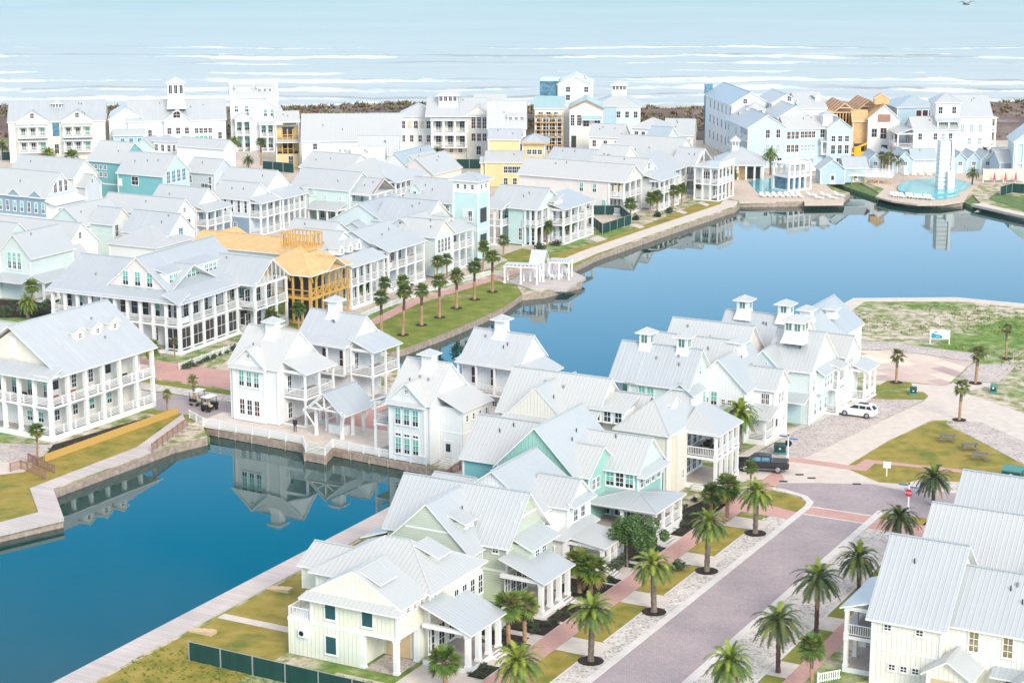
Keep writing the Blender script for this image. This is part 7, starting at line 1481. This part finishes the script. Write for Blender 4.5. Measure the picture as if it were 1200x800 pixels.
# ---------------------------------------------------------------- fences, walls, railings
def fence(name, label, pts, h, seg, mat, post='galv', cat='fence', px=True, z=0, wood=False):
    P_ = [G(*p) if px else p for p in pts]; root = empty(name, (*P_[0], z), 0, label, cat)
    o0 = Vector((*P_[0], 0))
    for a, b in zip(P_, P_[1:]):
        A = Vector((*a, 0)) - o0; B = Vector((*b, 0)) - o0; L = (B - A).length; k = max(1, round(L / seg)); rz = math.atan2((B - A).y, (B - A).x)
        for i in range(k):
            p = A + (B - A) * (i / k); m = MB(); l = L / k
            if mat == 'rail': me = rail_mesh(round(l, 1), 'h')
            elif mat == 'railwood': me = rail_mesh(round(l, 1), 'wood')
            elif mat == 'wallboard': m.box(0, l, -.1, .1, 0, h, post); me = m.mesh('panel')
            elif mat == 'picket':
                m.box(0, l, -.03, .03, h - .15, h - .07, 'trim'); m.box(0, l, -.03, .03, .15, .22, 'trim')
                for q in range(int(l / .22)): m.box(q * .22 + .04, q * .22 + .15, -.045, -.03, .05, h, 'trim')
                me = m.mesh('panel')
            else:
                n2 = 6
                for q in range(n2):
                    y0, y1 = .03 * math.sin(q * 2.1 + i), .03 * math.sin((q + 1) * 2.1 + i); x0_, x1_ = l * q / n2, l * (q + 1) / n2; m.poly([(x0_, y0, .08), (x1_, y1, .08), (x1_, y1, h), (x0_, y0, h)], mat)
                    m.poly([(x0_, y0 + .01, h), (x1_, y1 + .01, h), (x1_, y1 + .01, .08), (x0_, y0 + .01, .08)], mat)
                m.box(0, l, -.02, .02, h, h + .05, post); me = m.mesh('panel')
            inst('railing' if 'rail' in mat else 'panel', me, root, tuple(p), rz)
            if mat not in ('rail', 'railwood', 'wallboard'):
                q = MB(); q.box(-.05, .05, -.05, .05, 0, h + .1, 'trim' if mat == 'picket' else post); inst('post', q.mesh('post'), root, tuple(p), rz)
    return root
fence('screen_fence', 'dark green mesh construction fence in front of the butter yellow house', [(222, 774), (495, 838), (560, 856)], 1.75, 3.4, 'green_mesh')
fence('screen_fence', 'dark green mesh fence around the empty plot beside the promenade', [(690, 262), (706, 274), (740, 263), (726, 252), (692, 252)], 1.9, 3, 'green_mesh')
fence('screen_fence', 'dark green mesh fence below the yellow balcony house', [(308, 200), (344, 203)], 2.2, 3, 'green_mesh'); fence('screen_fence', 'dark green mesh fence left of the small palm before the cream house', [(503, 198), (517, 198)], 2.2, 3, 'green_mesh'); fence('screen_fence', 'dark green mesh fence right of the stop sign', [(535, 198), (565, 198)], 2.2, 3, 'green_mesh')
fence('screen_fence', 'dark green mesh fence on the planted bank at the right edge', [(1172, 230), (1186, 226), (1230, 229)], 2.0, 3, 'green_mesh'); fence('screen_fence', 'dark green mesh strip beside the twin-gabled house at the left edge', [(2, 188), (12, 188)], 2.0, 3, 'green_mesh')
fence('retaining_wall', 'long orange timber retaining wall along the canal lawn', [(52, 541), (208, 485)], .85, 2.4, 'wallboard', 'retaining_wood', 'retaining wall')
fence('wooden_railing', 'brown wooden railing along the ramp above the canal corner', [(178, 531), (220, 500)], 1.05, 1.8, 'railwood', cat='railing', z=.15)
fence('wooden_railing', 'brown wooden railing on the canal boardwalk behind the sage house', [(464, 603), (549, 545)], 1.05, 2.4, 'railwood', cat='railing', z=.15)
fence('stair_railing', 'brown railing on the left side of the boardwalk steps', [(12, 553), (25, 549), (55, 562)], 1.0, 1.5, 'railwood', cat='railing'); fence('stair_railing', 'brown railing on the right side of the boardwalk steps', [(45, 545), (33, 541), (65, 555)], 1.0, 1.5, 'railwood', cat='railing')
fence('quay_railing', 'white horizontal-board railing along the canal quay of the island cottages', [(222, 490), (238, 499), (355, 521), (358, 530), (381, 534), (390, 524.5), (500, 546)], 1.05, 2.4, 'rail', cat='railing', z=.03)
fence('picket_fence', 'low white fence along the brick walk behind the tall palms', [(400, 384), (440, 366), (520, 336), (578, 322), (596, 326)], .9, 2.4, 'picket'); fence('picket_fence', 'low white fence in front of the long black-windowed house', [(210, 433), (262, 414), (330, 392)], .9, 2.4, 'picket'); fence('picket_fence', 'short white fence beside the corner gallery house at the right', [(958, 800), (985, 795)], .9, 2.4, 'picket')
# quay timber wall with struts
m = MB()
qp = [G(222, 492), G(238, 499), G(355, 521), G(358, 530), G(381, 534), G(390, 524.5), G(500, 546), G(541, 552)]
root = empty('quay_wall', (*qp[0], 0), 0, 'brown planked timber face of the island quay above the canal', 'quay wall')
for a, b in zip(qp, qp[1:]):
    A = Vector((a[0] - qp[0][0], a[1] - qp[0][1], 0)); B = Vector((b[0] - qp[0][0], b[1] - qp[0][1], 0)); d = (B - A); L = d.length; nn = Vector((d.y, -d.x, 0)).normalized() * .12
    m = MB()
    for z in (-.15, -.38, -.61, -.84): m.bar(A + nn + Vector((0, 0, z)), B + nn + Vector((0, 0, z)), .08, 'dockwall', .2)
    k = max(1, int(L / 2.4))
    for i in range(k + 1): p = A + d * (i / k) + nn * 1.6; m.bar(p - nn * .6 + Vector((0, 0, -1.6)), p - nn * .6, .16, 'dockwall')
    m.build('planking', root)
# timber edging steps beside the butter yellow house
for (px, py, n_, lab) in ((340, 694, 4, 'pale timber garden steps near the balcony of the butter yellow house'), (250, 744, 4, 'pale timber steps where the footpath meets the boardwalk')):
    root = empty('garden_steps', (*G(px, py), 0), -R(28), lab, 'steps')
    for i in range(n_): m = MB(); m.box(-i * .7 - .7, -i * .7, -.35, .55, 0, .34 - i * .08, 'door_wood'); m.build('step', root)
# ---------------------------------------------------------------- lagoon pier with shelters
sheet('pier_deck', [(596, 330), (622, 338), (664, 338), (686, 325), (668, 316), (655, 306), (630, 310)], .22, 'boardwalk', .55)
root = empty('pier_shelter', (*G(638, 332), .22), -R(12), 'white gabled shelter with two flat pergolas on the lagoon pier', 'shelter')
m = MB(); m.slab([(-2.6, -.2, 3.2), (0, -.2, 3.2), (0, 2, 5.0), (-2.6, 2, 5.0)][::1], .12, 'roof_white', 'trim'); m.slab([(0, 4.2, 3.2), (-2.6, 4.2, 3.2), (-2.6, 2, 5.0), (0, 2, 5.0)], .12, 'roof_white', 'trim'); m.build('gable_roof', root)
for (x0, x1, y0, y1) in ((-6.2, -.8, -2.4, .3), (.3, 3.6, 2.6, 5.6)):
    m = MB()
    for k in range(9): x = x0 + (x1 - x0 - .12) * k / 8; m.box(x, x + .12, y0, y1, 2.9, 3.08, 'trim')
    m.box(x0 - .2, x1 + .2, y0, y0 + .15, 2.7, 2.899, 'trim'); m.box(x0 - .2, x1 + .2, y1 - .15, y1, 2.7, 2.899, 'trim'); m.box(x0 - .1, x1 + .1, y0 + .3, y1 - .3, 3.09, 3.13, 'roof_white'); m.build('pergola_roof', root)
    for x in (x0, (x0 + x1) / 2, x1):
        for y in (y0 + .1, y1 - .1): inst('column', col_mesh(.24, 2.7), root, (x, y, 0))
for x in (-2.4, -.2):
    for y in (.1, 4.0): inst('column', col_mesh(.28, 3.15), root, (x, y, 0))
def lounger_mesh():
    m = MB(); m.box(0, 1.3, 0, .62, .28, .36, 'plastic_white'); m.slab([(-.6, 0, .78), (0, 0, .38), (0, .62, .38), (-.6, .62, .78)], .06, 'plastic_white', 'plastic_white')
    for x in (.1, 1.15):
        for y in (.03, .53): m.box(x, x + .06, y, y + .06, 0, .28, 'plastic_white')
    return m.mesh('lounger')
def chair_mesh():
    m = MB(); m.slab([(-.3, -.3, .42), (.3, -.3, .32), (.3, .3, .32), (-.3, .3, .42)][::1], .05, 'plastic_white', 'plastic_white'); m.bar((-.3, 0, .38), (-.55, 0, 1.0), .55, 'plastic_white', .05)
    for s_ in (-1, 1): m.box(-.3, .35, s_ * .3, s_ * .42, .55, .6, 'plastic_white'); m.box(.25, .32, s_ * .32, s_ * .38, 0, .56, 'plastic_white'); m.box(-.32, -.25, s_ * .32, s_ * .38, 0, .56, 'plastic_white')
    return m.mesh('chair')
LM, CM = lounger_mesh(), chair_mesh()
def put(me, name, at, z, rz, label, cat, group, s=1.0):
    o = bpy.data.objects.new(name, me); COL.objects.link(o); o.location = (*at, z); o.rotation_euler = (0, 0, rz); o.scale = (s,) * 3; return tag(o, label, cat, group)
for i, (px, py) in enumerate(((636, 327), (648, 329), (655, 328), (661, 322), (667, 324))): put(CM, 'deck_chair', G(px, py), .23, R(-60 + i * 37), f'white deck chair on the lagoon pier, {ORD[i]} from the left', 'chair', 'white chairs on the lagoon pier', 1.25)
# ---------------------------------------------------------------- pool village
sheet('pool_deck', [(840, 226), (866, 237.5), (942, 236), (943, 240), (988, 239.5), (990, 234), (972, 221), (955, 205), (870, 200), (840, 205)], .12, 'deck_tan', .35)
sheet('pool', [(876, 214), (890, 210), (905, 209.5), (918, 214), (932, 223), (931, 225), (888, 227.5), (884, 222)], .14, 'pool_water')
sheet('pool_deck', [(1026, 231), (1045, 236), (1075, 240), (1104, 240), (1130, 236), (1136, 226), (1150, 214), (1150, 196), (1010, 198), (985, 205), (1000, 209), (1036, 222)], .12, 'deck_tan', .35)
sheet('pool', [(1053, 223), (1052, 217), (1066, 211), (1092, 208), (1122, 210), (1138, 215), (1130, 221), (1116, 226), (1090, 228.5), (1068, 227)], .55, 'pool_water', .42)
sheet('pool_ledge', [(1050, 226), (1050, 224), (1068, 228.5), (1090, 230), (1116, 228), (1124, 226), (1124, 229), (1104, 233), (1070, 232)], .3, 'pool_water', .1)
for i in range(7): put(LM, 'sun_lounger', G(891 + i * 7.2, 231.5), .13, R(-78), f'white sun lounger in the front row of the first pool, {ORD[i]} from the left', 'sun lounger', 'sun loungers of the first pool', 1.2)
for i in range(5): put(LM, 'sun_lounger', G(948 + i * 8, 231 + (i % 2) * 3), .13, R(-40), f'white sun lounger on the square deck beside the terrace, {ORD[i]} from the left', 'sun lounger', 'sun loungers beside the terrace', 1.2)
for i, px in enumerate((1044, 1050, 1055, 1062, 1066, 1072, 1077, 1083, 1088)): put(LM, 'sun_lounger', G(px, 231 + i * .45), .13, R(-80), f'white sun lounger in front of the round pool, {ORD[i]} from the left', 'sun lounger', 'sun loungers of the round pool', 1.2)
for i in range(6): put(CM, 'deck_chair', G(1062 + i * 9, 207), .13, R(-90), f'white chair behind the round pool, {ORD[i]} from the left', 'chair', 'white chairs behind the round pool', 1.2)
root = empty('stepped_tower', (*G(1108, 224), .12), R(4), 'tall white stepped tower rising from the round pool', 'tower'); m = MB()
for k in range(11): m.box(-1.7 + k * .02, .9 - k * .02, 0 + .001 * k, 2.6, k * .95, k * .95 + .7, 'wall_white'); m.box(-1.5, .75, .15, 2.5, k * .95 + .7, k * .95 + .95, 'wall_grey')
m.build('slatted_shaft', root); m = MB(); m.box(.95, 1.5, -.1, 2.4, 0, 10.8, 'trim'); m.box(.1, 1.5, -1.2, -.12, 0, 4.2, 'trim'); m.build('buttress', root)
root = empty('footbridge', (*G(968, 212), 0), math.atan2(G(1036, 215)[1] - G(968, 212)[1], G(1036, 215)[0] - G(968, 212)[0]), 'white footbridge with timber cross-braced trestle between the pools', 'bridge'); L = 14.5
m = MB(); m.box(0, L, -1.5, 1.5, 1.5, 1.9, 'trim'); m.build('deck', root)
for y in (-1.4, 1.4): inst('railing', rail_mesh(L), root, (0, y, 1.9))
m = MB()
for k in range(5):
    x = k * L / 5; m.bar((x, -1.3, -1), (x, -1.3, 1.5), .2, 'osb'); m.bar((x, -1.3, 1.3), (x + L / 10, -1.3, .3), .12, 'framing'); m.bar((x + L / 10, -1.3, .3), (x + L / 5, -1.3, 1.3), .12, 'framing'); m.bar((x, -1.3, -.4), (x + L / 5, -1.3, .3), .1, 'framing')
m.build('trestle', root)
fence('white_wall', 'low white wall behind the pools and cabanas', [(945, 203), (1018, 198), (1060, 205)], 1.6, 5, 'wallboard', 'trim', 'wall', z=.4)
# ---------------------------------------------------------------- person on the quay
def person(px, py, label):
    me = bpy.data.meshes.new('person'); J = [(0, 0, .95), (0, 0, 1.15), (0, .01, 1.42), (0, .01, 1.52), (0, -.01, 1.6), (0, -.01, 1.72), (.1, 0, .92), (.11, -.03, .5), (.11, 0, .08), (.11, -.16, .04), (-.1, 0, .92), (-.11, .02, .5), (-.11, .04, .08), (-.11, -.12, .04), (.2, .01, 1.4), (.26, .03, 1.12), (.22, -.12, .92), (-.2, .01, 1.4), (-.26, .03, 1.12), (-.22, -.12, .92)]
    E_ = [(0, 1), (1, 2), (2, 3), (3, 4), (4, 5), (0, 6), (6, 7), (7, 8), (8, 9), (0, 10), (10, 11), (11, 12), (12, 13), (2, 14), (14, 15), (15, 16), (2, 17), (17, 18), (18, 19)]
    Rr = [.15, .14, .15, .06, .09, .1, .1, .07, .05, .045, .1, .07, .05, .045, .08, .055, .04, .08, .055, .04]
    me.from_pydata(J, E_, []); o = bpy.data.objects.new('person', me); COL.objects.link(o); md = o.modifiers.new('skin', 'SKIN'); sk = me.skin_vertices[0].data
    for i, r in enumerate(Rr): sk[i].radius = (r, r)
    sk[0].use_root = True; sb = o.modifiers.new('sub', 'SUBSURF'); sb.levels = sb.render_levels = 2
    me.materials.append(MATS['cloth_dark']); o.location = (*G(px, py), .04); o.rotation_euler = (0, 0, R(20)); tag(o, label, 'person')
    h = MB(); h.cyl((0, -.01, 1.56), (0, -.01, 1.76), .105, .1, 'skin', 12); h.cyl((0, .02, 1.68), (0, .02, 1.82), .115, .07, 'metal_dark', 12); inst('head', h.mesh('head'), o)
    t = MB(); t.cyl((0, 0, .8), (0, 0, 1.44), .2, .2, 'cloth_dark', 12); inst('jacket', t.mesh('jacket'), o)
person(346, 506, 'person in dark clothes standing at the quay railing near the open pavilion')
# ---------------------------------------------------------------- gull
m = MB(); 
for s_ in (-1, 1): m.poly([(0, -.12, 0), (s_ * .5, -.16, .22), (s_ * .5, .05, .22), (0, .14, 0)], 'bird'); m.poly([(s_ * .5, -.16, .22), (s_ * 1.0, -.02, .08), (s_ * .5, .05, .22)], 'bird')
m.cyl((0, -.35, 0), (0, .3, 0), .05, .09, 'bird', 8); o = m.build('gull'); fx = (1132.5 - 600) / F_; D_ = 150.0
dv = Vector((fx, math.cos(TH) + (400 - 5) / F_ * math.sin(TH), -math.sin(TH) + (400 - 5) / F_ * math.cos(TH))); o.location = Vector((0, 0, HC)) + dv * D_; o.rotation_euler = (0, 0, R(30)); tag(o, 'grey gull gliding above the sea near the top right', 'bird')
# porch furniture of the gallery house

# porch furniture
flat('cushion_blue', (.05, .09, .2), .8); flat('cushion_red', (.45, .08, .07), .7); flat('cover_black', (.02, .02, .022), .7)
def house_point(label_part, x, y):
    r = next(o for o in bpy.data.objects if o.type == 'EMPTY' and label_part in str(o.get('label', ''))); a = -r.rotation_euler.z
    return (r.location.x + x * math.cos(a) + y * math.sin(a), r.location.y - x * math.sin(a) + y * math.cos(a)), a
def armchair(col):
    k = 'arm' + col
    if k not in CACHE:
        m = MB(); m.box(-.38, .38, -.38, .38, .1, .45, col); m.box(-.38, .38, .25, .42, .45, .9, col); m.box(-.45, -.3, -.38, .38, .1, .62, col); m.box(.3, .45, -.38, .38, .1, .62, col); CACHE[k] = m.mesh('armchair')
    return CACHE[k]
for i, (y, c) in enumerate(((2.2, 'cushion_red'), (5.2, 'cushion_red'), (7.6, 'plastic_white'), (8.6, 'plastic_white'), (11.4, 'plastic_white'), (14.6, 'cover_black'))):
    p, a = house_point('double galleries all round', -1.5, y); put(armchair(c), 'armchair', p, 4.21, -a - R(90), ['red', 'red', 'white', 'white', 'white', 'dark'][i] + f' chair on the upper gallery at the left, {ORD[i]} from the near corner', 'chair', 'chairs on the upper gallery')
p, a = house_point('double galleries all round', -5.6, 1.1); m = MB(); m.box(-.6, .6, -.3, .3, 0, .7, 'cover_black'); m.cyl((-.55, 0, .75), (.55, 0, .75), .32, .32, 'cover_black', 12); put(m.mesh('grill'), 'grill', p, 4.21, -a, 'covered black grill on the front corner of the left gallery house', 'grill', None)
for i, (y, c) in enumerate(((3.4, 'cushion_blue'), (4.8, 'cushion_blue'), (9.2, 'cover_black'), (10.6, 'cover_black'), (13.2, 'cover_black'))):
    p, a = house_point('large white house with black windows', -1.3, y); put(armchair(c), 'armchair', p, 4.21, -a - R(90), ['dark blue', 'dark blue', 'black', 'black', 'black'][i] + f' armchair on the gallery above the screens, {ORD[i]} from the corner', 'armchair', 'armchairs above the screened porch')
p, a = house_point('butter yellow house with open carport', -9.6, 2.4); m = MB(); m.box(-.5, .5, -.35, .35, 0, .8, 'cover_black'); m.cyl((-.5, 0, .85), (.5, 0, .85), .36, .36, 'cover_black', 12); put(m.mesh('grill'), 'grill', p, 3.36, -a, 'covered black grill on the small side balcony of the butter yellow house', 'grill', None)
for i in range(3):
    p, a = house_point('large cream house with a pyramid roof', 1.6 + (i % 2) * 1.3, 3.0 + i * 1.5); put(armchair('cover_black'), 'armchair', p, 3.71, -a - R(90), f'dark wicker chair on the cream house upper gallery, {ORD[i]} from the front', 'chair', 'chairs on the cream gallery')
for lab, k, sh in (('three tiny dormers and a double porch', 3, 'tiny dormers'), ('broad hipped porch roof and upper balcony', 4, 'a broad hipped roof'), ('long galleries over two floors', 3, 'mint walls'), ('double galleries looking over the far promenade', 4, 'pale blue roof'), ('slatted truss gable directly left', 3, 'slatted gable')):
    for i in range(k):
        p, a = house_point(lab, -1.2, 2.2 + i * 2.3); put(armchair('cover_black' if i % 3 else 'cushion_red'), 'armchair', p, 4.02 if 'slatted' in lab else (3.62 if 'far prom' in lab else 3.82), -a - R(90), ('dark' if i % 3 else 'reddish') + f' chair on the upper porch with {sh}, {ORD[i]} from the near end', 'chair', 'chairs on the promenade porches')
# ================================================================ camera, sky, sun
cam = bpy.data.cameras.new('camera'); co = bpy.data.objects.new('camera', cam); COL.objects.link(co)
co.location = (0, 0, HC); co.rotation_euler = (math.pi / 2 - TH, 0, 0)
cam.sensor_width = 36; cam.lens = F_ / 1200 * 36; cam.clip_start = 1; cam.clip_end = 20000
sc.camera = co
w = bpy.data.worlds.new('World'); sc.world = w; w.use_nodes = True; n = w.node_tree
bg = n.nodes['Background']; sky = n.nodes.new('ShaderNodeTexSky'); sky.sky_type = 'NISHITA'; sky.sun_disc = False
SUN_EL, SUN_AZ = 30.0, 156.0      # azimuth clockwise from +Y
sky.sun_elevation = R(SUN_EL); sky.sun_rotation = R(SUN_AZ); sky.air_density = 1.0; sky.dust_density = .35; sky.ozone_density = 4.0
tcw = n.nodes.new('ShaderNodeTexCoord'); sw = n.nodes.new('ShaderNodeSeparateXYZ'); n.links.new(tcw.outputs['Generated'], sw.inputs[0])
cn = noise(n, tcw.outputs['Generated'], 2.2, 5, .55)
cf = mathn(n, 'ADD', sw.outputs[2], mathn(n, 'MULTIPLY', mathn(n, 'SUBTRACT', cn, .5), .5))
cl = ramp(n, cf, [(.36, (.0, .0, .0)), (.68, (.85, .85, .85))])     # broken cloud, closed overhead, clear towards the sea
grade = ramp(n, sw.outputs[2], [(.0, (1.25, 1.1, .97)), (.17, (1.18, 1.06, .97)), (.32, (.03, .78, .90))])      # clear air deepens quickly above the horizon band
n.links.new(mixc(n, cl, mixc(n, 1.0, sky.outputs[0], grade, 'MULTIPLY'), (4.5, 4.03, 3.9)), bg.inputs[0]); bg.inputs[1].default_value = .13
sl = bpy.data.lights.new('sun', 'SUN'); sl.energy = 1.45; sl.angle = R(24); sl.color = (1, .90, .78)
so = bpy.data.objects.new('sun', sl); COL.objects.link(so); so.location = (0, 0, 200)
d = Vector((math.sin(R(SUN_AZ)) * math.cos(R(SUN_EL)), math.cos(R(SUN_AZ)) * math.cos(R(SUN_EL)), math.sin(R(SUN_EL))))
so.rotation_euler = d.to_track_quat('Z', 'Y').to_euler()
vs = sc.view_settings; vs.view_transform = 'Standard'; vs.look = 'None'; vs.gamma = 1; vs.exposure = 1.22
sc.render.engine = 'CYCLES'
c = sc.cycles; c.max_bounces = 6; c.diffuse_bounces = 3; c.glossy_bounces = 3; c.transmission_bounces = 2; c.use_denoising = True
try: c.denoiser = 'OPENIMAGEDENOISE'
except Exception: pass
# ---------------------------------------------------------------- thin sea haze
m = bpy.data.materials.new('haze'); m.use_nodes = True; n = m.node_tree; n.nodes.remove(n.nodes['Principled BSDF']); pv = n.nodes.new('ShaderNodeVolumePrincipled')
pv.inputs['Color'].default_value = (.93, .96, 1, 1); pv.inputs['Density'].default_value = .00006; pv.inputs['Anisotropy'].default_value = 0
n.links.new(pv.outputs[0], n.nodes['Material Output'].inputs['Volume']); MATS['haze'] = m
b = MB(); b.box(-720, 720, -40, 1300, -6, 72, 'haze'); o = b.build('haze'); o['kind'] = 'stuff'; o['label'] = 'thin pale sea haze over the whole shore'
c.volume_bounces = 0
